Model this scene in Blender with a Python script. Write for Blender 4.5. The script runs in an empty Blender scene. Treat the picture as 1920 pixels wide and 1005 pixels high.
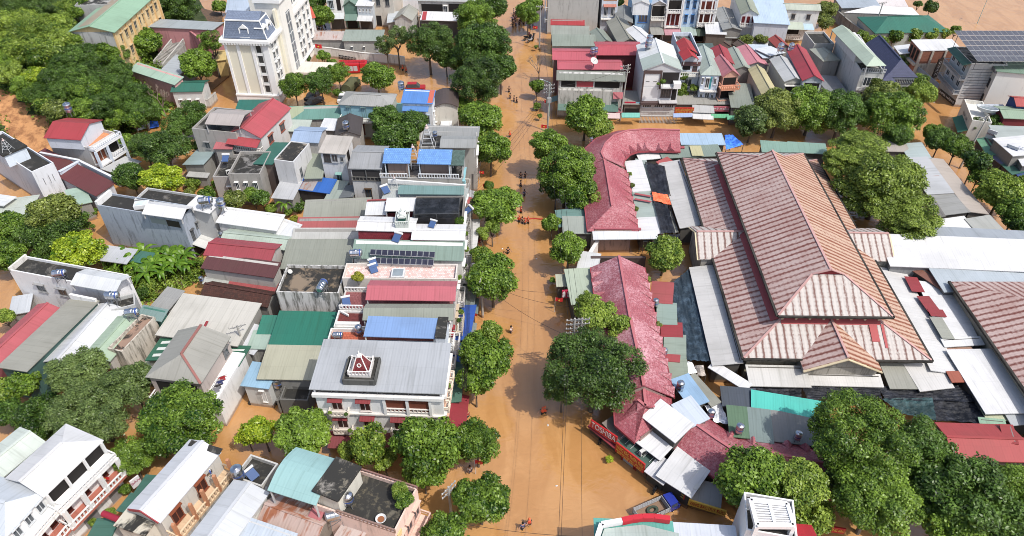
import bpy, math, random
import numpy as np
from mathutils import Vector, Matrix
R = math.radians
random.seed(7)
C = bpy.context.scene.collection
SC = bpy.context.scene

# ---------------------------------------------------------------- camera, sky, sun, exposure
CAM_H, PITCH, FOC = 75.0, R(40.3),1363.0          # metres above the water, degrees below the horizon, focal length for a 1920 px wide frame
cam = bpy.data.cameras.new('camera'); camo = bpy.data.objects.new('camera',cam); C.objects.link(camo)
cam.sensor_width = 36; cam.lens = FOC/1920*36; cam.clip_end = 2000; cam.clip_start = .5
camo.location = (0,0, CAM_H); camo.rotation_euler = (R(90)-PITCH, 0,0); SC.camera = camo

SUN_EL, SUN_AZ = R(56), R(128)                     # azimuth clockwise from +Y: behind the camera and to its right
w = bpy.data.worlds.new('World'); SC.world = w; w.use_nodes = True
nt = w.node_tree; nt.nodes.clear()
sky = nt.nodes.new('ShaderNodeTexSky'); sky.sky_type = 'NISHITA'; sky.sun_disc = False
sky.sun_elevation = SUN_EL; sky.sun_rotation = SUN_AZ; sky.air_density = 1.0; sky.dust_density = 3; sky.ozone_density = .6
bg = nt.nodes.new('ShaderNodeBackground'); bg.inputs[1].default_value = .15
ow = nt.nodes.new('ShaderNodeOutputWorld'); nt.links.new(sky.outputs[0], bg.inputs[0]); nt.links.new(bg.outputs[0], ow.inputs[0])
sl = bpy.data.lights.new('sun','SUN'); sl.energy = 2.9; sl.angle = R(.5); sl.color = (1,.965,.91)
so = bpy.data.objects.new('sun',sl); C.objects.link(so); so.location = (60,-40,120)
so.rotation_euler = Vector((-math.sin(SUN_AZ)*math.cos(SUN_EL),-math.cos(SUN_AZ)*math.cos(SUN_EL),-math.sin(SUN_EL))).to_track_quat('-Z','Y').to_euler()
SC.view_settings.view_transform = 'Standard'; SC.view_settings.look = 'None'; SC.view_settings.gamma = 1
SC.view_settings.exposure = .42
SC.render.engine = 'CYCLES'; SC.cycles.filter_width = .95; SC.cycles.max_bounces = 6; SC.cycles.transparent_max_bounces = 8

# ---------------------------------------------------------------- surveying: a picture point at a known height -> metres
_s, _c = math.sin(PITCH), math.cos(PITCH)
def P(x, y, z=0.0):
    u = (x-960)/FOC; v = -(y-502.5)/FOC
    d = (u, _c+v*_s, -_s+v*_c); t = (z-CAM_H)/d[2]
    return Vector((d[0]*t, d[1]*t, z))
def src(r, x, y):                                  # survey sheet r (1..16, four by four; 0 = the whole) -> picture
    if r == 0: return x, y
    i = r-1
    return (i % 4)*480+x*.25078,(0,251,502,753)[i//4]+y*.25075
def G(r, x, y, z=0.0): return P(*src(r, x, y), z)
def mpp(p): return (p.y*_c+(CAM_H-p.z)*_s)/FOC     # metres per source pixel at p

# ---------------------------------------------------------------- object bookkeeping
def tag(o, label=None, cat=None, group=None, kind=None):
    if label: o['label'] = label
    if cat: o['category'] = cat
    if group: o['group'] = group
    if kind: o['kind'] = kind
    return o
def empty(name, loc=(0,0,0), rz=0, label=None, cat=None, group=None):
    o = bpy.data.objects.new(name, None); C.objects.link(o); o.location = loc; o.rotation_euler.z = rz; o.empty_display_size = .3
    return tag(o, label, cat, group)
LOCAL = set()
def spot(*a, **k):                              # an Empty whose parts are modelled in its own coordinates
    o = empty(*a, **k); LOCAL.add(o.name); return o
KIDS = {}
def adopt(o, parent):
    o.parent = parent
    if parent is not None: KIDS.setdefault(parent.name, []).append(o)
def copy_tree(o, parent=None):
    c = o.copy(); C.objects.link(c); adopt(c, parent)
    for ch in KIDS.get(o.name, []): copy_tree(ch, c)
    return c
def put(proto, first, loc, rz=0, sc=1, label=None, group=None):
    o = proto if first else copy_tree(proto)
    o.location = loc; o.rotation_euler.z = rz
    o.scale = (sc, sc, sc) if not hasattr(sc, '__len__') else sc
    if label: o['label'] = label
    if group: o['group'] = group
    return o
class Stock:                                       # the first use places the original, later uses copy it
    def __init__(s, make): s.make, s.o = make, None
    def put(s, loc, rz=0, sc=1, label=None, group=None):
        first = s.o is None
        if first: s.o = s.make()
        return put(s.o, first, loc, rz, sc, label, group)

class MB:                                          # collects faces, builds ONE mesh object with UVs in metres (u level, v down the slope)
    def __init__(s, mat=None): s.v, s.f, s.mi, s.mats = [], [], [], []; s.cur = 0; s.smooth = False; s.use(mat) if mat else None
    def use(s, m):
        if m not in s.mats: s.mats.append(m)
        s.cur = s.mats.index(m); return s
    def face(s, *p):
        b = len(s.v); s.v += [tuple(q) for q in p]; s.f.append(list(range(b, b+len(p)))); s.mi.append(s.cur); return s
    def prism(s, poly, z0, z1, top=True, bottom=False):
        n = len(poly); zz0 = z0 if hasattr(z0, '__len__') else [z0]*n; zz1 = z1 if hasattr(z1, '__len__') else [z1]*n
        for i in range(n):
            j = (i+1) % n; a, b = poly[i], poly[j]
            s.face((a[0], a[1], zz0[i]),(b[0], b[1], zz0[j]),(b[0], b[1], zz1[j]),(a[0], a[1], zz1[i]))
        if top: s.face(*[(poly[i][0], poly[i][1], zz1[i]) for i in range(n)])
        if bottom: s.face(*[(poly[i][0], poly[i][1], zz0[i]) for i in reversed(range(n))])
        return s
    def box(s, c, size, rz=0, rx=0, ry=0):
        m = Matrix.Translation(c) @ Matrix.Rotation(rz, 4, 'Z') @ Matrix.Rotation(ry, 4, 'Y') @ Matrix.Rotation(rx, 4, 'X')
        x, y, z = size[0]/2, size[1]/2, size[2]/2
        q = [m @ Vector(t) for t in ((-x, -y, -z),(x, -y, -z),(x, y, -z),(-x, y, -z),(-x, -y, z),(x, -y, z),(x, y, z),(-x, y, z))]
        for f in ((3,2,1,0),(4,5,6,7),(0,1,5,4),(1,2,6,5),(2,3,7,6),(3,0,4,7)): s.face(*[q[i] for i in f])
        return s
    def bar(s, a, b, wd, th=None, up=(0,0,1)):    # rectangular bar between two points
        a, b = Vector(a), Vector(b); d = (b-a).normalized(); th = th or wd; up = Vector(up)
        x = d.cross(up)
        if x.length < 1e-4: x = Vector((1,0,0))
        x.normalize(); y = x.cross(d).normalized(); x *= wd/2; y *= th/2
        q = [a-x-y, a+x-y, a+x+y, a-x+y, b-x-y, b+x-y, b+x+y, b-x+y]
        for f in ((3,2,1,0),(4,5,6,7),(0,1,5,4),(1,2,6,5),(2,3,7,6),(3,0,4,7)): s.face(*[q[i] for i in f])
        return s
    def tube(s, a, b, r0, r1=None, n=8, cap=True):
        a, b = Vector(a), Vector(b); r1 = r0 if r1 is None else r1; d = (b-a).normalized()
        x = d.cross(Vector((0,0,1)));
        if x.length < 1e-4: x = Vector((1,0,0))
        x.normalize(); y = d.cross(x)
        A = [a+(x*math.cos(t)+y*math.sin(t))*r0 for t in [2*math.pi*i/n for i in range(n)]]
        B = [b+(x*math.cos(t)+y*math.sin(t))*r1 for t in [2*math.pi*i/n for i in range(n)]]
        for i in range(n): j = (i+1) % n; s.face(A[i], B[i], B[j], A[j])
        if cap: s.face(*A); s.face(*reversed(B))
        return s
    def lathe(s, prof, n=14, m=None):              # profile of (radius, height)
        m = m or Matrix(); rows = []
        for r, z in prof: rows.append([m @ Vector((r*math.cos(2*math.pi*i/n), r*math.sin(2*math.pi*i/n), z)) for i in range(n)])
        for k in range(len(rows)-1):
            for i in range(n):
                j = (i+1) % n; s.face(rows[k][i], rows[k][j], rows[k+1][j], rows[k+1][i])
        return s
    def sheet(s, polys, th=.1):                    # roof sheets with thickness; polys share corners
        cnt = {}
        key = lambda p: (round(p[0], 3), round(p[1], 3), round(p[2], 3))
        for po in polys:
            s.face(*po); s.face(*[(p[0], p[1], p[2]-th) for p in reversed(po)])
            for i in range(len(po)):
                a, b = po[i], po[(i+1) % len(po)]; k = tuple(sorted((key(a), key(b)))); cnt.setdefault(k, []).append((a, b))
        for k, e in cnt.items():
            if len(e) == 1:
                a, b = e[0]; s.face(b, a, (a[0], a[1], a[2]-th),(b[0], b[1], b[2]-th))
        return s
    def build(s, name, parent=None, org=None, merge=False):
        o_ = Vector(org) if org is not None else Vector((0,0,0)) if parent is not None and parent.name in LOCAL else (parent.location.copy() if parent is not None else Vector((0,0,0)))
        me = bpy.data.meshes.new(name)
        V = np.array(s.v, dtype=float)-np.array(o_); me.from_pydata(V.tolist(), [], s.f)
        for m in s.mats: me.materials.append(m)
        me.polygons.foreach_set('material_index',s.mi)
        uv = me.uv_layers.new(name='UVMap'); buf = np.zeros(2*sum(map(len, s.f))); k = 0
        W = np.array(s.v, dtype=float)
        for f in s.f:
            p = W[f]; n = np.zeros(3)
            for i in range(len(f)): n += np.cross(p[i], p[(i+1) % len(f)])
            l = np.linalg.norm(n); n = n/l if l > 1e-12 else np.array([0,0,1.])
            if n[2] < 0: n = -n
            if abs(n[2]) > .999:
                e = p[1]-p[0]; e[2] = 0; ll = np.linalg.norm(e); ax = e/ll if ll > 1e-9 else np.array([1., 0,0])
            else: ax = np.array([-n[1], n[0], 0]); ax /= np.linalg.norm(ax)
            vv = np.cross(n, ax)
            buf[k:k+2*len(f):2] = p@ax; buf[k+1:k+2*len(f):2] = p@vv; k += 2*len(f)
        uv.data.foreach_set('uv',buf)
        if s.smooth: me.polygons.foreach_set('use_smooth',[True]*len(s.f))
        me.update(); o = bpy.data.objects.new(name, me); C.objects.link(o)
        if parent is None: o.location = o_
        adopt(o, parent); return o

# ---------------------------------------------------------------- materials
def lin(c): return tuple((x/255/12.92 if x <= 10 else ((x/255+.055)/1.055)**2.4) for x in c)
def S(c, k=.8): l = lin(c); g = (l[0]+l[1]*2+l[2])/4; return tuple(min(.82,(x*.86+g*.14)*k) for x in l)+(1,)
MATS = {}
class NT:
    def __init__(s, name):
        s.m = bpy.data.materials.new(name); s.m.use_nodes = True; s.t = s.m.node_tree; s.t.nodes.clear()
        s.out = s.n('ShaderNodeOutputMaterial'); s.b = s.n('ShaderNodeBsdfPrincipled'); s.l(s.b.outputs[0], s.out.inputs[0])
        s.b.inputs['Specular IOR Level'].default_value = .3
    def n(s, ty, **k):
        x = s.t.nodes.new(ty)
        for a, v in k.items(): setattr(x, a, v)
        return x
    def l(s, a, b): s.t.links.new(a, b)
    def set(s, sock, v):
        if hasattr(v, 'is_output') or isinstance(v, bpy.types.NodeSocket): s.l(v, sock)
        else: sock.default_value = v
    def math(s, op, a, b=0.0, c=None):
        x = s.n('ShaderNodeMath',operation=op); s.set(x.inputs[0], a); s.set(x.inputs[1], b)
        if c is not None: s.set(x.inputs[2], c)
        return x.outputs[0]
    def mix(s, f, a, b, mode='MIX'):
        x = s.n('ShaderNodeMix',data_type='RGBA',blend_type=mode, clamp_factor=True); s.set(x.inputs[0], f); s.set(x.inputs[6], a); s.set(x.inputs[7], b); return x.outputs[2]
    def ramp(s, v, a, b):                          # smooth 0..1 between a and b
        x = s.n('ShaderNodeMapRange',interpolation_type='SMOOTHSTEP'); s.set(x.inputs[0], v); x.inputs[1].default_value = a; x.inputs[2].default_value = b; return x.outputs[0]
    def vec(s, v, sx, sy, sz=1.0):
        x = s.n('ShaderNodeMapping'); s.l(v, x.inputs[0]); x.inputs[3].default_value = (sx, sy, sz); return x.outputs[0]
    def noise(s, v, scale, detail=3, rough=.55, dist=0.0):
        x = s.n('ShaderNodeTexNoise'); s.l(v, x.inputs['Vector']); x.inputs['Scale'].default_value = scale; x.inputs['Detail'].default_value = detail
        x.inputs['Roughness'].default_value = rough; x.inputs['Distortion'].default_value = dist; return x.outputs[0]
    def pos(s): return s.n('ShaderNodeNewGeometry').outputs['Position']
    def uv(s): return s.n('ShaderNodeUVMap').outputs[0]
    def bump(s, h, st=.4, d=.05):
        x = s.n('ShaderNodeBump'); x.inputs['Strength'].default_value = st; x.inputs['Distance'].default_value = d; s.l(h, x.inputs['Height']); s.l(x.outputs[0], s.b.inputs['Normal'])
    def base(s, c, rough=.6): s.set(s.b.inputs['Base Color'], c); s.set(s.b.inputs['Roughness'], rough); return s.m
def cached(f):
    def g(*a, **k):
        key = (f.__name__, a, tuple(sorted(k.items())))
        if key not in MATS: MATS[key] = f(*a, **k)
        return MATS[key]
    return g
BLACK = (.03,.028,.025,1); RUST = (.21,.07,.033,1)
@cached
def metal(c, rust=0.0, dirt=.4, seam=1.05, k=.69, lap=0.0):   # painted profiled sheet: sheets of uneven fading, seams, grime running down the slope, rust
    t = NT('profiled_sheet'); uv = t.uv(); sp = t.n('ShaderNodeSeparateXYZ'); t.l(uv, sp.inputs[0]); u, v = sp.outputs[0], sp.outputs[1]
    su = t.math('DIVIDE',u, seam); cell = t.n('ShaderNodeCombineXYZ'); t.l(t.math('FLOOR',su), cell.inputs[0]); t.l(t.math('FLOOR',t.math('DIVIDE',v, 5.2)), cell.inputs[1])
    wn = t.n('ShaderNodeTexWhiteNoise',noise_dimensions='2D'); t.l(cell.outputs[0], wn.inputs['Vector'])
    base = tuple(min(.6, x) for x in S(c, k)); col = t.mix(t.math('MULTIPLY',wn.outputs[0], .13), base, (base[0]*.55, base[1]*.55, base[2]*.55,1))
    pos = t.pos(); big = t.noise(pos, .16,4,.6)
    col = t.mix(t.math('MULTIPLY',t.ramp(big, .42,.75), dirt), col, (base[0]*.5+.03, base[1]*.5+.03, base[2]*.5+.02,1))
    fr = t.math('FRACT',su); sm = t.math('ADD',t.ramp(fr, .06,.0), t.ramp(fr, .94,1.0))
    col = t.mix(t.math('MULTIPLY',sm, .13), col, (base[0]*.35, base[1]*.35, base[2]*.35,1))
    fv = t.math('FRACT',t.math('DIVIDE',v, 2.6)); col = t.mix(t.math('MULTIPLY',t.ramp(fv, .025,.0),.22), col, (base[0]*.4, base[1]*.4, base[2]*.4,1))
    st = t.noise(t.vec(uv, 2.3,.12),1.0,3,.6)
    col = t.mix(t.math('MULTIPLY',t.ramp(st, .5,.78), dirt), col, (base[0]*.4+.01, base[1]*.4+.01, base[2]*.38,1))
    if rust > 0:
        rn = t.math('ADD',t.math('MULTIPLY',t.noise(t.vec(uv, 1.6,.22),1.0,4,.65),.6), t.math('MULTIPLY',t.noise(pos, .35,3,.6),.5))
        rm = t.ramp(rn, .78-.4*rust, .9-.4*rust); col = t.mix(rm, col, t.mix(t.noise(pos, 2.0,3), RUST, (.31,.13,.07,1)))
    rib = t.math('SINE',t.math('MULTIPLY',u, 2*math.pi/.35)); t.bump(rib, .1,.03)
    return t.base(col, .5)
@cached
def plain(c, dirt=.3, k=.8, rough=.8, streak=1.0):  # rendered or painted masonry: patches, black mould streaking down
    t = NT('painted_render'); uv = t.uv(); pos = t.pos(); base = S(c, k)
    col = t.mix(t.math('MULTIPLY',t.ramp(t.noise(pos, .5,4,.6),.4,.7),.3*min(1, dirt+.3)), base, (base[0]*.7, base[1]*.7, base[2]*.68,1))
    n = t.noise(t.vec(uv, 1.6,.2),1.0,5,.7); col = t.mix(t.math('MULTIPLY',t.ramp(n, .56-.16*dirt, .72-.1*dirt), min(1, dirt*1.25)*streak), col, (base[0]*.22, base[1]*.22, base[2]*.2,1))
    n2 = t.noise(pos, 1.7,5,.7); col = t.mix(t.math('MULTIPLY',t.ramp(n2,.55,.8), dirt*.6), col, (base[0]*.35, base[1]*.34, base[2]*.3,1))
    mz = t.ramp(t.math('ADD',sepv3(t, pos), t.math('MULTIPLY',n2,.6)),1.0,.55); col = t.mix(t.math('MULTIPLY',mz, .75), col, (.26,.14,.06,1))
    t.bump(n2,.25,.03); return t.base(col, rough)
@cached
def slab(c=(120,116,108), wet=.5):               # weathered concrete roof: black algae, pale worn patches
    t = NT('weathered_concrete'); pos = t.pos(); base = S(c)
    a = t.noise(pos, .33,6,.68,.6); b = t.noise(pos, 1.1,5,.7)
    col = t.mix(t.ramp(a, .53-.25*wet, .63-.22*wet), base, (.028,.027,.024,1)); col = t.mix(t.math('MULTIPLY',t.ramp(b, .55,.68),.6), col, (base[0]*1.1, base[1]*1.05, base[2]*.9,1))
    t.bump(b, .3,.03); return t.base(col, .75)
@cached
def paint(c, rough=.4, k=.8, metallic=0.0):
    t = NT('paint'); p = t.pos(); b = S(c, k); t.b.inputs['Metallic'].default_value = metallic
    return t.base(t.mix(t.math('MULTIPLY',t.noise(p, 3.0,3),.25), b, (b[0]*.6, b[1]*.6, b[2]*.6,1)), rough)
@cached
def tiles(c1, c2, w=.3, h=.25, moss=.0, k=.8, mossc=(205,150,150), rough=.6):
    t = NT('roof_tiles'); uv = t.uv(); br = t.n('ShaderNodeTexBrick'); t.l(uv, br.inputs['Vector']); br.inputs['Scale'].default_value = 1
    br.inputs['Brick Width'].default_value = w; br.inputs['Row Height'].default_value = h; br.inputs['Mortar Size'].default_value = .02; br.inputs['Mortar Smooth'].default_value = .3
    a, b = S(c1, k), S(c2, k); br.inputs['Color1'].default_value = a; br.inputs['Color2'].default_value = b; br.inputs['Mortar'].default_value = (a[0]*.45, a[1]*.45, a[2]*.45,1)
    col = br.outputs[0]; pos = t.pos()
    if moss > 0:
        n = t.noise(pos, 3.2,6,.8); n2 = t.noise(pos, .2,3)
        col = t.mix(t.math('MULTIPLY',t.ramp(t.math('ADD',n, t.math('MULTIPLY',n2,.5)),.68,.95), moss), col, S(mossc, k))
        col = t.mix(t.math('MULTIPLY',t.ramp(t.noise(pos, 4.5,4,.7),.54,.7),.5), col, (a[0]*.35, a[1]*.4, a[2]*.35,1))
    fv = t.math('FRACT',t.math('DIVIDE',sepv(t, uv), h)); t.bump(fv, .35,.04); return t.base(col, rough)
def sepv3(t, p): x = t.n('ShaderNodeSeparateXYZ'); t.l(p, x.inputs[0]); return x.outputs[2]   # height: a silt line above the water
def sepv(t, uv): x = t.n('ShaderNodeSeparateXYZ'); t.l(uv, x.inputs[0]); return x.outputs[1]
@cached
def rusty_hall(base, stripe, w=1.02, amt=.8, fade=.5, lo=.24, dash=.5):   # pressed sheets whose laps have rusted: a rust stripe runs down the slope at every lap
    t = NT('rust_striped_sheet'); uv = t.uv(); sp = t.n('ShaderNodeSeparateXYZ'); t.l(uv, sp.inputs[0]); u, v = sp.outputs[0], sp.outputs[1]
    pos = t.pos(); wob = t.math('MULTIPLY',t.math('SUBTRACT',t.noise(t.vec(uv, 1,.5),1.2,2),.5),.35)
    su = t.math('DIVIDE',t.math('ADD',u, wob), w); fr = t.math('FRACT',su)
    tri = t.math('ABSOLUTE',t.math('SUBTRACT',fr, .5)); lapm = t.ramp(tri, lo, .47)
    cell = t.n('ShaderNodeCombineXYZ'); t.l(t.math('FLOOR',su), cell.inputs[0]); wn = t.n('ShaderNodeTexWhiteNoise',noise_dimensions='2D'); t.l(cell.outputs[0], wn.inputs['Vector'])
    br = t.noise(t.vec(uv, 3.5,1.6),1.5,5,.8); area = t.noise(pos, .09,2)
    m = t.math('MULTIPLY',lapm, t.ramp(t.math('ADD',t.math('ADD',br, t.math('MULTIPLY',wn.outputs[0], .3)), t.math('MULTIPLY',area, .35)),.52,.88))
    b = S(base, .58); s2 = S(stripe, .5)
    fv = t.math('FRACT',t.math('DIVIDE',v, 1.9)); row = t.ramp(t.math('ABSOLUTE',t.math('SUBTRACT',fv, .5)),.3,.5)
    b0 = t.mix(t.math('MULTIPLY',t.ramp(t.noise(pos, .3,4,.65),.4,.7), fade), b, S((204,158,146),.58))
    col = t.mix(t.math('MULTIPLY',m, amt), b0, t.mix(br, s2,(s2[0]*.55, s2[1]*.5, s2[2]*.5,1)))
    col = t.mix(t.math('MULTIPLY',t.math('MULTIPLY',row, t.ramp(br, .45,.65)),.3*amt), col, s2)
    ds = t.math('MULTIPLY',t.ramp(t.math('SINE',t.math('MULTIPLY',v, 2*math.pi/.62)),-.3,.7), t.math('MULTIPLY',t.ramp(tri, .05,.4), t.ramp(br, .4,.6)))
    col = t.mix(t.math('MULTIPLY',ds, dash), col, (s2[0]*.75, s2[1]*.7, s2[2]*.7,1))
    t.bump(t.math('SINE',t.math('MULTIPLY',u, 2*math.pi/.5)),.25,.04); return t.base(col, .7)
@cached
def glass(c=(.03,.035,.04)):
    t = NT('window_glass'); t.b.inputs['Specular IOR Level'].default_value = .6; p = t.pos()
    return t.base(t.mix(t.noise(p, .7,2), c+(1,),(c[0]*2.5, c[1]*2.5, c[2]*2.5,1)),.12)
@cached
def steel():
    t = NT('stainless_steel'); t.b.inputs['Metallic'].default_value = 1.0
    return t.base(t.mix(t.noise(t.pos(),4.0,2),(.62,.63,.65,1),(.45,.46,.48,1)),.28)
@cached
def pvcell(c=(38,40,58)):
    t = NT('solar_cells'); uv = t.uv(); br = t.n('ShaderNodeTexBrick',offset=0.0); t.l(uv, br.inputs['Vector']); br.inputs['Scale'].default_value = 1
    br.inputs['Brick Width'].default_value = .5; br.inputs['Row Height'].default_value = .5; br.inputs['Mortar Size'].default_value = .02
    a = S(c, .9); br.inputs['Color1'].default_value = a; br.inputs['Color2'].default_value = (a[0]*1.3, a[1]*1.3, a[2]*1.3,1); br.inputs['Mortar'].default_value = (a[0]*1.5, a[1]*1.5, a[2]*1.5,1)
    return t.base(br.outputs[0], .38)
@cached
def net(c=(20,22,26), open_=.25, sc=1.2):            # shade cloth
    t = NT('shade_cloth'); p = t.pos(); b = S(c, 1); tr = t.n('ShaderNodeBsdfTransparent'); mx = t.n('ShaderNodeMixShader')
    col = t.mix(t.ramp(t.noise(p, .7,5,.7),.42,.7), b, (b[0]*2.4+.012, b[1]*2.4+.012, b[2]*2.4+.014,1)); t.base(col, .55)
    t.bump(t.noise(p, sc, 5,.65,1.2),.9,.25)
    mx.inputs[0].default_value = open_; t.l(t.b.outputs[0], mx.inputs[1]); t.l(tr.outputs[0], mx.inputs[2]); t.l(mx.outputs[0], t.out.inputs[0]); return t.m
@cached
def leaf(c1, c2, tr=.3):
    t = NT('leaves'); at = t.n('ShaderNodeAttribute',attribute_name='tone'); oi = t.n('ShaderNodeObjectInfo')
    a, b = lin(c1)+(1,), lin(c2)+(1,); f = t.math('ADD',at.outputs['Fac'], t.math('MULTIPLY',t.math('SUBTRACT',oi.outputs['Random'], .5),.3))
    col = t.mix(f, a, b); t.base(col, .4); t.b.inputs['Specular IOR Level'].default_value = .42
    tl = t.n('ShaderNodeBsdfTranslucent'); t.l(t.mix(.5, col, (.1,.16,.01,1)), tl.inputs[0]); mx = t.n('ShaderNodeMixShader'); mx.inputs[0].default_value = tr
    t.l(t.b.outputs[0], mx.inputs[1]); t.l(tl.outputs[0], mx.inputs[2]); t.l(mx.outputs[0], t.out.inputs[0]); return t.m
@cached
def bark(): t = NT('bark'); return t.base(t.mix(t.noise(t.vec(t.pos(),3,3,.6),1.5,5,.7),(.06,.045,.03,1),(.17,.14,.11,1)),.9)
@cached
def muddy():
    t = NT('muddy_flood_water'); p = t.pos()
    fl = t.noise(t.vec(p, .22,.07),1.0,4,.6,1.5); big = t.noise(p, .02,3)
    c = t.mix(t.ramp(fl, .38,.62),(.42,.218,.080,1),(.49,.268,.108,1)); c = t.mix(t.math('MULTIPLY',t.ramp(big, .4,.65),.5), c, (.37,.18,.062,1))
    t.base(c, .13); t.b.inputs['Specular IOR Level'].default_value = 1.0
    h = t.math('ADD',t.noise(t.vec(p, .7,1.2),.9,2,.45,.8), t.math('MULTIPLY',t.noise(t.vec(p, .3,.5),1.0,3,.5,1.5),1.5)); t.bump(h, .38,.12); return t.m
@cached
def soil(c1=(196,140,84), c2=(150,100,60)):
    t = NT('bare_earth'); p = t.pos(); n = t.noise(t.vec(p, .5,.5,.12),1.0,6,.7); t.bump(t.noise(p, .8,6,.7),.8,.4)
    return t.base(t.mix(t.ramp(n, .4,.65), S(c1,.95), S(c2,.9)),.95)
@cached
def verge():
    t = NT('undergrowth_floor'); p = t.pos(); n = t.noise(p, .4,6,.7); t.bump(n, .8,.4)
    return t.base(t.mix(t.ramp(n, .35,.7),(.02,.035,.01,1),(.06,.075,.025,1)),.95)
WHITE = (243,243,240); DK = (40,38,36)
# ---------------------------------------------------------------- builders: houses
def as_mat(c, f, **k): return c if isinstance(c, bpy.types.Material) else f(tuple(c), **k)
def rectify(q):
    q = [Vector((p[0], p[1])) for p in q]; c = sum(q, Vector((0,0)))/4
    u = (q[1]-q[0])+(q[2]-q[3]); lu = ((q[1]-q[0]).length+(q[2]-q[3]).length)/2; lv = ((q[3]-q[0]).length+(q[2]-q[1]).length)/2
    v = (q[3]-q[0])+(q[2]-q[1]); u.normalize(); v.normalize()
    a = math.atan2(u.y, u.x); b = math.atan2(v.y, v.x)+math.pi/2; d = (b-a+math.pi) % (2*math.pi)-math.pi; a += d*lv/(lu+lv)
    u = Vector((math.cos(a), math.sin(a))); v = Vector((u.y, -u.x))
    return [c-u*lu/2-v*lv/2, c+u*lu/2-v*lv/2, c+u*lu/2+v*lv/2, c-u*lu/2+v*lv/2]
def lerp(a, b, t): return a+(b-a)*t
def grow(q, d):                                     # rectangle A,B,C,D grown by d
    u = (q[1]-q[0]).normalized()*d; v = (q[3]-q[0]).normalized()*d
    return [q[0]-u-v, q[1]+u-v, q[2]+u+v, q[3]-u+v]
def v3(p, z): return Vector((p[0], p[1], z))
def roof_polys(q, z, kind, rise, over):
    e = grow(q, over); L = (q[1]-q[0]).length; D = (q[3]-q[0]).length; A, B, Cc, Dd = [v3(p, z) for p in e]; gab = []
    if kind in ('gu','gv','hu','hv','hf','hb'):
        ax = 'u' if kind in ('gu','hu') else 'v'
        if ax == 'u':
            m1, m2 = (A+Dd)/2,(B+Cc)/2; ins = min(D*.5, L*.35) if kind == 'hu' else 0
            d = (m2-m1).normalized(); m1 = m1+d*ins; m2 = m2-d*ins; m1.z = m2.z = z+rise
            polys = [[Dd, Cc, m2, m1], [B, A, m1, m2]]
            if kind == 'hu': polys += [[A, Dd, m1], [Cc, B, m2]]
            else: gab = [(q[0], q[3]),(q[2], q[1])]
            ridge = (m1, m2)
        else:
            m1, m2 = (A+B)/2,(Dd+Cc)/2; ins = min(L*.5, D*.4); d = (m2-m1).normalized()
            if kind in ('hv','hb'): m1 = m1+d*ins
            if kind in ('hv','hf'): m2 = m2-d*ins
            m1.z = m2.z = z+rise
            polys = [[A, Dd, m2, m1], [Cc, B, m1, m2]]
            if kind in ('hv','hb'): polys.append([B, A, m1])
            else: gab.append((q[1], q[0]))
            if kind in ('hv','hf'): polys.append([Dd, Cc, m2])
            else: gab.append((q[3], q[2]))
            ridge = (m1, m2)
        return polys, gab, ridge
    if kind[0] == 's':
        zz = {'sf': (rise, rise, 0,0), 'sb': (0,0, rise, rise), 'sl': (0, rise, rise, 0), 'sr': (rise, 0,0, rise)}[kind]
        return [[v3(e[3], z+zz[3]), v3(e[2], z+zz[2]), v3(e[1], z+zz[1]), v3(e[0], z+zz[0])]], [], None
    if kind in ('au','av'):
        polys = []; n = 8
        for i in range(n):
            t0, t1 = i/n, (i+1)/n; h0, h1 = rise*math.sin(math.pi*t0), rise*math.sin(math.pi*t1)
            if kind == 'au': polys.append([v3(lerp(e[3], e[0], t0), z+h0), v3(lerp(e[2], e[1], t0), z+h0), v3(lerp(e[2], e[1], t1), z+h1), v3(lerp(e[3], e[0], t1), z+h1)])
            else: polys.append([v3(lerp(e[0], e[1], t0), z+h0), v3(lerp(e[3], e[2], t0), z+h0), v3(lerp(e[3], e[2], t1), z+h1), v3(lerp(e[0], e[1], t1), z+h1)])
        return polys, [(q[0], q[3]),(q[2], q[1])] if kind == 'au' else [(q[1], q[0]),(q[3], q[2])], None
FACE = {'f': (3,2), 'r': (2,1), 'b': (1,0), 'l': (0,3)}
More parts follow.
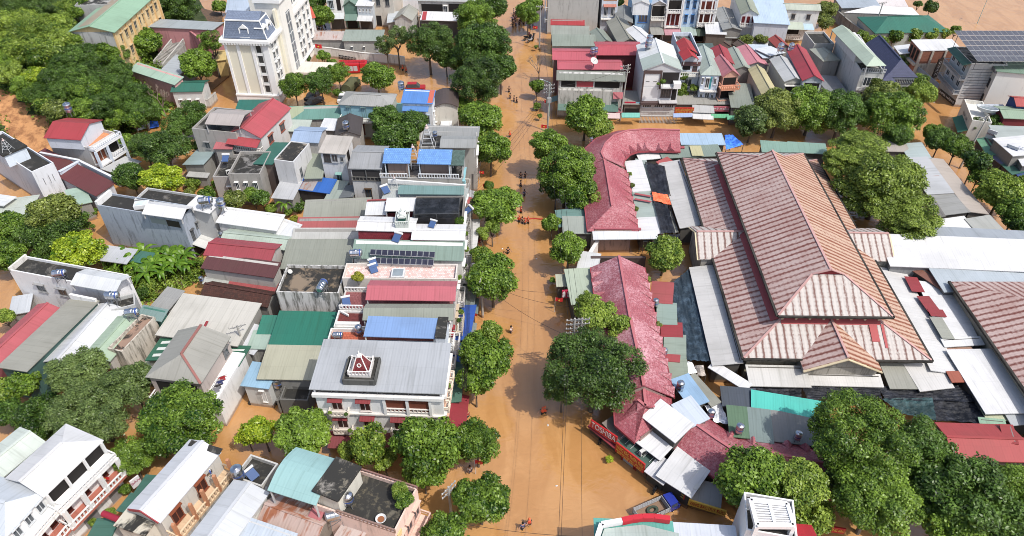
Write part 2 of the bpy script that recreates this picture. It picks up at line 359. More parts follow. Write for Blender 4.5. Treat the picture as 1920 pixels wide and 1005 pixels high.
class House:
    def __init__(s, name, label, r, pts, z, roof='flat',rc=(170,170,165), wc=(225,225,220), rise=1.0, z0=0.0, over=.3, cat='house',group=None, rect=True, base=None, wall=True, par=.55, cap=True, th=.12, quad=None):
        zz = {'sf': (1,1,0,0), 'sb': (0,0,1,1), 'sl': (0,1,1,0), 'sr': (1,0,0,1)}.get(roof, (0,)*4)
        if quad: q = [Vector(p) for p in quad]
        elif base:                                  # pts: foot of the front wall, left and right; base = depth
            d, c = G(r, pts[0], pts[1], z0).xy, G(r, pts[2], pts[3], z0).xy; u = (c-d).normalized(); n = Vector((-u.y, u.x)); q = [d+n*base, c+n*base, c, d]
        else: q = [G(r, pts[2*i], pts[2*i+1], z+zz[i]*rise).xy for i in range(4)]
        if rect and not base and not quad: q = rectify(q)
        s.q, s.z, s.z0 = q, z, z0; c = (q[0]+q[1]+q[2]+q[3])/4
        s.root = empty(name, (c.x, c.y, z0),0, label, cat, group); s.kind, s.rise = roof, rise
        s.wm = as_mat(wc, plain)
        if roof != 'flat': s.rm = as_mat(rc, metal)
        if wall:
            m = MB(s.wm); zt = z+par if roof == 'flat' else z
            tops = [z+zz[i]*rise-.05 for i in range(4)] if roof[0] == 's' else [zt]*4
            m.prism([q[3], q[2], q[1], q[0]], z0-.3, [tops[3], tops[2], tops[1], tops[0]], top=(roof != 'flat'))
            if roof == 'flat':                      # parapet: inner faces and coping
                i_ = grow(q, -.18); oq = [q[3], q[2], q[1], q[0]]; iq = [i_[3], i_[2], i_[1], i_[0]]
                for k in range(4):
                    j = (k+1) % 4; m.face(v3(oq[k], zt), v3(oq[j], zt), v3(iq[j], zt), v3(iq[k], zt)); m.face(v3(iq[k], zt), v3(iq[j], zt), v3(iq[j], z), v3(iq[k], z))
        if roof == 'flat':
            s.rm = as_mat(rc, slab); f = MB(s.rm); i_ = grow(q, -.17); f.face(*[v3(p, z+.01) for p in (i_[3], i_[2], i_[1], i_[0])]); f.build('roof',s.root)
        else:
            polys, gab, ridge = roof_polys(q, z, roof, rise, over)
            if wall:
                for a, b in gab:
                    if roof in ('au','av'): m.face(*([v3(lerp(a, b, t), z-.06+rise*.93*math.sin(math.pi*t)) for t in [i/8 for i in range(9)]]))
                    else: m.face(v3(a, z-.06), v3(b, z-.06), v3((a+b)/2, z+rise*.95-.06))
            f = MB(s.rm).sheet(polys, th); s.roof = f.build('roof',s.root)
            if cap and ridge:
                k = MB(s.rm); a, b = ridge; k.bar(a+Vector((0,0,.03)), b+Vector((0,0,.03)),.34,.07); k.build('ridge_cap',s.roof, org=s.root.location)
        if wall: s.wall = m.build('wall',s.root)
    def pt(s, face, t, z, out=0.0):                 # point on a face: t along it, height z, standing out
        a, b = FACE[face]; a, b = s.q[a], s.q[b]; d = (b-a).normalized(); n = Vector((d.y, -d.x)); p = lerp(a, b, t)+n*out; return Vector((p.x, p.y, z))
    def length(s, face): a, b = FACE[face]; return (s.q[b]-s.q[a]).length
    def dirs(s, face): a, b = FACE[face]; d = (s.q[b]-s.q[a]).normalized(); return Vector((d.x, d.y, 0)), Vector((d.y, -d.x, 0))
    def block(s, name, face, t0, t1, z0, z1, out0, out1, mat, parent=None):   # a box on a face
        m = MB(mat); a, b = s.pt(face, t0, z0, out0), s.pt(face, t1, z0, out0); c, d = s.pt(face, t1, z0, out1), s.pt(face, t0, z0, out1)
        m.prism([d.xy, c.xy, b.xy, a.xy], z0, z1, True, True); return m.build(name, parent or s.root, org=s.root.location)
    def win(s, face, t0, t1, z0, z1, fc=WHITE, pane=None, mull=2, ledge=True, name='window',sill=True):
        fm = as_mat(fc, paint); L = s.length(face); d, n = s.dirs(face); m = MB(fm); wd = (t1-t0)*L; fw = min(.11, wd*.1)
        o = lambda t, z, out: s.pt(face, t0+t*(t1-t0), z, out)
        for a, b in ((0, fw/wd),(1-fw/wd, 1)): m.prism([o(a, 0,.07).xy, o(b, 0,.07).xy, o(b, 0,-.02).xy, o(a, 0,-.02).xy], z0, z1, True, True)
        m.prism([o(0,0,.06).xy, o(1,0,.06).xy, o(1,0,-.02).xy, o(0,0,-.02).xy], z1-fw, z1+.02, True, True)
        m.prism([o(0,0,.06).xy, o(1,0,.06).xy, o(1,0,-.02).xy, o(0,0,-.02).xy], z0-.02, z0+fw, True, True)
        for k in range(1, mull):
            t = k/mull; h = fw/wd*.4; m.prism([o(t-h, 0,.05).xy, o(t+h, 0,.05).xy, o(t+h, 0,-.02).xy, o(t-h, 0,-.02).xy], z0, z1, False)
        if ledge: m.prism([o(-.08,0,.4).xy, o(1.08,0,.4).xy, o(1.08,0,-.02).xy, o(-.08,0,-.02).xy], z1+.1, z1+.2, True, True)
        if sill: m.prism([o(-.05,0,.16).xy, o(1.05,0,.16).xy, o(1.05,0,-.02).xy, o(-.05,0,-.02).xy], z0-.12, z0-.03, True, True)
        f = m.build(name, s.root); g = MB(pane or glass()); g.face(o(0.02, z0,.025), o(.98, z0,.025), o(.98, z1,.025), o(.02, z1,.025)); gl = g.build('pane' if name == 'window' else 'panel',f, org=s.root.location)
        return f
    def grid(s, face, n, floors, fill=.5, t0=.06, t1=.94, **k):
        for z0, z1 in floors:
            for i in range(n):
                a = t0+(t1-t0)*(i+.5-fill/2)/n; b = t0+(t1-t0)*(i+.5+fill/2)/n; s.win(face, a, b, z0, z1, **k)
    def opening(s, face, t0, t1, z0, z1, mat=None): m = MB(mat or paint((38,34,32),.8)); m.face(s.pt(face, t0, z0,.02), s.pt(face, t1, z0,.02), s.pt(face, t1, z1,.02), s.pt(face, t0, z1,.02)); return m.build('shopfront',s.root)  # flat panel over the wall; its dark default paints the unlit depth behind
    def slabs(s, face, z, out=.9, t0=0, t1=1, th=.18, c=(225,222,215)): return s.block('balcony_slab',face, t0, t1, z-th, z, 0.0, out, as_mat(c, plain))
    def rail(s, face, z, out=.85, t0=0, t1=1, h=.85, c=(238,236,228), n=None, name='balustrade',sides=True):
        m = MB(as_mat(c, paint)); L = s.length(face)*(t1-t0); n = n or max(3, int(L/.42))
        m.bar(s.pt(face, t0, z+h, out), s.pt(face, t1, z+h, out),.16,.12); m.bar(s.pt(face, t0, z+.08, out), s.pt(face, t1, z+.08, out),.14,.1)
        for i in range(n+1): p = s.pt(face, t0+(t1-t0)*i/n, z, out); m.bar(p, p+Vector((0,0, h)),.13)
        if sides and out > .3:
            for t in (t0, t1): m.bar(s.pt(face, t, z+h, 0.02), s.pt(face, t, z+h, out),.14,.12); m.bar(s.pt(face, t, z+h*.5,0.02), s.pt(face, t, z+h*.5, out),.06)
        return m.build(name, s.root)
    def awning(s, face, z, depth, drop=.5, t0=0, t1=1, c=(60,120,105), th=.07, posts=False, **k):
        m = MB(as_mat(c, metal, **k)); a, b = s.pt(face, t0, z, .02), s.pt(face, t1, z, .02); c_, d = s.pt(face, t1, z-drop, depth), s.pt(face, t0, z-drop, depth); m.sheet([[d, c_, b, a]], th)
        if posts:
            for p in (c_, d): m.bar(v3(p, s.z0-.2), p, .09)
        return m.build('awning',s.root)
    def post(s, face, t, z0, z1, r=.18, out=0.0, c=WHITE): m = MB(as_mat(c, paint)); m.bar(s.pt(face, t, z0, out), s.pt(face, t, z1, out), r*2); return m.build('pillar',s.root)
    def band(s, z, h=.25, out=.12, c=WHITE, faces='fr',name='cornice'):
        for f in faces: e = out/s.length(f); s.block(name, f, -e if f in 'f' else 0,1+e if f in 'f' else 1, z, z+h, -.02, out, as_mat(c, plain))
    def at(s, t, q, z): a = lerp(s.q[3], s.q[2], t); b = lerp(s.q[0], s.q[1], t); p = lerp(a, b, q); return Vector((p.x, p.y, z))   # point over the plan: t left-right, q front-back
def house(*a, **k): return House(*a, **k)
def roofshed(label, r, pts, z, roof, rc, rise=.6, wc=(150,148,142), name='shed',cat='shed', **k): return House(name, label, r, pts, z, roof, rc, wc, rise, cat=cat, **k)
def patchsheet(*a, **k): return roofshed(*a, name='roof_sheet',cat='roof sheet',wall=False, th=.04, over=0, **k)
def named(n, c): return lambda *a, **k: roofshed(*a, name=n, cat=c, **k)
rowhouse, rearhall, rearhouse, shop, lowhouse, longhouse = [named(n, c) for n, c in (('row_house','house'),('rear_hall','house'),('rear_house','house'),('market_shop','shop'),('low_house','house'),('long_house','house'))]
def sub_block(h, name, r, pts, z0, z1, wc, rc=None, roof=None, rise=.6, over=.2):   # a smaller storey standing on a house: parts of that house
    q = rectify([G(r, pts[2*i], pts[2*i+1], z1).xy for i in range(4)]); m = MB(as_mat(wc, plain)); m.prism([q[3], q[2], q[1], q[0]], z0, z1); w_ = m.build(name, h.root)
    if roof:
        polys, gab, ridge = roof_polys(q, z1, roof, rise, over)
        for a, b in gab:
            g = MB(as_mat(wc, plain)); g.face(v3(a, z1), v3(b, z1), v3((a+b)/2, z1+rise*.95)); g.build('gable',w_, org=h.root.location)
        MB(as_mat(rc, metal)).sheet(polys, .1).build('roof',w_, org=h.root.location)
    return q, w_
def canopy(h, r, pts, z, roof, rc, rise=.5, posts=True, name='canopy',zp=None, pc=(200,200,200), over=.05):  # roof on posts that belongs to house h
    zz = {'sf': (1,1,0,0), 'sb': (0,0,1,1), 'sl': (0,1,1,0), 'sr': (1,0,0,1)}.get(roof, (0,)*4)
    q = rectify([G(r, pts[2*i], pts[2*i+1], z+zz[i]*rise).xy for i in range(4)]); polys, gab, ridge = roof_polys(q, z, roof, rise, over)
    o = MB(as_mat(rc, metal)).sheet(polys, .1).build(name, h.root)
    if posts:
        for i in range(4): p = grow(q, -.15)[i]; m = MB(as_mat(pc, paint)); m.bar(v3(p, zp if zp is not None else h.z0), v3(p, z+zz[i]*rise-.08),.16); m.build('post',o, org=h.root.location)
    return q, o
# ---------------------------------------------------------------- builders: writing
_font = None
def lettering(parent, text, p0, p1, h, size, mat, out=.03, up=Vector((0,0,1)), ext=.01, name='lettering',fill=.92):
    cu = bpy.data.curves.new(name, 'FONT'); cu.body = text; cu.align_x = 'CENTER'; cu.align_y = 'CENTER'; cu.size = size; cu.extrude = ext; cu.materials.append(mat)
    t = bpy.data.objects.new(name, cu); C.objects.link(t); me = bpy.data.meshes.new_from_object(t.evaluated_get(bpy.context.evaluated_depsgraph_get())); bpy.data.objects.remove(t)
    o = bpy.data.objects.new(name, me); C.objects.link(o); x = (p1-p0).normalized(); n = x.cross(up).normalized(); c = (p0+p1)/2+up*h+n*out
    if not me.materials: me.materials.append(mat)
    M = Matrix((x, up, n)).transposed().to_4x4(); M.translation = c-parent.location; xs = [v.co.x for v in me.vertices] or [0,1]
    M = M @ Matrix.Diagonal((min(1.6, max(.45,(p1-p0).length*fill/max(.01, max(xs)-min(xs)))),1,1,1)); adopt(o, parent); o.matrix_local = M; return o
def signboard(label, p0, p1, h, bgc, lines, group=None, thick=.18, frame=None, tilt=0):   # p0,p1: lower corners; lines: (text, height 0..1, size, colour)
    c = (p0+p1)/2; root = empty('sign_board',c, 0, label, 'sign',group); x = (p1-p0).normalized(); n = x.cross(Vector((0,0,1)))
    m = MB(paint(bgc, .45)); q = [p0, p1, p1-n*thick, p0-n*thick]; m.prism([a.xy for a in q], p0.z, p0.z+h, True, True); m.build('board',root)
    if frame:
        f = MB(paint(frame, .5)); 
        for a, b in ((p0, p1),(p0+Vector((0,0, h)), p1+Vector((0,0, h))),(p0, p0+Vector((0,0, h))),(p1, p1+Vector((0,0, h)))): f.bar(a+n*.03, b+n*.03,.12)
        f.build('frame',root)
    for tx, t, size, col in lines: lettering(root, tx, p0, p1, h*t, size, paint(col, .5))
    return root
# ---------------------------------------------------------------- builders: plants
def crown_mesh(name, n, lumps, lr, flat, ls, seed, low=-.8, layered=False, asp=.6, cone=0, holes=0):
    g = np.random.default_rng(seed); d = g.normal(size=(lumps*4,3)); d /= np.linalg.norm(d, axis=1)[:, None]; d = d[d[:, 2] > low][:lumps]; k = len(d)
    rad = lr*g.uniform(.6,1.35, k); c = d*((1-rad*.8)*g.uniform(.62,1.08, k))[:, None]
    c[:, :2] *= 1+g.normal(size=(k, 1))*.06; c[:, 2] *= flat
    if cone: t = (c[:, 2]/flat+1)/2; c[:, :2] *= (1-cone*t)[:, None]
    if layered: c[:, 2] = np.round(c[:, 2]*4.5)/4.5+g.normal(size=k)*.03
    off = g.normal(size=(5,3))*.16; off[:, 2] *= .6; c = c*.9+off[g.integers(0,5, k)]*np.array([1,1,.7]); m_ = np.linalg.norm(c*np.array([1,1,1/flat]), axis=1)+rad*.8; c = c/np.maximum(1, m_)[:, None]; wts = rad**2; wts /= wts.sum(); i = g.choice(k, n, p=wts)
    e = g.normal(size=(n, 3)); e /= np.linalg.norm(e, axis=1)[:, None]; out = c[i]/(np.linalg.norm(c[i], axis=1)[:, None]+1e-6)
    e = e+out*.55+np.array([0,0,.35]); e /= np.linalg.norm(e, axis=1)[:, None]
    sc = np.array([1,1,.38 if layered else .82]); p = c[i]+e*sc*(rad[i]*np.minimum(1.45,.95*g.uniform(.15,1, n)**.5+np.abs(g.normal(size=n))*.13))[:, None]
    h_ = g.random(n) < .1; core = g.normal(size=(n, 3)); core *= (.72*g.random(n)**.4/np.linalg.norm(core, axis=1))[:, None]; core[:, 2] *= flat; p = np.where(h_[:, None], core, p)
    nn = e*.75+np.array([0,0,.45])+g.normal(size=(n, 3))*.5; nn /= np.linalg.norm(nn, axis=1)[:, None]
    t = np.cross(nn, g.normal(size=(n, 3))); t /= np.linalg.norm(t, axis=1)[:, None]; b = np.cross(nn, t)
    s_ = ls*g.uniform(.6,1.35, n)[:, None]; dro = nn*s_*.25
    V = np.stack([p-t*s_, p+b*s_*asp-dro*0, p+t*s_-dro, p-b*s_*asp], 1).reshape(-1,3)
    me = bpy.data.meshes.new(name); me.vertices.add(4*n); me.vertices.foreach_set('co',V.astype(np.float32).ravel()); me.loops.add(4*n); me.loops.foreach_set('vertex_index',np.arange(4*n, dtype=np.int32))
    me.polygons.add(n); me.polygons.foreach_set('loop_start',np.arange(0,4*n, 4, dtype=np.int32)); me.polygons.foreach_set('loop_total',np.full(n, 4, dtype=np.int32))
    lt = g.uniform(0,1, k); tone = np.clip(lt[i]*.45+g.uniform(0,1, n)**1.3*.6,0,1)
    a = me.attributes.new('tone','FLOAT','FACE'); a.data.foreach_set('value',tone.astype(np.float32)); me.update(); me.validate(); return me
CROWNS = {}
def crown_proto(style, R_, seed):
    cls = 'L' if R_ > 4.6 else 'M' if R_ > 2.6 else 'S'; key = (style, cls, seed)
    if key in CROWNS: return CROWNS[key]
    Rn = {'L': 6.5, 'M': 3.8, 'S': 1.8}[cls]; N = {'L': 36000, 'M': 17000, 'S': 6000}[cls]; sd = (ord(style[0])*31+ord(cls)*7+seed*101)
    K = {'broad': dict(lumps={'L': 110, 'M': 60, 'S': 26}[cls], lr={'L': .22, 'M': .28, 'S': .38}[cls], flat=.84, ls=.2/Rn if cls != 'S' else .15/Rn, asp=.62),
         'fine': dict(lumps={'L': 110, 'M': 60, 'S': 24}[cls], lr={'L': .2, 'M': .27, 'S': .38}[cls], flat=.8, ls=.17/Rn if cls != 'S' else .13/Rn, asp=.5),
         'layer': dict(lumps={'L': 120, 'M': 60, 'S': 30}[cls], lr={'L': .22, 'M': .28, 'S': .35}[cls], flat=.7, ls=.18/Rn, asp=.55, layered=True),
         'airy': dict(lumps={'L': 60, 'M': 26, 'S': 12}[cls], lr={'L': .2, 'M': .28, 'S': .36}[cls], flat=.95, ls=.17/Rn if cls != 'S' else .13/Rn, asp=.5),
         'cone': dict(lumps={'L': 80, 'M': 50, 'S': 24}[cls], lr={'L': .22, 'M': .3, 'S': .36}[cls], flat=1.3, ls=.17/Rn if cls != 'S' else .13/Rn, asp=.55, cone=.55, low=-.9)}[style]
    if style == 'airy': N = int(N*.55)
    if style == 'layer': N = int(N*1.15)
    CROWNS[key] = crown_mesh('crown',N, seed=sd, **K); return CROWNS[key]
LEAF = {'dark': ((16,46,10),(109,141,59)), 'mid': ((26,62,12),(139,169,63)), 'bright': ((42,78,16),(163,184,77)), 'lime': ((72,110,10),(200,215,66)),
        'olive': ((44,64,18),(152,164,81)), 'deep': ((18,44,12),(111,141,63)), 'yellow': ((84,98,20),(187,184,66)), 'grey': ((34,58,22),(130,151,85)), 'rain': ((40,68,14),(158,178,78))}
TRUNKS = {}
def trunk_mesh(seed):
    if seed in TRUNKS: return TRUNKS[seed]
    g = random.Random(seed); m = MB(bark()); top = Vector((g.uniform(-.04,.04), g.uniform(-.04,.04),.62)); m.tube((0,0,0), top*.5,.06,.045,8, False); m.tube(top*.5, top, .045,.035,8, False)
    for k in range(6):
        a = k*1.05+g.uniform(-.3,.3); e = Vector((math.cos(a)*g.uniform(.3,.5), math.sin(a)*g.uniform(.3,.5), g.uniform(.8,1.05))); s_ = top*g.uniform(.75,1); mid = (s_+e)/2+Vector((0,0,-.05)); m.tube(s_, mid, .028,.02,6, False); m.tube(mid, e, .02,.008,6, False)
    o = m.build('trunk'); me = o.data; bpy.data.objects.remove(o); TRUNKS[seed] = me; return me
NT_ = [0]
def tree(r, x, y, rp, label, kind='mid',style='broad',zc=None, zg=0.0, fl=None, name='broadleaf_tree',cat='tree',group=None, trunk=True, wide=1.0):
    NT_[0] += 1; i = NT_[0]; px, py = src(r, x, y); rp = rp*(.25078 if r else 1)
    p = P(px, py, zg+5); Rr = rp*mpp(p); z = zc if zc is not None else zg+max(1.0, Rr*.76)+(.6 if trunk and Rr > 1.6 else .2); p = P(px, py, z); Rr = rp*mpp(p)
    root = empty(name, (p.x, p.y, zg),0, label, cat, group); f = fl or 1.0
    o = bpy.data.objects.new('crown',crown_proto(style, Rr, i % 3)); C.objects.link(o); o.location = (0,0, z-zg); o.scale = (Rr*.99*wide, Rr*.99, Rr*f*.99); o.rotation_euler.z = i*2.4
    if not o.data.materials: o.data.materials.append(None)
    o.material_slots[0].link = 'OBJECT'; o.material_slots[0].material = leaf(*LEAF[kind]); adopt(o, root)
    t = bpy.data.objects.new('trunk',trunk_mesh(i % 4)); C.objects.link(t); h = max(.6, z-zg); t.location = (0,0,-.15); w_ = max(Rr, h*.5)*1.0; t.scale = (w_, w_, h*1.05); t.rotation_euler.z = i; adopt(t, root)
    return root
def bush(r, x, y, rp, label, kind='mid',style='broad',zc=None, zg=0.0, **k): return tree(r, x, y, rp, label, kind, style, zc, zg, name='shrub',cat='shrub',trunk=False, **k)
def trees(lst):
    for t in lst: tree(*t[:5], **(t[5] if len(t) > 5 else {}))
def banana_proto():
    root = empty('banana_plant',label='banana plant',cat='plant'); m = MB(leaf((52,92,14),(124,160,50),.35)); g = random.Random(3)
    for k in range(9):
        a = k*2*math.pi/9+g.uniform(-.25,.25); L = g.uniform(1.7,2.5); up = g.uniform(.5,1.3); prev = None
        for i in range(7):
            t = i/6; rr = L*t; z = 2.1+up*math.sin(t*2.3)*1.1-t*t*.9; wd = .36*math.sin(math.pi*(.12+.83*t)); c = Vector((math.cos(a)*rr, math.sin(a)*rr, z)); sd = Vector((-math.sin(a), math.cos(a),0))*wd
            cur = (c-sd+Vector((0,0,-.1)), c, c+sd+Vector((0,0,-.1)))
            if prev: m.face(prev[0], cur[0], cur[1], prev[1]); m.face(prev[1], cur[1], cur[2], prev[2])
            prev = cur
    o = m.build('leaves',root); at = o.data.attributes.new('tone','FLOAT','FACE'); at.data.foreach_set('value',[random.uniform(.1,.9) for _ in o.data.polygons])
    s_ = MB(bark()); s_.tube((0,0,0),(0,0,2.2),.14,.09); s_.build('stem',root); return root
def leaf_scatter(name, pts, n, spread, size, kind, label, zf, seed=1):   # uncountable undergrowth: one object
    g = np.random.default_rng(seed); poly = [p.xy for p in pts]; xs = [p.x for p in poly]; ys = [p.y for p in poly]
    def inside(x, y):
        c = False; j = len(poly)-1
        for i in range(len(poly)):
            a, b = poly[i], poly[j]
            if (a.y > y) != (b.y > y) and x < (b.x-a.x)*(y-a.y)/(b.y-a.y)+a.x: c = not c
            j = i
        return c
    ctr = []
    while len(ctr) < n:
        x, y = g.uniform(min(xs), max(xs)), g.uniform(min(ys), max(ys))
        if inside(x, y) and not inpoly(SLIDE, x, y): ctr.append((x, y, zf(x, y)))
    c = np.array(ctr); m = 26; N = n*m; i = np.repeat(np.arange(n), m); hh = np.repeat(g.uniform(.3,1.2, n), m)
    p = c[i]+np.stack([g.normal(size=N)*spread, g.normal(size=N)*spread, np.abs(g.normal(size=N))*hh*.7], 1)
    nn = np.array([0,0,.8])+g.normal(size=(N, 3))*.6; nn /= np.linalg.norm(nn, axis=1)[:, None]; t = np.cross(nn, g.normal(size=(N, 3))); t /= np.linalg.norm(t, axis=1)[:, None]; b = np.cross(nn, t); s_ = size*g.uniform(.6,1.4, N)[:, None]
    V = np.stack([p-t*s_, p+b*s_*.6, p+t*s_, p-b*s_*.6], 1).reshape(-1,3); me = bpy.data.meshes.new(name); me.from_pydata(V.tolist(), [], np.arange(4*N).reshape(-1,4).tolist())
    a = me.attributes.new('tone','FLOAT','FACE'); a.data.foreach_set('value',np.clip(np.repeat(g.uniform(0,1, n), m)*.6+g.uniform(0,.4, N),0,1).astype(np.float32)); me.materials.append(leaf(*LEAF[kind]))
    o = bpy.data.objects.new(name, me); C.objects.link(o); return tag(o, label, 'undergrowth',kind='stuff')
# ---------------------------------------------------------------- builders: small things
def mk_tank_flat():                                  # horizontal stainless tank on a welded stand
    r = empty('water_tank',label='water tank',cat='water tank'); m = MB(steel()); M = Matrix.Translation((0,0,1.35)) @ Matrix.Rotation(R(90),4, 'Y')
    m.lathe([(0,-.95),(.28,-.93),(.46,-.8),(.5,-.72),(.48,-.4),(.5,-.36),(.5,0),(.48,.04),(.5,.08),(.5,.4),(.48,.44),(.5,.72),(.46,.8),(.28,.93),(0,.95)], 16, M); m.smooth = True; m.build('body',r)
    b = MB(paint((60,90,170),.4)); M2 = Matrix.Translation((0,0,1.35)) @ Matrix.Rotation(R(90),4, 'Y'); b.lathe([(.505,.5),(.505,.66)], 16, M2); b.build('painted_band',r)
    s = MB(paint((120,120,122),.5))
    for x in (-.55,.55):
        for y in (-.42,.42): s.bar((x, y*1.15,-.1),(x, y, .95),.06)
        s.bar((x, -.45,.93),(x, .45,.93),.07); s.bar((x, -.48,.4),(x, .48,.4),.05)
    for y in (-.42,.42): s.bar((-.55, y, .93),(.55, y, .93),.06); s.bar((-.55, y*1.1,.2),(.55, y, .85),.04)
    s.build('stand',r); l = MB(steel()); l.tube((0,0,1.8),(0,0,1.95),.16,.16,10); l.build('lid',r); return r
def mk_tank_up():                                    # upright stainless tank
    r = empty('water_tank',label='water tank',cat='water tank'); m = MB(steel())
    m.lathe([(.0,.5),(.42,.5),(.5,.56),(.5,.85),(.485,.88),(.5,.91),(.5,1.2),(.485,1.23),(.5,1.26),(.5,1.55),(.44,1.68),(.2,1.78),(0,1.8)], 16); m.smooth = True; m.build('body',r)
    l = MB(steel()); l.tube((0,0,1.78),(0,0,1.86),.17,.17,10); l.build('lid',r); s = MB(paint((110,112,116),.5))
    for k in range(4): a = k*math.pi/2+.7; s.bar((.5*math.cos(a),.5*math.sin(a),-.1),(.4*math.cos(a),.4*math.sin(a),.52),.06)
    s.build('stand',r); b = MB(paint((70,100,180),.4)); b.lathe([(.505,1.0),(.505,1.12)], 16); b.build('painted_band',r); return r
def mk_heater():                                     # solar water heater: tilted collector, round tank on its top edge
    r = empty('solar_water_heater',label='solar water heater',cat='water heater'); m = MB(paint((70,100,150),.2)); m.sheet([[(-.9,-1.0,.35),(.9,-1.0,.35),(.9,.7,1.25),(-.9,.7,1.25)]], .1); m.build('collector',r)
    t = MB(paint((232,232,230),.35)); M = Matrix.Translation((0,.95,1.45)) @ Matrix.Rotation(R(90),4, 'Y'); t.lathe([(0,-1.1),(.24,-1.08),(.28,-1.0),(.28,1.0),(.24,1.08),(0,1.1)], 12, M); t.build('storage_tank',r)
    s = MB(paint((130,130,132),.5))
    for x in (-.8,.8): s.bar((x, .95,-.1),(x, .95,1.2),.06); s.bar((x, -.95,-.1),(x, -.95,.3),.06); s.bar((x, -.95,.1),(x, .95,.2),.05)
    s.build('stand',r); return r
def mk_dish():
    r = empty('satellite_dish',label='dish',cat='satellite dish'); m = MB(paint((205,205,200),.5)); M = Matrix.Translation((0,0,1.0)) @ Matrix.Rotation(R(35),4, 'X'); m.lathe([(0,.0),(.3,.04),(.55,.14),(.7,.25),(.68,.26),(.3,.08),(0,.03)], 16, M); m.build('reflector',r)
    s = MB(paint((90,90,92),.5)); s.bar((0,0,-.1),(0,0,1.0),.08); s.bar(M @ Vector((0,0,.02)), M @ Vector((0,0,.7)),.04); s.build('mast',r); return r
def mk_ac():
    r = empty('air_conditioner',label='ac',cat='air conditioner'); m = MB(paint((214,214,208),.5)); m.box((0,0,.35),(.85,.32,.6)); m.build('casing',r); f = MB(paint((50,50,52),.5)); f.tube((-.12,-.165,.35),(-.12,-.175,.35),.24,.24,12); f.build('fan_grille',r); return r
def mk_mast():                                       # open lattice pyramid frame on a roof
    r = empty('lattice_frame',label='frame',cat='roof frame'); m = MB(paint((200,203,205),.5)); t = (0,0,3.2)
    q = [(-1,-1,0),(1,-1,0),(1,1,0),(-1,1,0)]
    for i in range(4):
        m.bar(q[i], (q[i][0]*.22, q[i][1]*.22,3.0),.08)
        for k in (0,.3,.55,.78,1): s_ = 1-.78*k; j = (i+1) % 4; m.bar((q[i][0]*s_, q[i][1]*s_, 3*k),(q[j][0]*s_, q[j][1]*s_, 3*k),.06)
    m.build('frame',r); c = MB(paint((215,190,185),.5)); c.lathe([(.25,3.0),(.3,3.1),(.12,3.3),(.16,3.45),(0,3.7)], 10); c.build('finial',r); return r
def skin(name, pts, edges, rad, mats, parent, sub=1, root=0):
    me = bpy.data.meshes.new(name); me.from_pydata(pts, edges, []); o = bpy.data.objects.new(name, me); C.objects.link(o)
    md = o.modifiers.new('s','SKIN'); sv = me.skin_vertices[0].data
    for i, r in enumerate(rad): sv[i].radius = (r, r) if not hasattr(r, '__len__') else r; sv[i].use_root = (i == root)
    md.use_smooth_shade = True; o.modifiers.new('u','SUBSURF').levels = sub
    dg = bpy.context.evaluated_depsgraph_get(); ne = bpy.data.meshes.new_from_object(o.evaluated_get(dg)); bpy.data.objects.remove(o)
    ne.materials.clear(); ne.materials.append(mats); ne.polygons.foreach_set('use_smooth',[True]*len(ne.polygons)); o = bpy.data.objects.new(name, ne); C.objects.link(o); adopt(o, parent); return o
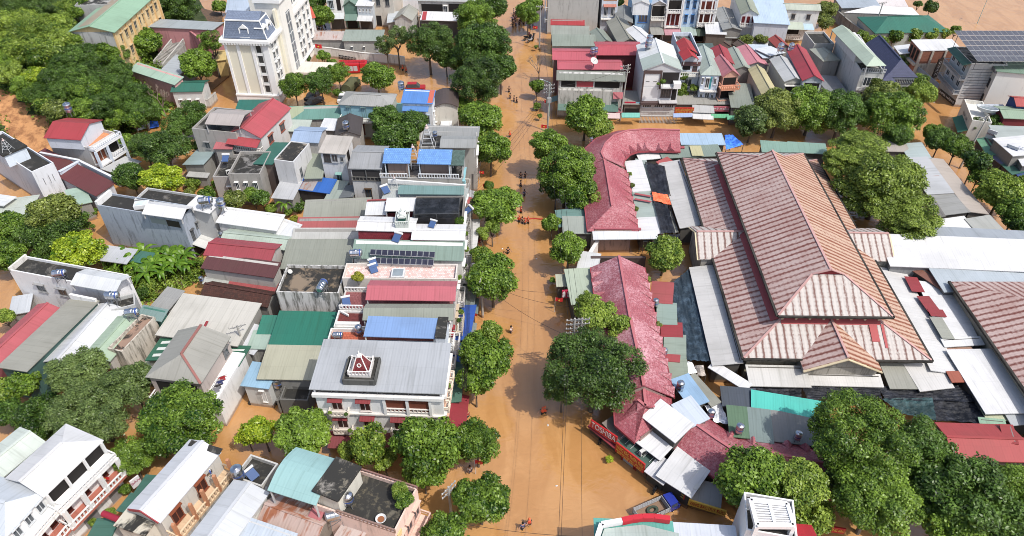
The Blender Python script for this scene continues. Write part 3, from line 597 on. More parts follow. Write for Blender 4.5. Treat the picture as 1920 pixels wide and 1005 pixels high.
def mk_person(top, trousers, hat, vest=None, arms='side',sink=.55):
    def f():
        r = empty('person',label='person',cat='person'); sk = paint((190,140,110),.6); z = -sink
        A = {'side': [(-.26,.0,1.12),(-.27,-.14,.88),(.26,.02,1.12),(.28,-.1,.88)], 'fwd': [(-.25,-.12,1.16),(-.16,-.38,1.12),(.25,-.12,1.16),(.16,-.38,1.12)], 'wide': [(-.38,.0,1.2),(-.58,-.12,1.05),(.36,-.05,1.16),(.5,-.22,1.0)]}[arms]
        p = [(0,0,.92),(0,.0,1.18),(0,.01,1.42),(0,0,1.52),(0,-.02,1.63),(0,-.02,1.74),(-.19,0,1.4), A[0], A[1], (.19,0,1.4), A[2], A[3], (-.1,-.05,.86),(-.1,-.09,.48),(-.1,.02,.08),(.1,.03,.86),(.11,.1,.48),(.11,.18,.08)]
        hd = lambda i, t: tuple(a+(b-a)*t for a, b in zip(p[i-1], p[i]))
        L = len(p); p += [tuple(np.array(p[8])+(np.array(p[8])-np.array(p[7]))*.38), tuple(np.array(p[11])+(np.array(p[11])-np.array(p[10]))*.38)]
        p = [(a, b, c+z) for a, b, c in p]
        skin('body',p, [(0,1),(1,2),(2,3),(3,4),(4,5),(2,6),(6,7),(7,8),(8, L),(2,9),(9,10),(10,11),(11, L+1),(0,12),(12,13),(13,14),(0,15),(15,16),(16,17)],
             [(.15,.11),(.15,.11),(.15,.1),.06,.095,.07,.065,.05,.036,.065,.05,.036,.085,.06,.045,.085,.06,.045,.03,.03], sk, r)
        skin('shirt',[p[0], p[1], p[2], p[6], tuple(np.array(p[6])*.45+np.array(p[7])*.55), p[9], tuple(np.array(p[9])*.45+np.array(p[10])*.55)], [(0,1),(1,2),(2,3),(3,4),(2,5),(5,6)], [(.17,.13),(.168,.128),(.165,.115),.08,.068,.08,.068], paint(top, .8), r)
        skin('trousers',[p[0], p[12], p[13], p[15], p[16]], [(0,1),(1,2),(0,3),(3,4)], [(.165,.125),.1,.078,.1,.078], paint(trousers, .8), r)
        if vest:
            v = MB(paint(vest, .6)); v.smooth = True
            v.lathe([(.19,.98+z),(.215,1.05+z),(.22,1.2+z),(.21,1.36+z),(.16,1.45+z),(.11,1.47+z)], 12, Matrix.Diagonal((1.05,.82,1,1))); v.build('life_vest',r)
        h = MB(paint(hat, .5)); h.smooth = True; c = p[5]; h.lathe([(.125,1.66+z),(.13,1.72+z),(.115,1.79+z),(.07,1.84+z),(0,1.855+z)], 12, Matrix.Translation((0,-.02,0))); h.build('helmet' if vest else 'hair',r); return r
    return f
def mk_bike(col=(150,30,30)):
    def f():
        r = empty('motorbike',label='motorbike',cat='motorbike'); b = MB(paint(col, .3)); b.bar((-.45,0,.55),(.25,0,.45),.2,.22); b.bar((.25,0,.42),(.5,0,.85),.26,.2); b.bar((-.85,0,.78),(-.2,0,.6),.2,.16); b.bar((.42,0,.86),(.55,0,.98),.24,.2); b.build('body',r)
        s = MB(paint((30,30,32),.6)); s.bar((-.75,0,.84),(.0,0,.76),.26,.12); s.build('seat',r)
        for x in (-.62,.62):
            w_ = MB(paint((24,24,25),.7)); M = Matrix.Translation((x, 0,.28)) @ Matrix.Rotation(R(90),4, 'X'); w_.lathe([(.2,-.05),(.27,-.05),(.29,0),(.27,.05),(.2,.05),(.2,-.05)], 14, M); o = w_.build('wheel',r); c = MB(steel()); c.lathe([(0,-.03),(.2,-.02),(.2,.02),(0,.03)], 10, M); c.build('rim',o)
        h = MB(paint((60,60,62),.4)); h.bar((.62,0,.28),(.45,0,.98),.07); h.bar((.4,-.34,1.02),(.4,.34,1.02),.05); h.bar((-.3,0,.3),(-.62,0,.28),.1,.08); h.build('handlebar',r); return r
    return f
def flag(label, p, h, rz=0, sz=1.0):
    sz *= .62; h *= .8
    r = spot('flag',p, rz, label, 'flag'); s = MB(paint((210,210,210),.5)); s.tube((0,0,0),(0,0, h),.035,.025,6); s.build('pole',r)
    c = MB(paint((214,24,26),.7)); n = 6; y = lambda i: .1*sz*math.sin(i*1.3)
    for i in range(n): a, b = .03+1.5*sz*i/n, .03+1.5*sz*(i+1)/n; c.face((a, y(i), h-1.0*sz-.12*i/n),(b, y(i+1), h-1.0*sz-.12*(i+1)/n),(b, y(i+1), h-.12*(i+1)/n),(a, y(i), h-.12*i/n))
    o = c.build('cloth',r)
    for sgn in (1,-1):
        st = MB(paint((250,215,40),.7)); cx, cz = .78*sz, h-.56*sz; q = []
        for k in range(10): a = math.pi/2+k*math.pi/5; rr = (.3 if k % 2 == 0 else .12)*sz; q.append((cx+rr*math.cos(a), y(3)+.1*sz*sgn, cz+rr*math.sin(a)))
        for k in range(10): st.face(q[k], q[(k+1) % 10], (cx, y(3)+.1*sz*sgn, cz))
        st.build('star',o, org=r.location-r.location)
    return r
def utility_pole(label, p, h, arms=2, rz=0, trafo=False, lean=0):
    r = spot('utility_pole',p, rz, label, 'utility pole'); m = MB(plain((176,172,165),.3)); m.tube((0,0,-.5),(lean, 0, h),.2,.12,10); m.build('post',r)
    for k in range(arms):
        z = h-.25-k*.75; a = MB(paint((150,150,150),.5)); a.bar((-1.1,0, z),(1.1,0, z),.1); a.bar((-.7,0, z),(0,0, z-.5),.05); a.bar((.7,0, z),(0,0, z-.5),.05); o = a.build('crossarm',r); i = MB(paint((205,200,190),.3))
        for x in (-1.0,-.5,.5,1.0): i.lathe([(.05,0),(.09,.06),(.05,.12),(.08,.18),(.03,.25)], 8, Matrix.Translation((x, 0, z+.04)))
        i.build('insulators',o)
    if trafo: t = MB(paint((165,168,168),.5)); t.box((0,-.42, h-3.2),(.8,.55,1.0)); t.build('meter_box',r)
    return r
def wire(name, label, a, b, sag=.8, r=.03, n=14, group=None):
    m = MB(paint((46,40,38),.6)); pr = None; m.smooth = True
    for i in range(n+1):
        t = i/n; p = a+(b-a)*t; p = Vector((p.x, p.y, p.z-sag*4*t*(1-t)))
        if pr is not None: m.tube(pr, p, r, r, 5, False)
        pr = p
    o = m.build(name, org=(a+b)/2); return tag(o, label, 'power line',group)
TANKF, TANKU, HEAT, DISH, AC, FRAME = Stock(mk_tank_flat), Stock(mk_tank_up), Stock(mk_heater), Stock(mk_dish), Stock(mk_ac), Stock(mk_mast)
def tankf(r, x, y, z, label, rz=0, sc=1): TANKF.put(G(r, x, y, z), rz, sc*.85, label)
def tanku(r, x, y, z, label, sc=1): TANKU.put(G(r, x, y, z),0, sc*.88, label)
def heater(r, x, y, z, label, rz=0, sc=1): HEAT.put(G(r, x, y, z), rz, sc*.58, label)
def frame(r, x, y, z, label, sc=1): FRAME.put(G(r, x, y, z),0, sc, label)
def solar_array(label, r, pts, z, rise, cols, rows, parent_z=None, c=(38,40,58), thing='solar_array'):
    zz = (1,1,0,0); q = rectify([G(r, pts[2*i], pts[2*i+1], z+zz[i]*rise).xy for i in range(4)]); c0 = (q[0]+q[1]+q[2]+q[3])/4; root = empty(thing, (c0.x, c0.y, z),0, label, 'solar panels')
    f = lambda s, t: Vector((*lerp(lerp(q[3], q[2], s), lerp(q[0], q[1], s), t), z+rise*t)); al = paint((190,192,195),.35)
    for i in range(cols):
        for j in range(rows):
            a, b, c_, d = f((i+.03)/cols, (j+.03)/rows), f((i+.97)/cols, (j+.03)/rows), f((i+.97)/cols, (j+.97)/rows), f((i+.03)/cols, (j+.97)/rows); up = Vector((0,0,.03))
            m = MB(al); m.sheet([[a, b, c_, d]], .05); e = m.build('panel',root); g = MB(pvcell(c)); k = lambda p: p+(a+c_-2*p)*.03+up*.4; g.face(k(a), k(b), k(c_), k(d)); g.build('cells',e, org=root.location)
    s = MB(paint((120,122,125),.5))
    for t in (.1,.9):
        s.bar(f(0, t)-Vector((0,0,.1)), f(1, t)-Vector((0,0,.1)),.08)
        for u in (.03,.35,.65,.97): p = f(u, t); s.bar(Vector((p.x, p.y, parent_z if parent_z is not None else z-.4)), p-Vector((0,0,.1)),.08)
    s.build('stand',root); return root
# ---------------------------------------------------------------- setting: flood water, hill, dry ground
HB = [P(*q).xy for q in ((-330,330),(0,292),(110,292),(225,262),(290,225),(330,182),(345,130),(400,92),(398,40),(372,0),(372,-90),(-700,-90))]
def hill_d(x, y):
    c = False; j = len(HB)-1; best = 1e9; p = Vector((x, y))
    for i in range(len(HB)):
        a, b = HB[i], HB[j]
        if (a.y > y) != (b.y > y) and x < (b.x-a.x)*(y-a.y)/(b.y-a.y)+a.x: c = not c
        ab = b-a; t = max(0, min(1,(p-a).dot(ab)/ab.length_squared)); best = min(best, (p-a-ab*t).length); j = i
    return best if c else -best
def hz(x, y):
    d = hill_d(x, y); return 15*(1-math.exp(-d/32))+.35*math.sin(x*.31)*math.sin(y*.27)*min(1, d/6) if d > 0 else max(-2, d*.4)
m = MB(muddy()); m.face((-900,-200,0),(900,-200,0),(900,1500,0),(-900,1500,0)); tag(m.build('flood_water'), 'brown muddy flood water filling the streets',kind='structure')
SLIDE = [G(1, *q, 3).xy for q in ((-60,800),(70,765),(160,800),(420,935),(440,1090),(330,1150),(120,1100),(-20,860))]
def inpoly(poly, x, y):
    c = False; j = len(poly)-1
    for i in range(len(poly)):
        a, b = poly[i], poly[j]
        if (a.y > y) != (b.y > y) and x < (b.x-a.x)*(y-a.y)/(b.y-a.y)+a.x: c = not c
        j = i
    return c
m = MB(verge()); ms = soil(); x0, x1, y0, y1, st = -260,-50,108,300,3.0
HC = {}
def hv(i, j):
    if (i, j) not in HC: HC[i, j] = hz(x0+i*st, y0+j*st)
    return HC[i, j]
for i in range(int((x1-x0)/st)):
    for j in range(int((y1-y0)/st)):
        z = [hv(i, j), hv(i+1, j), hv(i+1, j+1), hv(i, j+1)]
        if max(z) > -.8:
            X, Y = x0+i*st, y0+j*st; m.use(ms if inpoly(SLIDE, X+1.5, Y+1.5) else verge()); m.face((X, Y, z[0]),(X+st, Y, z[1]),(X+st, Y+st, z[2]),(X, Y+st, z[3]))
m.smooth = True; tag(m.build('hillside'), kind='structure')
def ground(name, r, pts, z, mat):
    m = MB(mat); q = [G(r, pts[2*i], pts[2*i+1], z) for i in range(len(pts)//2)]; m.prism([p.xy for p in reversed(q)], -.5, z); return tag(m.build(name), kind='structure')
asph = plain((120,118,116),.3)
ground('pavement',2,(400,360,560,375,800,425,795,450,650,465,500,480,400,470),.06, asph)
ground('garden_soil',0,(190,470,240,478,380,490,378,525,330,545,262,575,205,520),.10, soil((120,96,66),(70,62,40)))
ground('concrete_yard',10,(20,780,430,790,440,1010,-60,1010),.5, slab((110,106,98),.8))
ground('road',1,(1510,60,1660,100,1660,160,1400,150),.5, plain((70,68,68),.4))
leaf_scatter('ground_cover',[P(*q, 4) for q in ((-120,330),(0,290),(40,240),(110,300),(230,275),(300,240),(345,180),(345,120),(200,60),(140,40),(0,90),(-200,150))], 1500,.9,.3, 'mid','low scrub and creepers covering the hillside',hz, 3)
leaf_scatter('garden_weeds',[P(*q, 0.1) for q in ((190,475),(240,480),(380,492),(378,525),(330,545),(262,575),(205,520))], 260,.5,.2, 'bright','weeds and vegetables in the flooded banana garden',lambda x, y: .1,4)
# ---------------------------------------------------------------- the covered market hall
HL = rusty_hall((232,202,192),(172,92,76),1.0,.95,.5,.2,.8); HF = rusty_hall((230,222,214),(158,102,86),1.02,.95,.08,.26,.45); HR = rusty_hall((232,196,168),(190,104,64),.9,1.0,.2,.08,.8); RIDGE = paint((206,158,150),.6); GUT = plain((70,66,60),.9)
def hall():
    a = R(.96); ux, uy = Vector((math.cos(a),-math.sin(a))), Vector((math.sin(a), math.cos(a)))
    o = P(1395,671,5.2).xy; W, L = 24.1,48.6; W0 = lambda x, y, z: Vector((*(o+ux*x+uy*y), z))
    root = empty('market_hall',W0(W/2, L/2,0),0, 'huge market hall with rusty double tier hipped roof in the middle of the market','market hall')
    ze, zc, zu, zr = 5.2,7.45,8.95,12.6; x0, x1, y0, y1 = 5.6, W-5.6,5.1, L-5.1   # clerestory box
    E = [W0(0, L, ze), W0(W, L, ze), W0(W, 0, ze), W0(0,0, ze)]; I = [W0(x0, y1, zc), W0(x1, y1, zc), W0(x1, y0, zc), W0(x0, y0, zc)]
    for nm, mt, q in (('lower_roof',HL, (E[0], E[3], I[3], I[0])),('lower_roof',HF, (E[3], E[2], I[2], I[3])),('lower_roof',HR, (E[2], E[1], I[1], I[2])),('lower_roof',HF, (E[1], E[0], I[0], I[1]))): MB(mt).sheet([list(q)], .1).build(nm, root)
    wm = MB(plain((200,190,160),.4)); g = .9; wm.prism([W0(g, g, 0).xy, W0(W-g, g, 0).xy, W0(W-g, L-g, 0).xy, W0(g, L-g, 0).xy], -.5, ze+.25, False); wm.build('wall',root)
    cm = MB(plain((150,146,130),.3)); cm.prism([W0(x0, y0,0).xy, W0(x1, y0,0).xy, W0(x1, y1,0).xy, W0(x0, y1,0).xy], zc-.4, zu+.3, False); c = cm.build('clerestory',root)
    pm = plain((226,200,160),.3)
    for k in range(8): x = x0+.1+(x1-x0-.2)*k/7; b = MB(pm); b.bar(W0(x, y0-.08, zc), W0(x, y0-.08, zu),.28); b.bar(W0(x, y0-.08, zu-.55), W0(x, y0-.95, zu-.1),.2); b.build('bracket',c, org=root.location)
    rs = MB(paint((186,84,84),.7)); rs.sheet([[W0(x0-.1, y0-.75, zc-.26), W0(x1+.1, y0-.75, zc-.26), W0(x1+.1, y0+.02, zc+.1), W0(x0-.1, y0+.02, zc+.1)]], .05); rs.sheet([[W0(x0+.02, y0, zc+.12), W0(x0+.02, y1, zc+.12), W0(x0-1.3, y1, zc-.44), W0(x0-1.3, y0, zc-.44)]], .05)
    rs.sheet([[W0(17.0,2.2, ze+1.06), W0(18.0,2.2, ze+1.06), W0(18.0, y0-.7, zc-.2), W0(17.0, y0-.7, zc-.2)]], .05); rs.sheet([[W0(18.55,1.4, ze+.7), W0(18.9,1.4, ze+.7), W0(18.9, y0-.7, zc-.2), W0(18.55, y0-.7, zc-.2)]], .05); rs.build('red_flashing',root)
    ov = .95; X0, X1, Y0, Y1 = x0-ov, x1+ov, y0-ov, y1+ov; xm = (X0+X1)/2; hw = (X1-X0)/2; k = (zr-zu)/hw; gz = zr-1.05; gh = (gz-zu)/k     # gablet near the ridge
    U = [W0(X0, Y1, zu), W0(X1, Y1, zu), W0(X1, Y0, zu), W0(X0, Y0, zu)]; gx = (zr-gz)/k; f1, f2 = W0(xm-gx, Y0+gh, gz), W0(xm+gx, Y0+gh, gz); b1, b2 = W0(xm-gx, Y1-gh, gz), W0(xm+gx, Y1-gh, gz); rf, rb = W0(xm, Y0+gh-.3, zr), W0(xm, Y1-gh+.3, zr)
    MB(HL).sheet([[U[0], U[3], f1, rf, rb, b1]], .1).build('upper_roof',root); MB(HR).sheet([[U[2], U[1], b2, rb, rf, f2]], .1).build('upper_roof',root); MB(HF).sheet([[U[3], U[2], f2, f1]], .1).build('upper_roof',root); MB(HF).sheet([[U[1], U[0], b1, b2]], .1).build('upper_roof',root)
    t = MB(paint((160,44,52),.6)); t.face(f1, f2, rf+Vector((0,.25,0))); t.face(b2, b1, rb-Vector((0,.25,0))); t.build('gablet',root)
    rd = MB(RIDGE); rd.bar(rf, rb, .34,.1)
    for p, q in ((U[3], f1),(U[2], f2),(f1, rf),(f2, rf),(U[0], b1),(U[1], b2)): rd.bar(p+Vector((0,0,.04)), q+Vector((0,0,.04)),.3,.1)
    for p, q in zip(E, I): rd.bar(p+Vector((0,0,.04)), q+Vector((0,0,.04)),.3,.1)
    rd.build('ridge_cap',root)
    gt = MB(GUT)
    for q, zz in ((E, ze),(U, zu)):
        for i in range(4): a, b = q[i], q[(i+1) % 4]; d = (b-a).normalized(); n = Vector((d.y, -d.x, 0))*-.16; gt.bar(a+n-Vector((0,0,.12))-d*.1, b+n-Vector((0,0,.12))+d*.1,.3,.24)
    gt.build('gutter',root)
    def porch(nm, c0, out, half, ln, zt, zv, mt1, mt2):  # gable porch growing out of the lower roof. c0: where the ridge dies in, out: outward
        n = out; s = Vector((-n.y, n.x, 0)); e = c0+n*ln; r0, r1 = Vector((c0.x, c0.y, zt)), Vector((e.x, e.y, zt-.1)); pr = MB(mt1); l = half
        a0, a1 = e+s*l, e-s*l; a0.z = a1.z = zv; bk = c0+n*(ln*.32); b0, b1 = bk+s*l, bk-s*l; b0.z = b1.z = zv
        p = MB(mt1).sheet([[a0, b0, r0, r1]], .1).build('porch_roof',root); MB(mt2).sheet([[b1, a1, r1, r0]], .1).build('porch_roof',root)
        rd = MB(RIDGE); rd.bar(r0+Vector((0,0,.05)), r1+Vector((0,0,.05)),.3,.1); rd.build('ridge_cap',p, org=root.location)
        bb = MB(plain((226,208,168),.4)); u = n*.06
        bb.bar(a0+u-Vector((0,0,.2)), r1+u-Vector((0,0,.2)),.12,.4, n); bb.bar(a1+u-Vector((0,0,.2)), r1+u-Vector((0,0,.2)),.12,.4, n); bb.build('bargeboard',root)
        gw = MB(plain((178,172,160),.5)); i = n*-.5; w1, w2, w3 = a0+i-s*.3, a1+i+s*.3, r1+i; gw.face(w2, w1, w3-Vector((0,0,.15))); gw.prism([w1.xy, (w1-n*(ln*.3)).xy, (w2-n*(ln*.3)).xy, w2.xy], -.3, zv-.05, False); gw.build('gable_wall',root)
    y3 = Vector((*uy, 0)); x3 = Vector((*ux, 0))
    porch('f',W0(12.2,5.0,0),-y3,5.0,6.8,7.5,5.05, HR, HL); pl = P(1302,436,7).xy; d = (pl-o).dot(uy)
    porch('l',W0(x0-.4, d, 0),-x3,4.1,7.4,7.3,5.1, HF, HF); porch('r',W0(x1+.4, d, 0), x3,4.1,8.2,7.3,5.1, HF, HF)
hall()
SK = (222,220,216); dkw = (96,92,86)  # dkw: dark wall colour that paints in the shade under the canopies
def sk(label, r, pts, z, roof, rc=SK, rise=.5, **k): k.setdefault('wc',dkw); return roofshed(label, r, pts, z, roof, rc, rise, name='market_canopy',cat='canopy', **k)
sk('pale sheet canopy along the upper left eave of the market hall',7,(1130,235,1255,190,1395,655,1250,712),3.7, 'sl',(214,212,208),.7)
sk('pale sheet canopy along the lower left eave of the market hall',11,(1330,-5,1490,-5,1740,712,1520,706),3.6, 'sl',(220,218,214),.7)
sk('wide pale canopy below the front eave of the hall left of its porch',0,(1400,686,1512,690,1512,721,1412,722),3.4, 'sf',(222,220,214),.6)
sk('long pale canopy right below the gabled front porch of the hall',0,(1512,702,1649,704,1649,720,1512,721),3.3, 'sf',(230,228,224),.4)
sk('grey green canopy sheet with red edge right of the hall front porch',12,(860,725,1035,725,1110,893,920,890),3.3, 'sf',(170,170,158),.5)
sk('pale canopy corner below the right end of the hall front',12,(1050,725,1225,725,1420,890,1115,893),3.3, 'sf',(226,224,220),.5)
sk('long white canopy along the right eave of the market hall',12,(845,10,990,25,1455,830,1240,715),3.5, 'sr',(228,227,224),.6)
h = sk('dark rust patch sheet at the corner of the long white right canopy',12,(1355,780,1435,790,1455,835,1390,850),3.75, 'sf',(176,96,72),.2, wall=False)
P1 = S
W = WHITE
# right of the hall: stall roofs in the lane between the two halls
sk('white sheet stall roof with red patches between the two halls',12,(1130,80,1350,165,1590,545,1320,535),3.6, 'sr',(245,245,243),.4)
for i, (pts, c, lb) in enumerate((((1010,50,1110,85,1180,180,1085,180),(168,62,68), 'dark red sheet at the top of the white stall roof'),((1115,212,1205,210,1290,325,1195,330),(170,66,70), 'red sheet patch lying on the white stall roof'),((1195,300,1300,320,1345,362,1215,365),(168,64,68), 'red stepped patch below the first red patch of the white stall roof'),((1215,370,1305,368,1390,530,1300,532),(172,174,160), 'grey green sheet beside the white stall roof near its lower end'))):
    patchsheet(lb, 12, pts, 3.98+i*.04, 'sr',c, .12)
sk('narrow white gutter roof across the lane between the two halls',12,(1310,535,1580,525,1600,565,1330,580),3.7, 'sf',(238,240,242),.3)
sk('rust and grey strip roof below the narrow white gutter roof',12,(1335,590,1510,575,1520,635,1380,645),3.2, 'sf',metal((190,150,130),.5),.2)
sk('large ribbed white canopy at the lower right between the halls',12,(1375,640,1660,600,1960,1075,1625,1075),3.7, 'sf',(246,246,244),.4)
sk('pale green edged sheet below the large ribbed white canopy',16,(1600,60,1780,60,1790,125,1660,130),2.9, 'sf',(206,212,176),.3)
sk('grey metal awning at the right edge below the ribbed white canopy',16,(1780,70,1925,40,1960,150,1830,165),3.0, 'sf',(190,196,200),.5)
sk('small green ribbed awning above the red roof at the right edge',16,(1610,135,1750,145,1775,190,1590,180),2.9, 'sf',(150,190,160),.3)
def hall2():
    a = P(1793,533,5.4).xy; b = P(1927,725,5.4).xy; d = (a-b).normalized(); n = Vector((d.y, -d.x)); W_, L_ = 22., (a-b).length+25; q = [a, a+n*W_, a+n*W_-d*L_, a-d*L_]
    h = House('market_hall','second rusty market hall cut by the right edge of the frame',0, [], 5.4, 'hb',HL, (180,172,150),4.2, cat='market hall',quad=q, over=.6)
    gt = MB(GUT); e = grow(q, .7); gt.bar(v3(e[0], 5.3), v3(e[3], 5.3),.35,.3); gt.build('gutter',h.root); pt = MB(paint((170,60,66),.6)); 
    for t, s0, w_, l_ in ((.22,4.6,1.6,1.0),(.32,2.2,2.6,1.2),(.3,5.0,.9,1.8)):
        p0 = lerp(q[0], q[3], t); f = lambda i, j: v3(p0+n*(s0+i)-d*j, 5.46+(s0+i)/(W_/2)*4.2+.02); pt.face(f(0,0), f(w_, 0), f(w_, l_), f(0, l_))
    pt.build('red_patch',h.root)
hall2()
sk('long white metal roof running off to the right behind the second hall',8,(880,782,2250,790,2280,1003,905,1003),5.2, 'sf',(240,240,242),.7, wc=(150,150,150))
sk('grey back slope of the long white roof under the big tree',8,(1270,722,2230,735,2250,788,1240,782),5.3, 'sb',(178,186,194),.5, wc=(150,150,150))
sk('blue grey roof between the long white roof and the second hall',12,(1120,8,2300,10,2300,122,1390,122),4.6, 'sf',(190,202,210),.5, wc=(120,120,120))
sk('old rust brown gutter sheet at the left end of the blue grey roof',12,(1090,15,1120,10,1375,125,1290,140),4.2, 'sl',metal((150,100,85),.5),.4)
# ---------------------------------------------------------------- the red tiled arcade round the market
TILE = tiles((180,90,100),(164,74,86),.4,.34,.85,.8,(206,146,150))
TILE2 = tiles((188,102,112),(170,84,96),.4,.34,1.0,.74,(226,170,178))
def arcade(label, pts, ze, hw, rise, mt, hip0=False, hip1=False, wc=(176,150,140), dormers=(), side=1, z0=0):
    c = [G(r, x, y, ze+rise).xy for r, x, y in pts]; n = len(c); L, Rr = [], []; cm = sum(c, Vector((0,0)))/n
    root = empty('tiled_arcade',(cm.x, cm.y, 0),0, label, 'market arcade')
    for i in range(n):
        d0 = (c[i]-c[i-1]).normalized() if i else (c[1]-c[0]).normalized(); d1 = (c[i+1]-c[i]).normalized() if i < n-1 else d0; t = (d0+d1).normalized(); nn = Vector((-t.y, t.x)); k = hw/max(.5, nn.dot(Vector((-d1.y, d1.x)))); L.append(c[i]+nn*k); Rr.append(c[i]-nn*k)
    rz = [v3(p, ze+rise) for p in c]
    if hip0: rz[0] = rz[0]+(rz[1]-rz[0]).normalized()*hw*.9
    if hip1: rz[-1] = rz[-1]+(rz[-2]-rz[-1]).normalized()*hw*.9
    polys = []
    for i in range(n-1): polys += [[v3(L[i], ze), v3(L[i+1], ze), rz[i+1], rz[i]][::-1], [v3(Rr[i+1], ze), v3(Rr[i], ze), rz[i], rz[i+1]][::-1]]
    if hip0: polys.append([v3(L[0], ze), rz[0], v3(Rr[0], ze)])
    if hip1: polys.append([v3(Rr[-1], ze), rz[-1], v3(L[-1], ze)])
    MB(mt).sheet(polys, .15).build('roof',root); rd = MB(paint((196,110,116),.7))
    for i in range(n-1): rd.bar(rz[i]+Vector((0,0,.05)), rz[i+1]+Vector((0,0,.05)),.34,.12)
    rd.build('ridge_cap',root); wm = MB(plain(wc, .5)); s_ = .72
    for i in range(n-1):
        for A in (L, Rr): a, b = c[i]+(A[i]-c[i])*s_, c[i+1]+(A[i+1]-c[i+1])*s_; wm.prism([a, b, b+(a-b).yx*0+Vector((.01,.01)), a+Vector((.01,.01))], -.3, ze+.2, False)
    for i in (0,-1): a, b = c[i]+(L[i]-c[i])*s_, c[i]+(Rr[i]-c[i])*s_; wm.face(v3(a, -.3), v3(b, -.3), v3(b, ze+.3), v3(c[i], ze+rise-.2), v3(a, ze+.3)) if not ((i == 0 and hip0) or (i == -1 and hip1)) else wm.face(v3(a, -.3), v3(b, -.3), v3(b, ze+.2), v3(a, ze+.2))
    wm.build('wall',root)
    for A in (L, Rr):
        ed = MB(plain((170,70,80),.4))
        for i in range(n-1): ed.bar(v3(A[i], ze-.12), v3(A[i+1], ze-.12),.14,.34)
        ed.build('eave_board',root)
    for sd, i, t in dormers:                        # little tiled gablets on the slope
        A = L if sd > 0 else Rr; e0 = lerp(A[i], A[i+1], t); cc = lerp(c[i], c[i+1], t); out = (e0-cc).normalized(); al = (c[i+1]-c[i]).normalized(); w_ = .72; b = cc+out*(hw*1.0); zb = ze+.0; ap = v3(cc+out*hw*1.03, ze+.75); bk = v3(cc+out*hw*.6, ze+rise*.42); l_, r_ = v3(b-al*w_, zb+.12), v3(b+al*w_, zb+.12)
        dm = MB(mt); dm.face(l_, bk, ap); dm.face(bk, r_, ap); dm.face(l_, ap, r_); dm.build('dormer',root)
arcade('long straight red tiled arcade with spiky dormers at the upper street corner',[(7,690,190),(7,705,270),(7,765,640)], 4.4,4.1,2.3, TILE, hip1=True, dormers=[(1,0,.6)]+[(1,1, t) for t in (.08,.24,.4,.55,.7,.84)])
arcade('curved red tiled arcade bending round the upper corner of the market',[(7,688,180),(3,668,1140),(3,700,1070),(3,765,1010),(3,870,975),(3,1000,965),(3,1255,972)], 4.4,4.0,2.3, TILE, dormers=[(-1,3,.5),(-1,4,.3),(-1,4,.8),(-1,5,.35),(-1,5,.7),(-1,2,.5)])
arcade('long mossy pink tiled arcade with dormers beside the lower street',[(11,800,-90),(11,880,360),(11,925,560),(11,985,880)], 4.4,4.1,2.3, TILE2, dormers=[(1,0, t) for t in (.18,.34,.5,.66,.82)]+[(1,1,.1),(1,1,.5),(1,1,.9),(1,2,.2),(1,2,.55),(1,2,.85)]+[(-1,0, t) for t in (.15,.32,.5,.68,.86)])
arcade('short red tiled arcade piece leading to the large white shop roof',[(11,985,885),(15,1000,35),(15,1090,110)], 4.0,3.6,2.0, TILE, hip1=True)
arcade('red tiled arcade curving away behind the big square white shop roof',[(15,1345,150),(15,1530,280),(15,1680,378),(16,40,388),(16,490,468)], 3.0,3.3,2.0, TILE, dormers=[(1,1,.3),(1,2,.5),(1,3,.35),(1,3,.65)])
def wallthing(name, label, cat, r, pts, z, th=.2, wc=(230,228,222), z0=-.3, cap=None):
    q = [G(r, pts[2*i], pts[2*i+1], z).xy for i in range(len(pts)//2)]; c = sum(q, Vector((0,0)))/len(q); root = empty(name, (c.x, c.y, 0),0, label, cat); m = MB(as_mat(wc, plain))
    for a, b in zip(q, q[1:]): m.bar(v3(a, (z+z0)/2), v3(b, (z+z0)/2), th, z-z0)
    m.build('wall_panel',root); k = MB(as_mat(cap or wc, plain))
    for a, b in zip(q, q[1:]): k.bar(v3(a, z+.05), v3(b, z+.05), th*1.5,.12)
    k.build('coping',root); return root
wallthing('parapet_wall','pink parapet at the foot of the upper straight arcade','wall',7,(615,708,965,712),4.6,.3,(176,90,100),3.6)
sk('long white canopy over the market gate between the two arcades',7,(610,728,1065,742,1085,772,625,782),4.0, 'sf',(232,236,242),.4, wall=False)
gm = empty('gate_posts',G(7,620,860,0),0, 'white and black gate posts at the flooded market gate','gate'); 
for x in (595,1050): b = MB(plain((222,216,206),.5)); b.bar(G(7, x, 880,0)-Vector((0,0,.3)), v3(G(7, x, 880,0),3.9),.5); b.build('post',gm)
wallthing('parapet_wall','dark wall at the head of the lower pink arcade beside the gate','wall',7,(590,925,1000,925),3.4,.35,(92,76,72))
wallthing('parapet_wall','white plaster wall beside the gate tree next to the lower arcade','wall',7,(575,905,640,800),3.0,.4,(228,224,220))
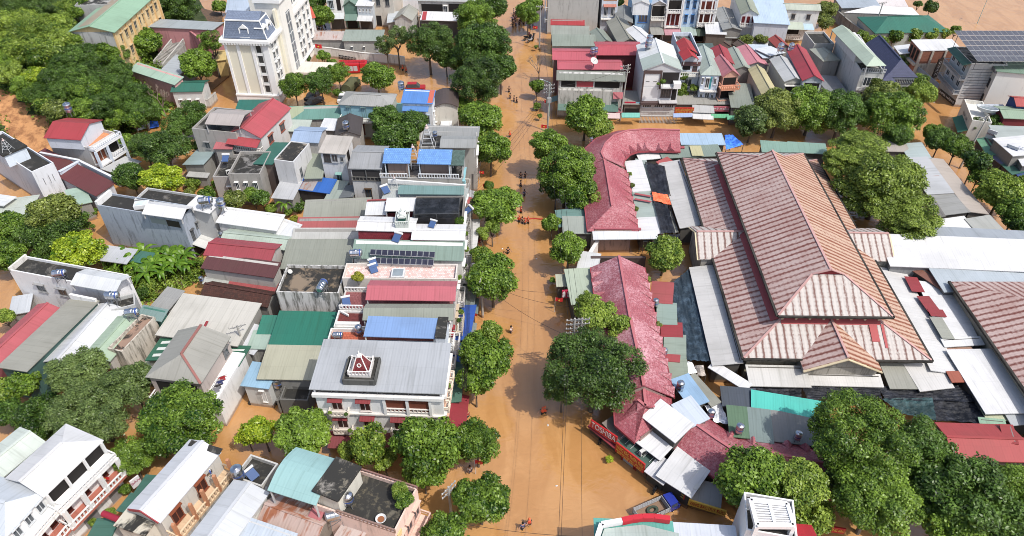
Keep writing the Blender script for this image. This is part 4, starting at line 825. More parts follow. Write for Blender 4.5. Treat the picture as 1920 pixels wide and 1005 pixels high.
# stalls in the lane left of the hall
def patch(label, r, pts, z, c, roof='sl',rise=.25, **k): return sk(label, r, pts, z, roof, c, rise, **k)
patch('white curved stall roof at the head of the lane behind the arcade',7,(955,118,1085,108,1140,160,935,200),3.5, W, 'sf')
patch('long white stall roof beside the upper straight arcade',7,(863,215,945,195,1040,425,905,418),3.5, W)
patch('grey green stall roof right of the long white stall roof',7,(945,200,1000,190,1045,425,990,415),3.35,(160,175,170), 'sr')
patch('pale green stall roof with red stripes in the lane behind the arcade',7,(912,428,1042,425,1062,545,930,560),3.4,(168,184,174))
patch('faded green stall roof below the red striped one',7,(930,562,1062,548,1080,612,945,640),3.42,(176,192,184))
patch('white stall roof at the lower end of the arcade lane',7,(945,645,1085,615,1120,745,965,735),3.45, W)
for i, y in enumerate((438,478)): patchsheet(('upper','lower')[i]+' red strip lying across the pale green stall roof',7,(918, y, 1040, y+25,1040, y+36,920, y+12),3.75, 'sl',(196,92,96),.2)
patch('rust and red stall roof near the junk heap at the lane head',7,(1080,205,1170,185,1185,200,1130,238),3.6,(186,90,88), 'sf')
patch('grey green roof with a cream panel behind the curved arcade',7,(1090,115,1545,75,1550,165,1145,165),3.7,(142,160,148), 'sf')
patchsheet('cream panel in the grey green roof behind the curved arcade',7,(1330,90,1415,85,1430,163,1345,163),4.0, 'sf',(204,198,150),.2)
patch('light blue sheet roof behind the upper end of the curved arcade',7,(1255,0,1560,0,1585,75,1275,75),3.9,(176,206,232), 'sf')
roofshed('red edging strip behind the curved arcade at the lane head',7,(1080,88,1290,90,1290,106,1080,104),4.1, 'sf',(178,84,92),.1, name='roof_sheet',cat='roof sheet',wall=False, th=.1, over=0)
def tarp(label, r, pts, z, mat, sag=.25, name='tarpaulin',cat='tarpaulin',n=9):   # cloth stretched between corners, sagging and wrinkled
    q = [G(r, pts[2*i], pts[2*i+1], z) for i in range(4)]; c = (q[0]+q[1]+q[2]+q[3])/4; root = empty(name, (c.x, c.y, 0),0, label, cat); m = MB(mat); m.smooth = True; g = random.Random(len(label)+int(pts[0])); hh = [[g.uniform(-.12,.12) for _ in range(n+1)] for _ in range(n+1)]
    f = lambda i, j: lerp(lerp(q[0], q[1], i/n), lerp(q[3], q[2], i/n), j/n)+Vector((0,0,-sag*math.sin(math.pi*i/n)*math.sin(math.pi*j/n)+hh[i][j]*(0 if i in (0, n) and j in (0, n) else 1)))
    for i in range(n):
        for j in range(n): m.face(f(i, j+1), f(i+1, j+1), f(i+1, j), f(i, j))
    m.build('cloth',root); s = MB(paint((90,80,70),.7))
    for p in q: s.bar(Vector((p.x, p.y, -.3)), p, .1)
    s.build('posts',root); return root
BT = net((26,29,36),.08); BT2 = net((34,50,62),.05); OR = net((226,92,40),.02); GT = net((34,60,62),.1)
tarp('black shade net over the upper part of the arcade lane',7,(1000,210,1140,240,1185,455,1050,440),3.95, BT)
tarp('black shade net over the lower part of the arcade lane',7,(1055,495,1165,535,1222,740,1115,738),3.95, BT)
tarp('orange tarpaulin between the two black nets of the lane',7,(1045,432,1165,455,1192,530,1060,500),4.05, OR, .15)
tarp('dark net hanging at the gate end of the arcade lane',7,(965,775,1255,745,1255,775,985,805),3.4, BT, .3)
tarp('grey tarpaulin between the lower lane net and the hall canopy',7,(1165,500,1185,545,1245,735,1210,745),3.0, net((110,112,108),.05),.1)
tarp('bright blue tarpaulin beside the light blue roof near the hall back',7,(1590,10,1650,5,1730,80,1600,118),3.7, net((30,100,200),.02),.3)
tarp('long blue black net between the red patched stalls and the hall canopy',11,(1180,130,1325,5,1510,700,1310,690),3.3, BT2,.35, n=14)
# stalls along the right side of the lower arcade
for i, (pts, c, lb) in enumerate((((1045,95,1170,130,1205,275,1070,240),(190,92,92), 'topmost red sheet stall roof beside the lower arcade'),((1085,262,1205,280,1230,422,1112,408),(158,180,168), 'pale green stall roof below the topmost red one'),((1115,412,1250,426,1270,515,1140,500),(178,66,72), 'dark red stall roof between two green ones beside the lower arcade'),((1140,502,1270,516,1300,690,1165,655),(164,180,164), 'long grey green stall roof below the dark red one'),((1175,692,1290,700,1308,830,1195,832),(160,172,152), 'grey green stall roof next to the white umbrella'),((1165,655,1240,662,1240,692,1172,688),(190,84,86), 'small red strip roof between two grey green stalls'))):
    patch(lb, 11, pts, 3.3+i*.03, c, 'sl', .3)
patch('blue sheet roof with rusty edges carrying a steel tank',11,(1195,840,1295,822,1490,1000,1330,1010),3.6, metal((150,190,226),.22), 'sf', .3)
patch('narrow red and green strip roof right of the blue rusty one',11,(1300,815,1360,825,1560,1000,1500,1005),3.4,(160,160,146), 'sf', .2)
patch('loose white sheet bridging the open water beside the hall front',11,(1520,710,1775,870,1745,902,1485,745),3.3,(240,242,246), 'sf', .2, wall=False)
tarp('white square umbrella cloth over the flooded stall gap',11,(1275,700,1345,705,1385,785,1295,790),3.2, net((238,238,238),.02),-.3, n=5)
tarp('grey brown square umbrella over the open flooded gap',11,(1365,735,1430,728,1450,805,1385,810),2.9, net((150,140,130),.02),-.4, n=5)
tarp('black net left of the turquoise roof below the hall',12,(-200,880,250,880,250,985,-40,960),3.0, BT, .4)
tarp('black wrinkled net in front of the hall porch canopy',12,(250,878,830,878,850,975,300,990),3.1, BT, .45, n=14)
tarp('black rumpled net below the right end of the hall front',12,(820,888,1420,880,1580,1005,880,985),3.0, BT, .5, n=14)
tarp('green black net hanging over the stalls behind the big lower tree',16,(850,-20,1230,-30,1260,140,1000,90),3.0, GT, .4, n=12)
tarp('torn black net sagging over stalls left of the red roof',16,(1200,-30,1580,-20,1630,165,1260,140),2.9, BT, .6, n=14)
patch('bright turquoise sheet roof below the black nets',0,(1412,742,1562,754,1538,781,1415,765),3.6,(70,214,196), 'sf', .35)
patch('dark green ribbed stall roof left of the grey stall roof',15,(1620,42,1770,50,1805,272,1645,240),3.5,(104,136,106), 'sf')
patch('grey green stall roof right of the dark green one',15,(1772,52,1925,75,1930,292,1805,285),3.5,(138,156,152), 'sf')
patch('grey flat stall roof under the crown of the big lower tree',16,(5,80,400,112,400,312,30,290),3.4,(150,150,146), 'sf')
patch('grey and red patched stall roof left of the turquoise one',11,(1575,890,1810,920,1820,1030,1590,1030),3.4,(84,92,104), 'sf')
tarp('white plastic sheet hung over junk below the blue rusty roof',15,(1440,30,1560,5,1625,170,1510,150),2.8, net((206,210,214),.05),.5)
# shops in front of the lower arcade
s1 = shop('large white shop roof nearest the pink arcade bend',15,(1110,0,1345,165,1213,288,995,112),5.0, 'sf',W, .5, wc=(80,78,74))  # dark wall colours of these shops paint in the shade of their overhangs
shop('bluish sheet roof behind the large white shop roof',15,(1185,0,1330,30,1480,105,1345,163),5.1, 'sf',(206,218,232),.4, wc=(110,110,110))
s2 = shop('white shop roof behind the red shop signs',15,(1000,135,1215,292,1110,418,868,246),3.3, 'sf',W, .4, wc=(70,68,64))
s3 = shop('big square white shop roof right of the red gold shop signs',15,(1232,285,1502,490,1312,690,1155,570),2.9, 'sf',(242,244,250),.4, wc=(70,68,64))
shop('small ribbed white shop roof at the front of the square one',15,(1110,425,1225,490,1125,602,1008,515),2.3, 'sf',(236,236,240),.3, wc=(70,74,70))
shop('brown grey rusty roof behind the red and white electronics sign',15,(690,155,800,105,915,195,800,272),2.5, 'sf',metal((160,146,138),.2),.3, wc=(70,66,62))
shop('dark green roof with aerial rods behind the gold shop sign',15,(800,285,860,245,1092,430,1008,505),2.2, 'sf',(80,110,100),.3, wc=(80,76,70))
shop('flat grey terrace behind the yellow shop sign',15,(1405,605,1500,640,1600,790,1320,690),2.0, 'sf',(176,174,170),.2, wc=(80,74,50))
red, gold = (206,26,34),(250,206,60)
def sgn(label, r, x0, y0, x1, y1, z, h, bgc, lines, **k): a, b = G(r, x0, y0, z), G(r, x1, y1, z); o = (b-a).normalized().cross(Vector((0,0,1)))*.55; return signboard(label, a+o, b+o, h, bgc, lines, **k)
sgn('red sign with one white word in capitals on the market corner',15,603,170,797,300,1.9,1.4, red, [('TOSHIBA', .55,1.35,(245,245,245))])
sgn('red sign with gold letters in the middle of the market corner',15,790,350,1002,518,1.3,1.75,(208,34,26), [('VÀNG BẠC THIÊM THU', .66,.82, gold),('MUA BÁN VÀNG BẠC - ĐÁ QUÝ', .33,.4, gold),('ĐT 0218 3853 866', .12,.3, gold)])
sgn('narrow red sign with gold letters under the square white shop roof',15,1163,605,1307,716,1.3,1.15,(196,30,26), [('VÀNG BẠC QUÝ BÌNH', .66,.5, gold),('MUA BÁN VÀNG BẠC', .25,.3, gold)])
sgn('yellow sign with red letters at the right end of the market shops',15,1318,742,1597,828,1.15,1.0,(238,190,40), [('VÀNG BẠC DUY ĐỨC', .5,.8,(190,30,24))])
sgn('red sign half hidden below the big trees at the bottom',16,435,938,560,958,1.3,1.0,(196,26,30), [('VÀNG BẠC', .5,.6, gold)])
sk('pink edged awning strip below the red electronics sign',15,(590,185,605,170,785,325,775,340),1.5, 'sf',(170,60,76),.2, wc=(60,56,54))
for i, (x, y, x1, y1) in enumerate(((830,385,920,455),(935,465,1010,520))): MBs = empty('shop_shutter',G(15, x, y, 1.2),0,('left','right')[i]+' grey roller shutter below the gold lettered red sign','shutter'); m = MB(metal((196,196,194),0,.2,.2)); a, b = G(15, x, y, 1.2), G(15, x1, y1,1.2); m.bar(v3(a, .5), v3(b, .5),.1,1.5); m.build('shutter_curtain',MBs); f = MB(paint((170,30,30),.5)); [f.bar(v3(p, -.3), v3(p, 1.3),.3) for p in (a, b)]; f.build('frame',MBs)
tanku(11,1068,295,3.2, 'upright steel tank beside the topmost green stall roof'); tanku(11,1130,665,3.2, 'upright steel tank beside the long grey green stall roof'); tanku(11,1250,920,3.6, 'steel tank on the blue rusty stall roof',1.1); tanku(15,1480,125,4.0, 'steel tank at the edge of the bluish shop roof'); tanku(15,1690,240,3.4, 'steel tank on a stand in front of the dark green stall roof',1.1); tanku(16,210,290,3.4, 'blue banded steel tank on the grey flat stall roof'); tanku(7,590,75,3.6, 'steel tank left of the curved arcade', .9)
# street side sheds left of the arcade
sk('teal street side shed roof next to the upper straight arcade',7,(345,575,575,555,590,650,355,700),3.4, 'sl',(120,160,154),.3)
sk('grey green shed roof with a red corner by the arcade foot',7,(395,625,590,620,600,735,385,738),3.7, 'sf',(172,180,170),.3)
sk('white lean to roof by the gate tree on the street side',7,(560,895,640,900,640,1010,460,1010),3.2, 'sf',(226,228,228),.3)
sk('pale green street side roof left of the pink arcade',11,(430,20,600,5,625,232,440,288),3.6, 'sf',(186,200,176),.4)
sk('small grey roof at the head of the pale green street side roof',11,(340,60,420,55,425,130,345,130),2.9, 'sf',(196,200,176),.3)
sgn('white and pink advertising board on the street side of the pale green roof',11,368,210,432,205,2.2,1.5,(206,40,80), [('● ●', .62,.9,(245,235,235)),('● ●', .28,.9,(245,235,235))])
# ---------------------------------------------------------------- town, left of the street
GRY, OLV, GRN, TEAL, REDR, WHT, BEI = (176,178,178),(164,166,152),(156,178,160),(44,132,112),(188,88,96),(244,245,246),(206,202,190)
WW, WG, WB = (236,234,228),(196,196,192),(212,220,232)
DARKP = paint((70,34,30),.5)
# --- row of tube houses along the street, from the bottom corner upwards
h = house('three_storey_house','ornate white three storey house with grey sheet roof and little red cupola',10,(525,548,1435,578,1392,925,420,892),11.2, 'sf',(186,190,194),(240,240,238),.55, over=.35)
h.block('cornice','f', -.012,1.012,9.9,10.35,-.02,.45, plain((238,236,232),.2)); h.block('cornice','r',0,1,9.9,10.35,-.02,.45, plain((238,236,232),.2)); h.block('cornice','f', -.01,1.01,6.75,7.0,-.02,.3, plain((232,226,218),.3)); h.block('cornice','r',0,1,6.75,7.0,-.02,.3, plain((232,226,218),.3))
sv = MB(paint((52,50,50),.8)); sv.face(h.pt('f', .02,10.4,.03), h.pt('f', .98,10.4,.03), h.pt('f', .98,11.1,.03), h.pt('f', .02,11.1,.03)); sv.build('attic_vent',h.root)  # flat dark strip set below the front eave
mb = MB(paint((120,120,122),.5))
for k in range(8): mb.bar(h.pt('f', .02+.96*k/8,10.4,.06), h.pt('f', .02+.96*(k+1)/8,11.1,.06),.05); mb.bar(h.pt('f', .02+.96*k/8,10.4,.06), h.pt('f', .02+.96*k/8,11.1,.06),.06)
mb.build('railing',h.root)
for t in (.16,.38): h.win('f',t-.045, t+.045,7.3,9.3,(226,214,206), DARKP); h.awning('f',9.75,.7,.35, t-.06, t+.06,(150,52,56))
for t in (.17,.385,.63): h.win('f',t-.045, t+.045,3.9,6.0,(226,214,206), DARKP); h.awning('f',6.55,.75,.35, t-.06, t+.06,(150,52,56))
for t0, z in ((.1,7.05),(.1,3.7),(.565,3.7)): h.slabs('f',z, .8, t0, t0+.15,.2,(232,222,210)); h.rail('f',z, .75, t0, t0+.15,.75,(236,224,208))
for t0 in (.55,.73): h.opening('f',t0, t0+.16,7.4,9.5, paint((130,66,44),.7)); h.rail('f',7.35,.1, t0, t0+.16,.6,(240,234,226), sides=False)
for t in (.54,.72,.9): h.post('f',t, 7.0,9.8,.16,.12)
for i in range(4): h.win('r', .08+.23*i, .2+.23*i, 7.5,9.3,(236,190,160), DARKP); h.win('r', .08+.23*i, .2+.23*i, 3.9,6.0,(236,190,160), DARKP); h.slabs('r',7.1,.6,.06+.23*i, .22+.23*i); h.rail('r',7.1,.55,.06+.23*i, .22+.23*i, .7,(244,224,200))
h.awning('f',3.2,2.0,.7,.05,.3,(150,70,76)); h.awning('f',3.2,1.8,.7,.45,.8,(140,60,66)); h.awning('r',3.3,2.2,.8,0,1,(160,48,60)); h.opening('r', .02,.98,.2,2.6)
# cupola in its roof well
q = rectify([G(10, *p, 11.3).xy for p in ((702,703),(935,706),(890,878),(655,872))]); wl = MB(plain((96,96,92),.5)); cc = sum(q, Vector((0,0)))/4
for i in range(4): wl.bar(v3(q[i], 11.75), v3(q[(i+1) % 4], 11.75),.2,.75)
wo = wl.build('roof_well',h.root); fl = MB(slab((90,90,86),.8)); fl.face(*[v3(p, 11.85) for p in reversed(q)]); fl.build('well_floor',wo, org=h.root.location)
e = grow(q, -.6); ct = MB(paint((240,236,230),.6)); ct.prism([e[3], e[2], e[1], e[0]], 11.5,12.3, True); cu = ct.build('cupola',h.root); ap = v3(cc, 15.2); s_ = MB(tiles((140,40,48),(120,34,40),.3,.25,.2)); e2 = grow(e, -.25)
tp = [v3(lerp(p, cc, .72),14.3) for p in e2]
for i in range(4): j = (i+1) % 4; s_.face(v3(e2[j], 12.3), v3(e2[i], 12.3), tp[i], tp[j])
s_.build('cupola_roof',cu, org=h.root.location); tr = MB(paint((244,240,236),.6))
for i in range(4): tr.bar(v3(e2[i], 12.3), tp[i], .11); tr.bar(tp[i], tp[(i+1) % 4], .13)
tr.lathe([(.3,14.3),(.25,14.5),(.1,14.6),(.07,15.0),(0,15.1)], 10, Matrix.Translation((cc.x, cc.y, 0))); 
for i in range(4):
    a, b = e[i], e[(i+1) % 4]
    for k in range(7): p = lerp(a, b, k/6); tr.bar(v3(p, 12.3), v3(p, 12.75),.09)
    tr.bar(v3(a, 12.88), v3(b, 12.78),.1); tr.bar(v3(a, 12.3), v3(a, 13.0),.17)
tr.build('cupola_trim',cu, org=h.root.location); od = MB(paint((246,244,240),.5)); fm = (v3(e2[3], 12.3)+v3(e2[2], 12.3)+tp[3]+tp[2])/4; nrm = (v3(e2[2], 12.3)-v3(e2[3], 12.3)).cross(tp[3]-v3(e2[3], 12.3)).normalized(); M = nrm.to_track_quat('Z','Y').to_matrix().to_4x4(); M.translation = fm+nrm*.03
od.lathe([(.17,0),(.17,.06),(.26,.06),(.26,0)], 14, M); od.build('oculus',cu, org=h.root.location)
# terraced house with blue roof
h = house('three_storey_house','white house with blue sheet roof over a columned terrace behind the grey sheet roof',10,(560,470,1432,492,1425,585,545,560),8.0, 'flat',tiles((206,104,70),(190,92,62),.4,.4,.3,.8,(150,80,56)), WW)
q, o = canopy(h, 10,(842,362,1362,378,1340,528,806,510),10.6, 'sf',(134,172,226),.3, zp=8.0, pc=WHITE)
sub_block(h, 'stair_head',10,(1362,374,1432,375,1416,528,1342,520),8.0,10.8,(214,224,236)); cp = MB(slab((140,136,130),.7)); q2 = rectify([G(10, *p, 10.85).xy for p in ((1360,370),(1437,372),(1418,530),(1338,522))]); cp.prism([q2[3], q2[2], q2[1], q2[0]], 10.75,10.95, True, True); cp.build('concrete_cap',h.root)
for i in range(3): h.win('r', .1+.3*i, .3+.3*i, 4.2,6.4,(160,40,50), glass())
h.slabs('r',3.6,.9); h.rail('r',3.6,.85, c=(236,234,230)); h.slabs('r',7.2,.9); h.rail('r',7.2,.85, c=(236,234,230)); h.awning('r',3.0,2.6,.6,0,1,(70,110,100))
tanku(10,775,505,8.0, 'upright steel tank at the left end of the blue sheet roof',1.1); tankf(10,620,540,8.0, 'small lying steel tank on the orange tiled terrace',0,.85)
# dark red terrace houses
h = house('three_storey_house','house with dark red tiled terrace and grey green gable roof',10,(610,335,1478,345,1440,470,592,452),8.0, 'flat',tiles((126,58,54),(112,50,46),.4,.4,.2,.8,(160,110,100)), WW, par=.35)
canopy(h, 10,(825,268,1478,275,1478,392,800,388),9.4, 'gu',(158,164,150),.7, zp=8.0)
for i in range(2): h.win('r', .15+.4*i, .4+.4*i, 4.2,6.4,(150,40,50))
h.slabs('r',3.6,.9); h.rail('r',3.6,.85, c=(236,234,230)); h.awning('r',3.0,2.8,.7,-.2,1.1,(40,104,200), dirt=.15)
mz = MB(paint((242,240,236),.6)); mz.bar(h.at(.02,.15,8.3), h.at(.22,.15,8.3),.5,.6); mz.bar(h.at(.02,.95,8.3), h.at(.1,.7,8.3),.2,.3); mz.build('white_parapet',h.root)
h = house('three_storey_house','house with pinkish red gable roof and white balustrades beside dark flat roof',10,(668,175,1500,190,1482,330,628,318),8.2, 'flat',tiles((150,84,84),(136,74,74),.4,.4,.3),(214,208,200), par=.2)
canopy(h, 10,(852,92,1506,106,1486,246,828,238),9.8, 'gu',(206,104,116),.8, zp=8.2); h.rail('f',8.2,-.1,0,.2,.8,(240,238,234), sides=False); h.rail('b',8.2,-.1,.8,1,.8,(240,238,234), sides=False)
for i in range(2): h.win('r', .12+.4*i, .4+.4*i, 4.2,6.6,(200,180,150))
h.slabs('r',3.7,.9); h.rail('r',3.7,.85, c=(236,220,190)); h.awning('r',3.1,2.6,.6,0,1,(140,150,146))
heater(10,678,270,8.2, 'solar water heater with pale collector by the white balustrade', .3,1.0)
h = house('three_storey_house','house with pink and white chequered roof terrace',10,(672,-15,1510,-8,1498,108,655,95),8.6, 'flat',tiles((244,222,214),(226,178,166),.32,.32,.0,.8),(222,214,204), par=.5)
for i in range(2): h.win('r', .12+.4*i, .4+.4*i, 4.4,6.8,(230,226,220))
h.slabs('r',3.9,.9); h.rail('r',3.9,.85, c=(230,226,220)); h.awning('r',3.1,2.8,.6,0,1,(130,146,140))
sk_, so_ = sub_block(h, 'skylight',10,(1018,2,1112,5,1108,70,1008,64),8.6,9.2,(220,222,222)); g_ = MB(glass((.12,.14,.15))); e = grow(sk_, -.2); g_.face(*[v3(p, 9.23) for p in (e[3], e[2], e[1], e[0])]); g_.build('skylight_pane',so_, org=h.root.location)
bush(10,755,72,45, 'potted yellow green shrub at the left edge of the chequered terrace','yellow',zg=8.6)
heater(10,880,25,8.6, 'blue solar water heater on the chequered terrace', .5)
h = house('two_storey_house','house with long grey green sheet roof under two rows of solar panels',6,(742,798,1550,810,1532,945,735,915),8.8, 'sf',(140,164,150), WW, .9)
h.slabs('r',4.4,.9); h.rail('r',4.4,.85); h.win('r', .2,.8,5,7, WHITE, mull=4); h.awning('r',3.1,2.4,.6,0,1,(220,222,224))
solar_array('upper row of eleven dark solar panels above the chequered terrace',6,(858,862,1342,880,1336,922,846,906),9.5,.5,11,1,8.9); solar_array('lower row of eleven dark solar panels next to the chequered terrace',6,(852,925,1334,936,1326,980,836,972),9.3,.5,11,1,8.9)
tankf(6,755,945,9.0, 'lying steel tank on the red tiled stand left of the solar panels', .1,1.2); heater(6,880,985,9.0, 'tilted blue solar collector below the steel tank and the solar panels', .5)
REDT = tiles((132,34,48),(112,28,40),.3,.28,.25,.8,(150,70,80))
def mansard(h, face, z0, z1, t0=0, t1=1, out=.6): m = MB(REDT); m.sheet([[h.pt(face, t0, z0, out), h.pt(face, t1, z0, out), h.pt(face, t1, z1,.0), h.pt(face, t0, z1,.0)]], .1); m.build('tiled_apron',h.root)
h = house('three_storey_house','white roofed house with dark red tiled apron and green cupola',6,(788,618,1190,640,1180,722,770,712),10.2, 'gu',WHT, (150,60,66),.4); mansard(h, 'f',8.7,10.0)
q, w_ = sub_block(h, 'cupola',6,(1050,600,1140,605,1145,680,1045,675),10.2,11.0,(200,208,200)); c0 = sum(q, Vector((0,0)))/4; cr = MB(paint((228,234,226),.6)); gw = MB(paint((48,96,84),.6)); e = grow(q, -.45); gw.prism([e[3], e[2], e[1], e[0]], 11.0,11.9); gw.build('cupola_wall',w_, org=h.root.location)
for i in range(4):
    cr.bar(v3(q[i], 11.5), v3(q[(i+1) % 4], 11.5),.1); cr.bar(v3(e[i], 11.95), v3(e[(i+1) % 4], 11.95),.22)
    for k in range(6): p = lerp(q[i], q[(i+1) % 4], k/6); cr.bar(v3(p, 11), v3(p, 11.5),.08)
cr.lathe([(.5,11.9),(.4,12.3),(.12,12.5),(.1,13.0),(0,13.1)], 10, Matrix.Translation((c0.x, c0.y, 0))); cr.build('cupola_trim',w_, org=h.root.location)
h = house('three_storey_house','white roofed street house with thin red edge beside black net cage',6,(1192,682,1560,685,1548,788,1178,778),10.0, 'gu',WHT, WW, .35); mansard(h, 'f',9.5,9.95, out=.35); h.win('r', .2,.8,5,7.5, WHITE, mull=3); h.slabs('r',4.2,.8); h.rail('r',4.2); h.awning('r',3.0,2.0,.5,0,1,(232,232,232))
heater(6,1320,690,10.3, 'solar water heater on the white street roof below the black net', -.4,.9); heater(6,1055,795,9.6, 'solar water heater on tall legs in front of the dark red apron', -.4,1.1)
h = house('three_storey_house','house with two stepped white sheet roofs left of the black net cage',6,(832,505,1190,478,1190,605,818,605),8.6, 'flat',(120,110,104),(170,80,84), par=.2)
canopy(h, 6,(978,478,1192,480,1186,578,968,572),10.6, 'sf',WHT, .3, zp=8.6); canopy(h, 6,(832,505,972,512,992,606,816,602),9.6, 'sf',(238,240,242),.3, zp=8.6); h.block('red_wall','f', .42,.98,8.6,10.3,-1.0,-.8, as_mat((150,50,60), plain))
h = house('three_storey_house','house with mould blackened terrace wall under black shade net cage',6,(1190,500,1560,505,1548,672,1180,664),8.4, 'flat',(90,88,84),(140,134,126), par=.9); h.slabs('r',4.2,.8); h.rail('r',4.2); h.win('r', .2,.7,5,7.3)
q = rectify([G(6, *p, 11).xy for p in ((1196,480),(1512,483),(1525,600),(1186,598))]); rt = empty('shade_net_cage',v3(sum(q, Vector((0,0)))/4,8.4),0, 'black shade net cage on the roof terrace above white street roof','net cage'); m = MB(net((24,27,32),.22,.5)); m.face(*[v3(p, 11) for p in (q[3], q[2], q[1], q[0])])
for i in (0,2,3): m.face(v3(q[i], 9.0), v3(q[(i+1) % 4], 9.0), v3(q[(i+1) % 4], 11), v3(q[i], 11))
m.build('net',rt); s_ = MB(paint((80,82,84),.5))
for p in q+[lerp(q[0], q[1], .5), lerp(q[3], q[2], .5)]: s_.bar(v3(p, 8.4), v3(p, 11),.09)
for i in range(4): s_.bar(v3(q[i], 11.03), v3(q[(i+1) % 4], 11.03),.08)
s_.build('frame',rt); heater(6,1585,590,7.0, 'blue solar heater hanging out over the street facade', -1.0,1.1)
bush(6,1525,655,40, 'climbing green plant at the corner of the black net cage','mid',zg=8.6)
h = house('three_storey_house','flat roofed street house with turquoise glazed roof light and white coping',6,(1062,400,1560,405,1560,530,862,522),8.0, 'sf',(190,196,192), WW, .3, rect=True)
canopy(h, 6,(1068,385,1556,390,1552,452,1062,448),8.9, 'sf',(120,158,156),.6, zp=8.0); h.block('white_coping','b',0,1,8.9,9.5,-.6,-.35, plain(WHITE, .15)); heater(6,970,435,8.3, 'blue solar collector left of the turquoise glazed roof', .6,1.1); h.win('r', .1,.9,5,7.4, WHITE, mull=4); h.slabs('r',4.2,.8); h.rail('r',4.2)
BT_ = tiles((104,156,216),(92,140,204),.35,.4,.0,.9, rough=.3)
h = house('three_storey_house','mould stained grey house with two blue glazed tile roofs and white balustrades',6,(955,215,1552,235,1545,345,945,330),8.0, 'flat',(130,124,116),(186,184,178), par=.2)
for t0, t1 in ((.0,.33),(.47,.96)): h.rail('f',8.2,.02, t0, t1,.8,(232,236,240), sides=False)
for pts in ((976,110,1146,113,1152,216,950,211),(1226,118,1456,121,1452,226,1212,216)): canopy(h, 6, pts, 11.0, 'sf',BT_, .9, zp=8.0, pc=(220,232,240), over=.2)
sub_block(h, 'roof_room',6,(1000,125,1130,128,1120,210,985,205),8.0,10.8,(150,130,120)); sub_block(h, 'roof_room',6,(1240,135,1440,138,1430,205,1230,203),8.0,10.8,(150,130,120)); canopy(h, 6,(1458,121,1556,124,1556,240,1452,228),10.6, 'sf',tiles((90,116,108),(70,92,84),.3,.3,.8,.8,(120,130,120)),.8, zp=8.0)
h.win('r', .1,.9,5,7.4,(140,200,210), mull=4); h.slabs('r',4.2,.9); h.rail('r',4.2); h.awning('r',3.2,2.4,.8,.0,.5,(214,110,110)); h.awning('r',3.2,2.0,.8,.5,1.0,(214,216,220))
frame(6,1182,215,8.2, 'white lattice pyramid between the two blue tile roofs',1.0); frame(6,1040,400,8.2, 'small lattice mast with finial below the left blue tile roof', .6)
h = house('three_storey_house','grey house with flat dark terrace behind blue tile roofs',6,(1235,-5,1650,0,1645,112,1228,108),9.0, 'flat',(110,108,104),(180,178,172), par=.4)
canopy(h, 6,(1386,12,1646,18,1642,106,1380,100),10.8, 'gu',(166,168,166),.5, zp=9.0); frame(6,1287,95,9.2, 'white lattice pyramid left of the small grey terrace roof',1.2); tanku(6,1340,40,9.2, 'blue banded tank beside the lattice pyramid on the grey terrace'); h.win('r', .1,.9,5,7.4, WHITE, mull=3)
house('three_storey_house','low grey sheet roofed house at the far end of the street row',2,(1280,940,1660,952,1655,1012,1275,1005),9.2, 'sf',(160,162,160),(190,186,180),.5)
h = house('two_storey_house','grey house with folded grey roof over an open veranda',6,(768,92,985,96,928,256,704,252),9.6, 'gu',(168,170,172),(206,206,204),1.0, over=.3)
h.opening('f', .03,.97,7.0,9.2, paint((64,62,62),.7)); h.rail('f',7.0,.05,0,1,.8,(120,118,112),8, sides=False); h.win('f', .38,.6,3.4,5.4,(90,70,50)); h.post('f', .5,7,9.5,.08,.1,(110,110,110))
# --- second row, behind
h = house('two_storey_house','narrow white house with beige sheet roof and window wall',6,(536,14,706,26,668,150,482,130),9.2, 'sf',(206,198,188),(222,222,222),.7)
h.win('f', .1,.38,7.3,8.8,(80,78,76), mull=3, ledge=False); h.win('f', .42,.68,7.3,8.9,(180,184,190), mull=2, ledge=False); h.win('f', .78,.9,7.6,8.4,(150,150,150), ledge=False); h.win('f', .5,.72,3.4,4.8,(110,170,160)); h.awning('f',5.3,.6,.2,.48,.74,(150,200,190)); h.opening('r', .2,.5,7,8.8)
house('two_storey_house','white house with black stained flat roof',6,(262,58,402,76,280,214,130,200),8.4, 'flat',slab((150,140,126),.65),(214,214,214), par=.15).win('r', .2,.34,4.2,6.4,(190,190,190), ledge=False)
roofshed('teal sheet roof left of the white house with black stained flat roof',6,(150,65,232,72,132,226,-5,215),6.2, 'sl',(62,124,108),.5, wc=(128,112,104), name='lean_to_house',cat='house')
roofshed('long grey green roof between two narrow white houses',6,(430,140,490,150,515,330,368,320),5.0, 'sf',(158,166,148),.8, name='lean_to_house',cat='house')
roofshed('small grey white shed roof beside the bright blue rusty one',6,(192,345,336,356,266,486,136,470),3.6, 'sf',(200,202,204),.6)
roofshed('bright blue sheet roof with rust patches',6,(372,320,596,342,540,436,320,410),3.7, 'sf',(40,112,206),.6, wc=(60,56,54)); patchsheet('row of rusty bare sheets on the left half of the bright blue roof',6,(374,322,480,332,420,424,322,412),3.76, 'sf',metal((176,170,170),.5),.6)
roofshed('pale green and grey lean-to right of the bright blue roof',6,(600,362,696,352,600,490,512,490),3.4, 'sf',(172,186,176),.5); roofshed('dark grey lean-to below the narrow house with beige roof',6,(690,390,735,385,735,466,630,468),4.0, 'sl',(120,126,130),.5)
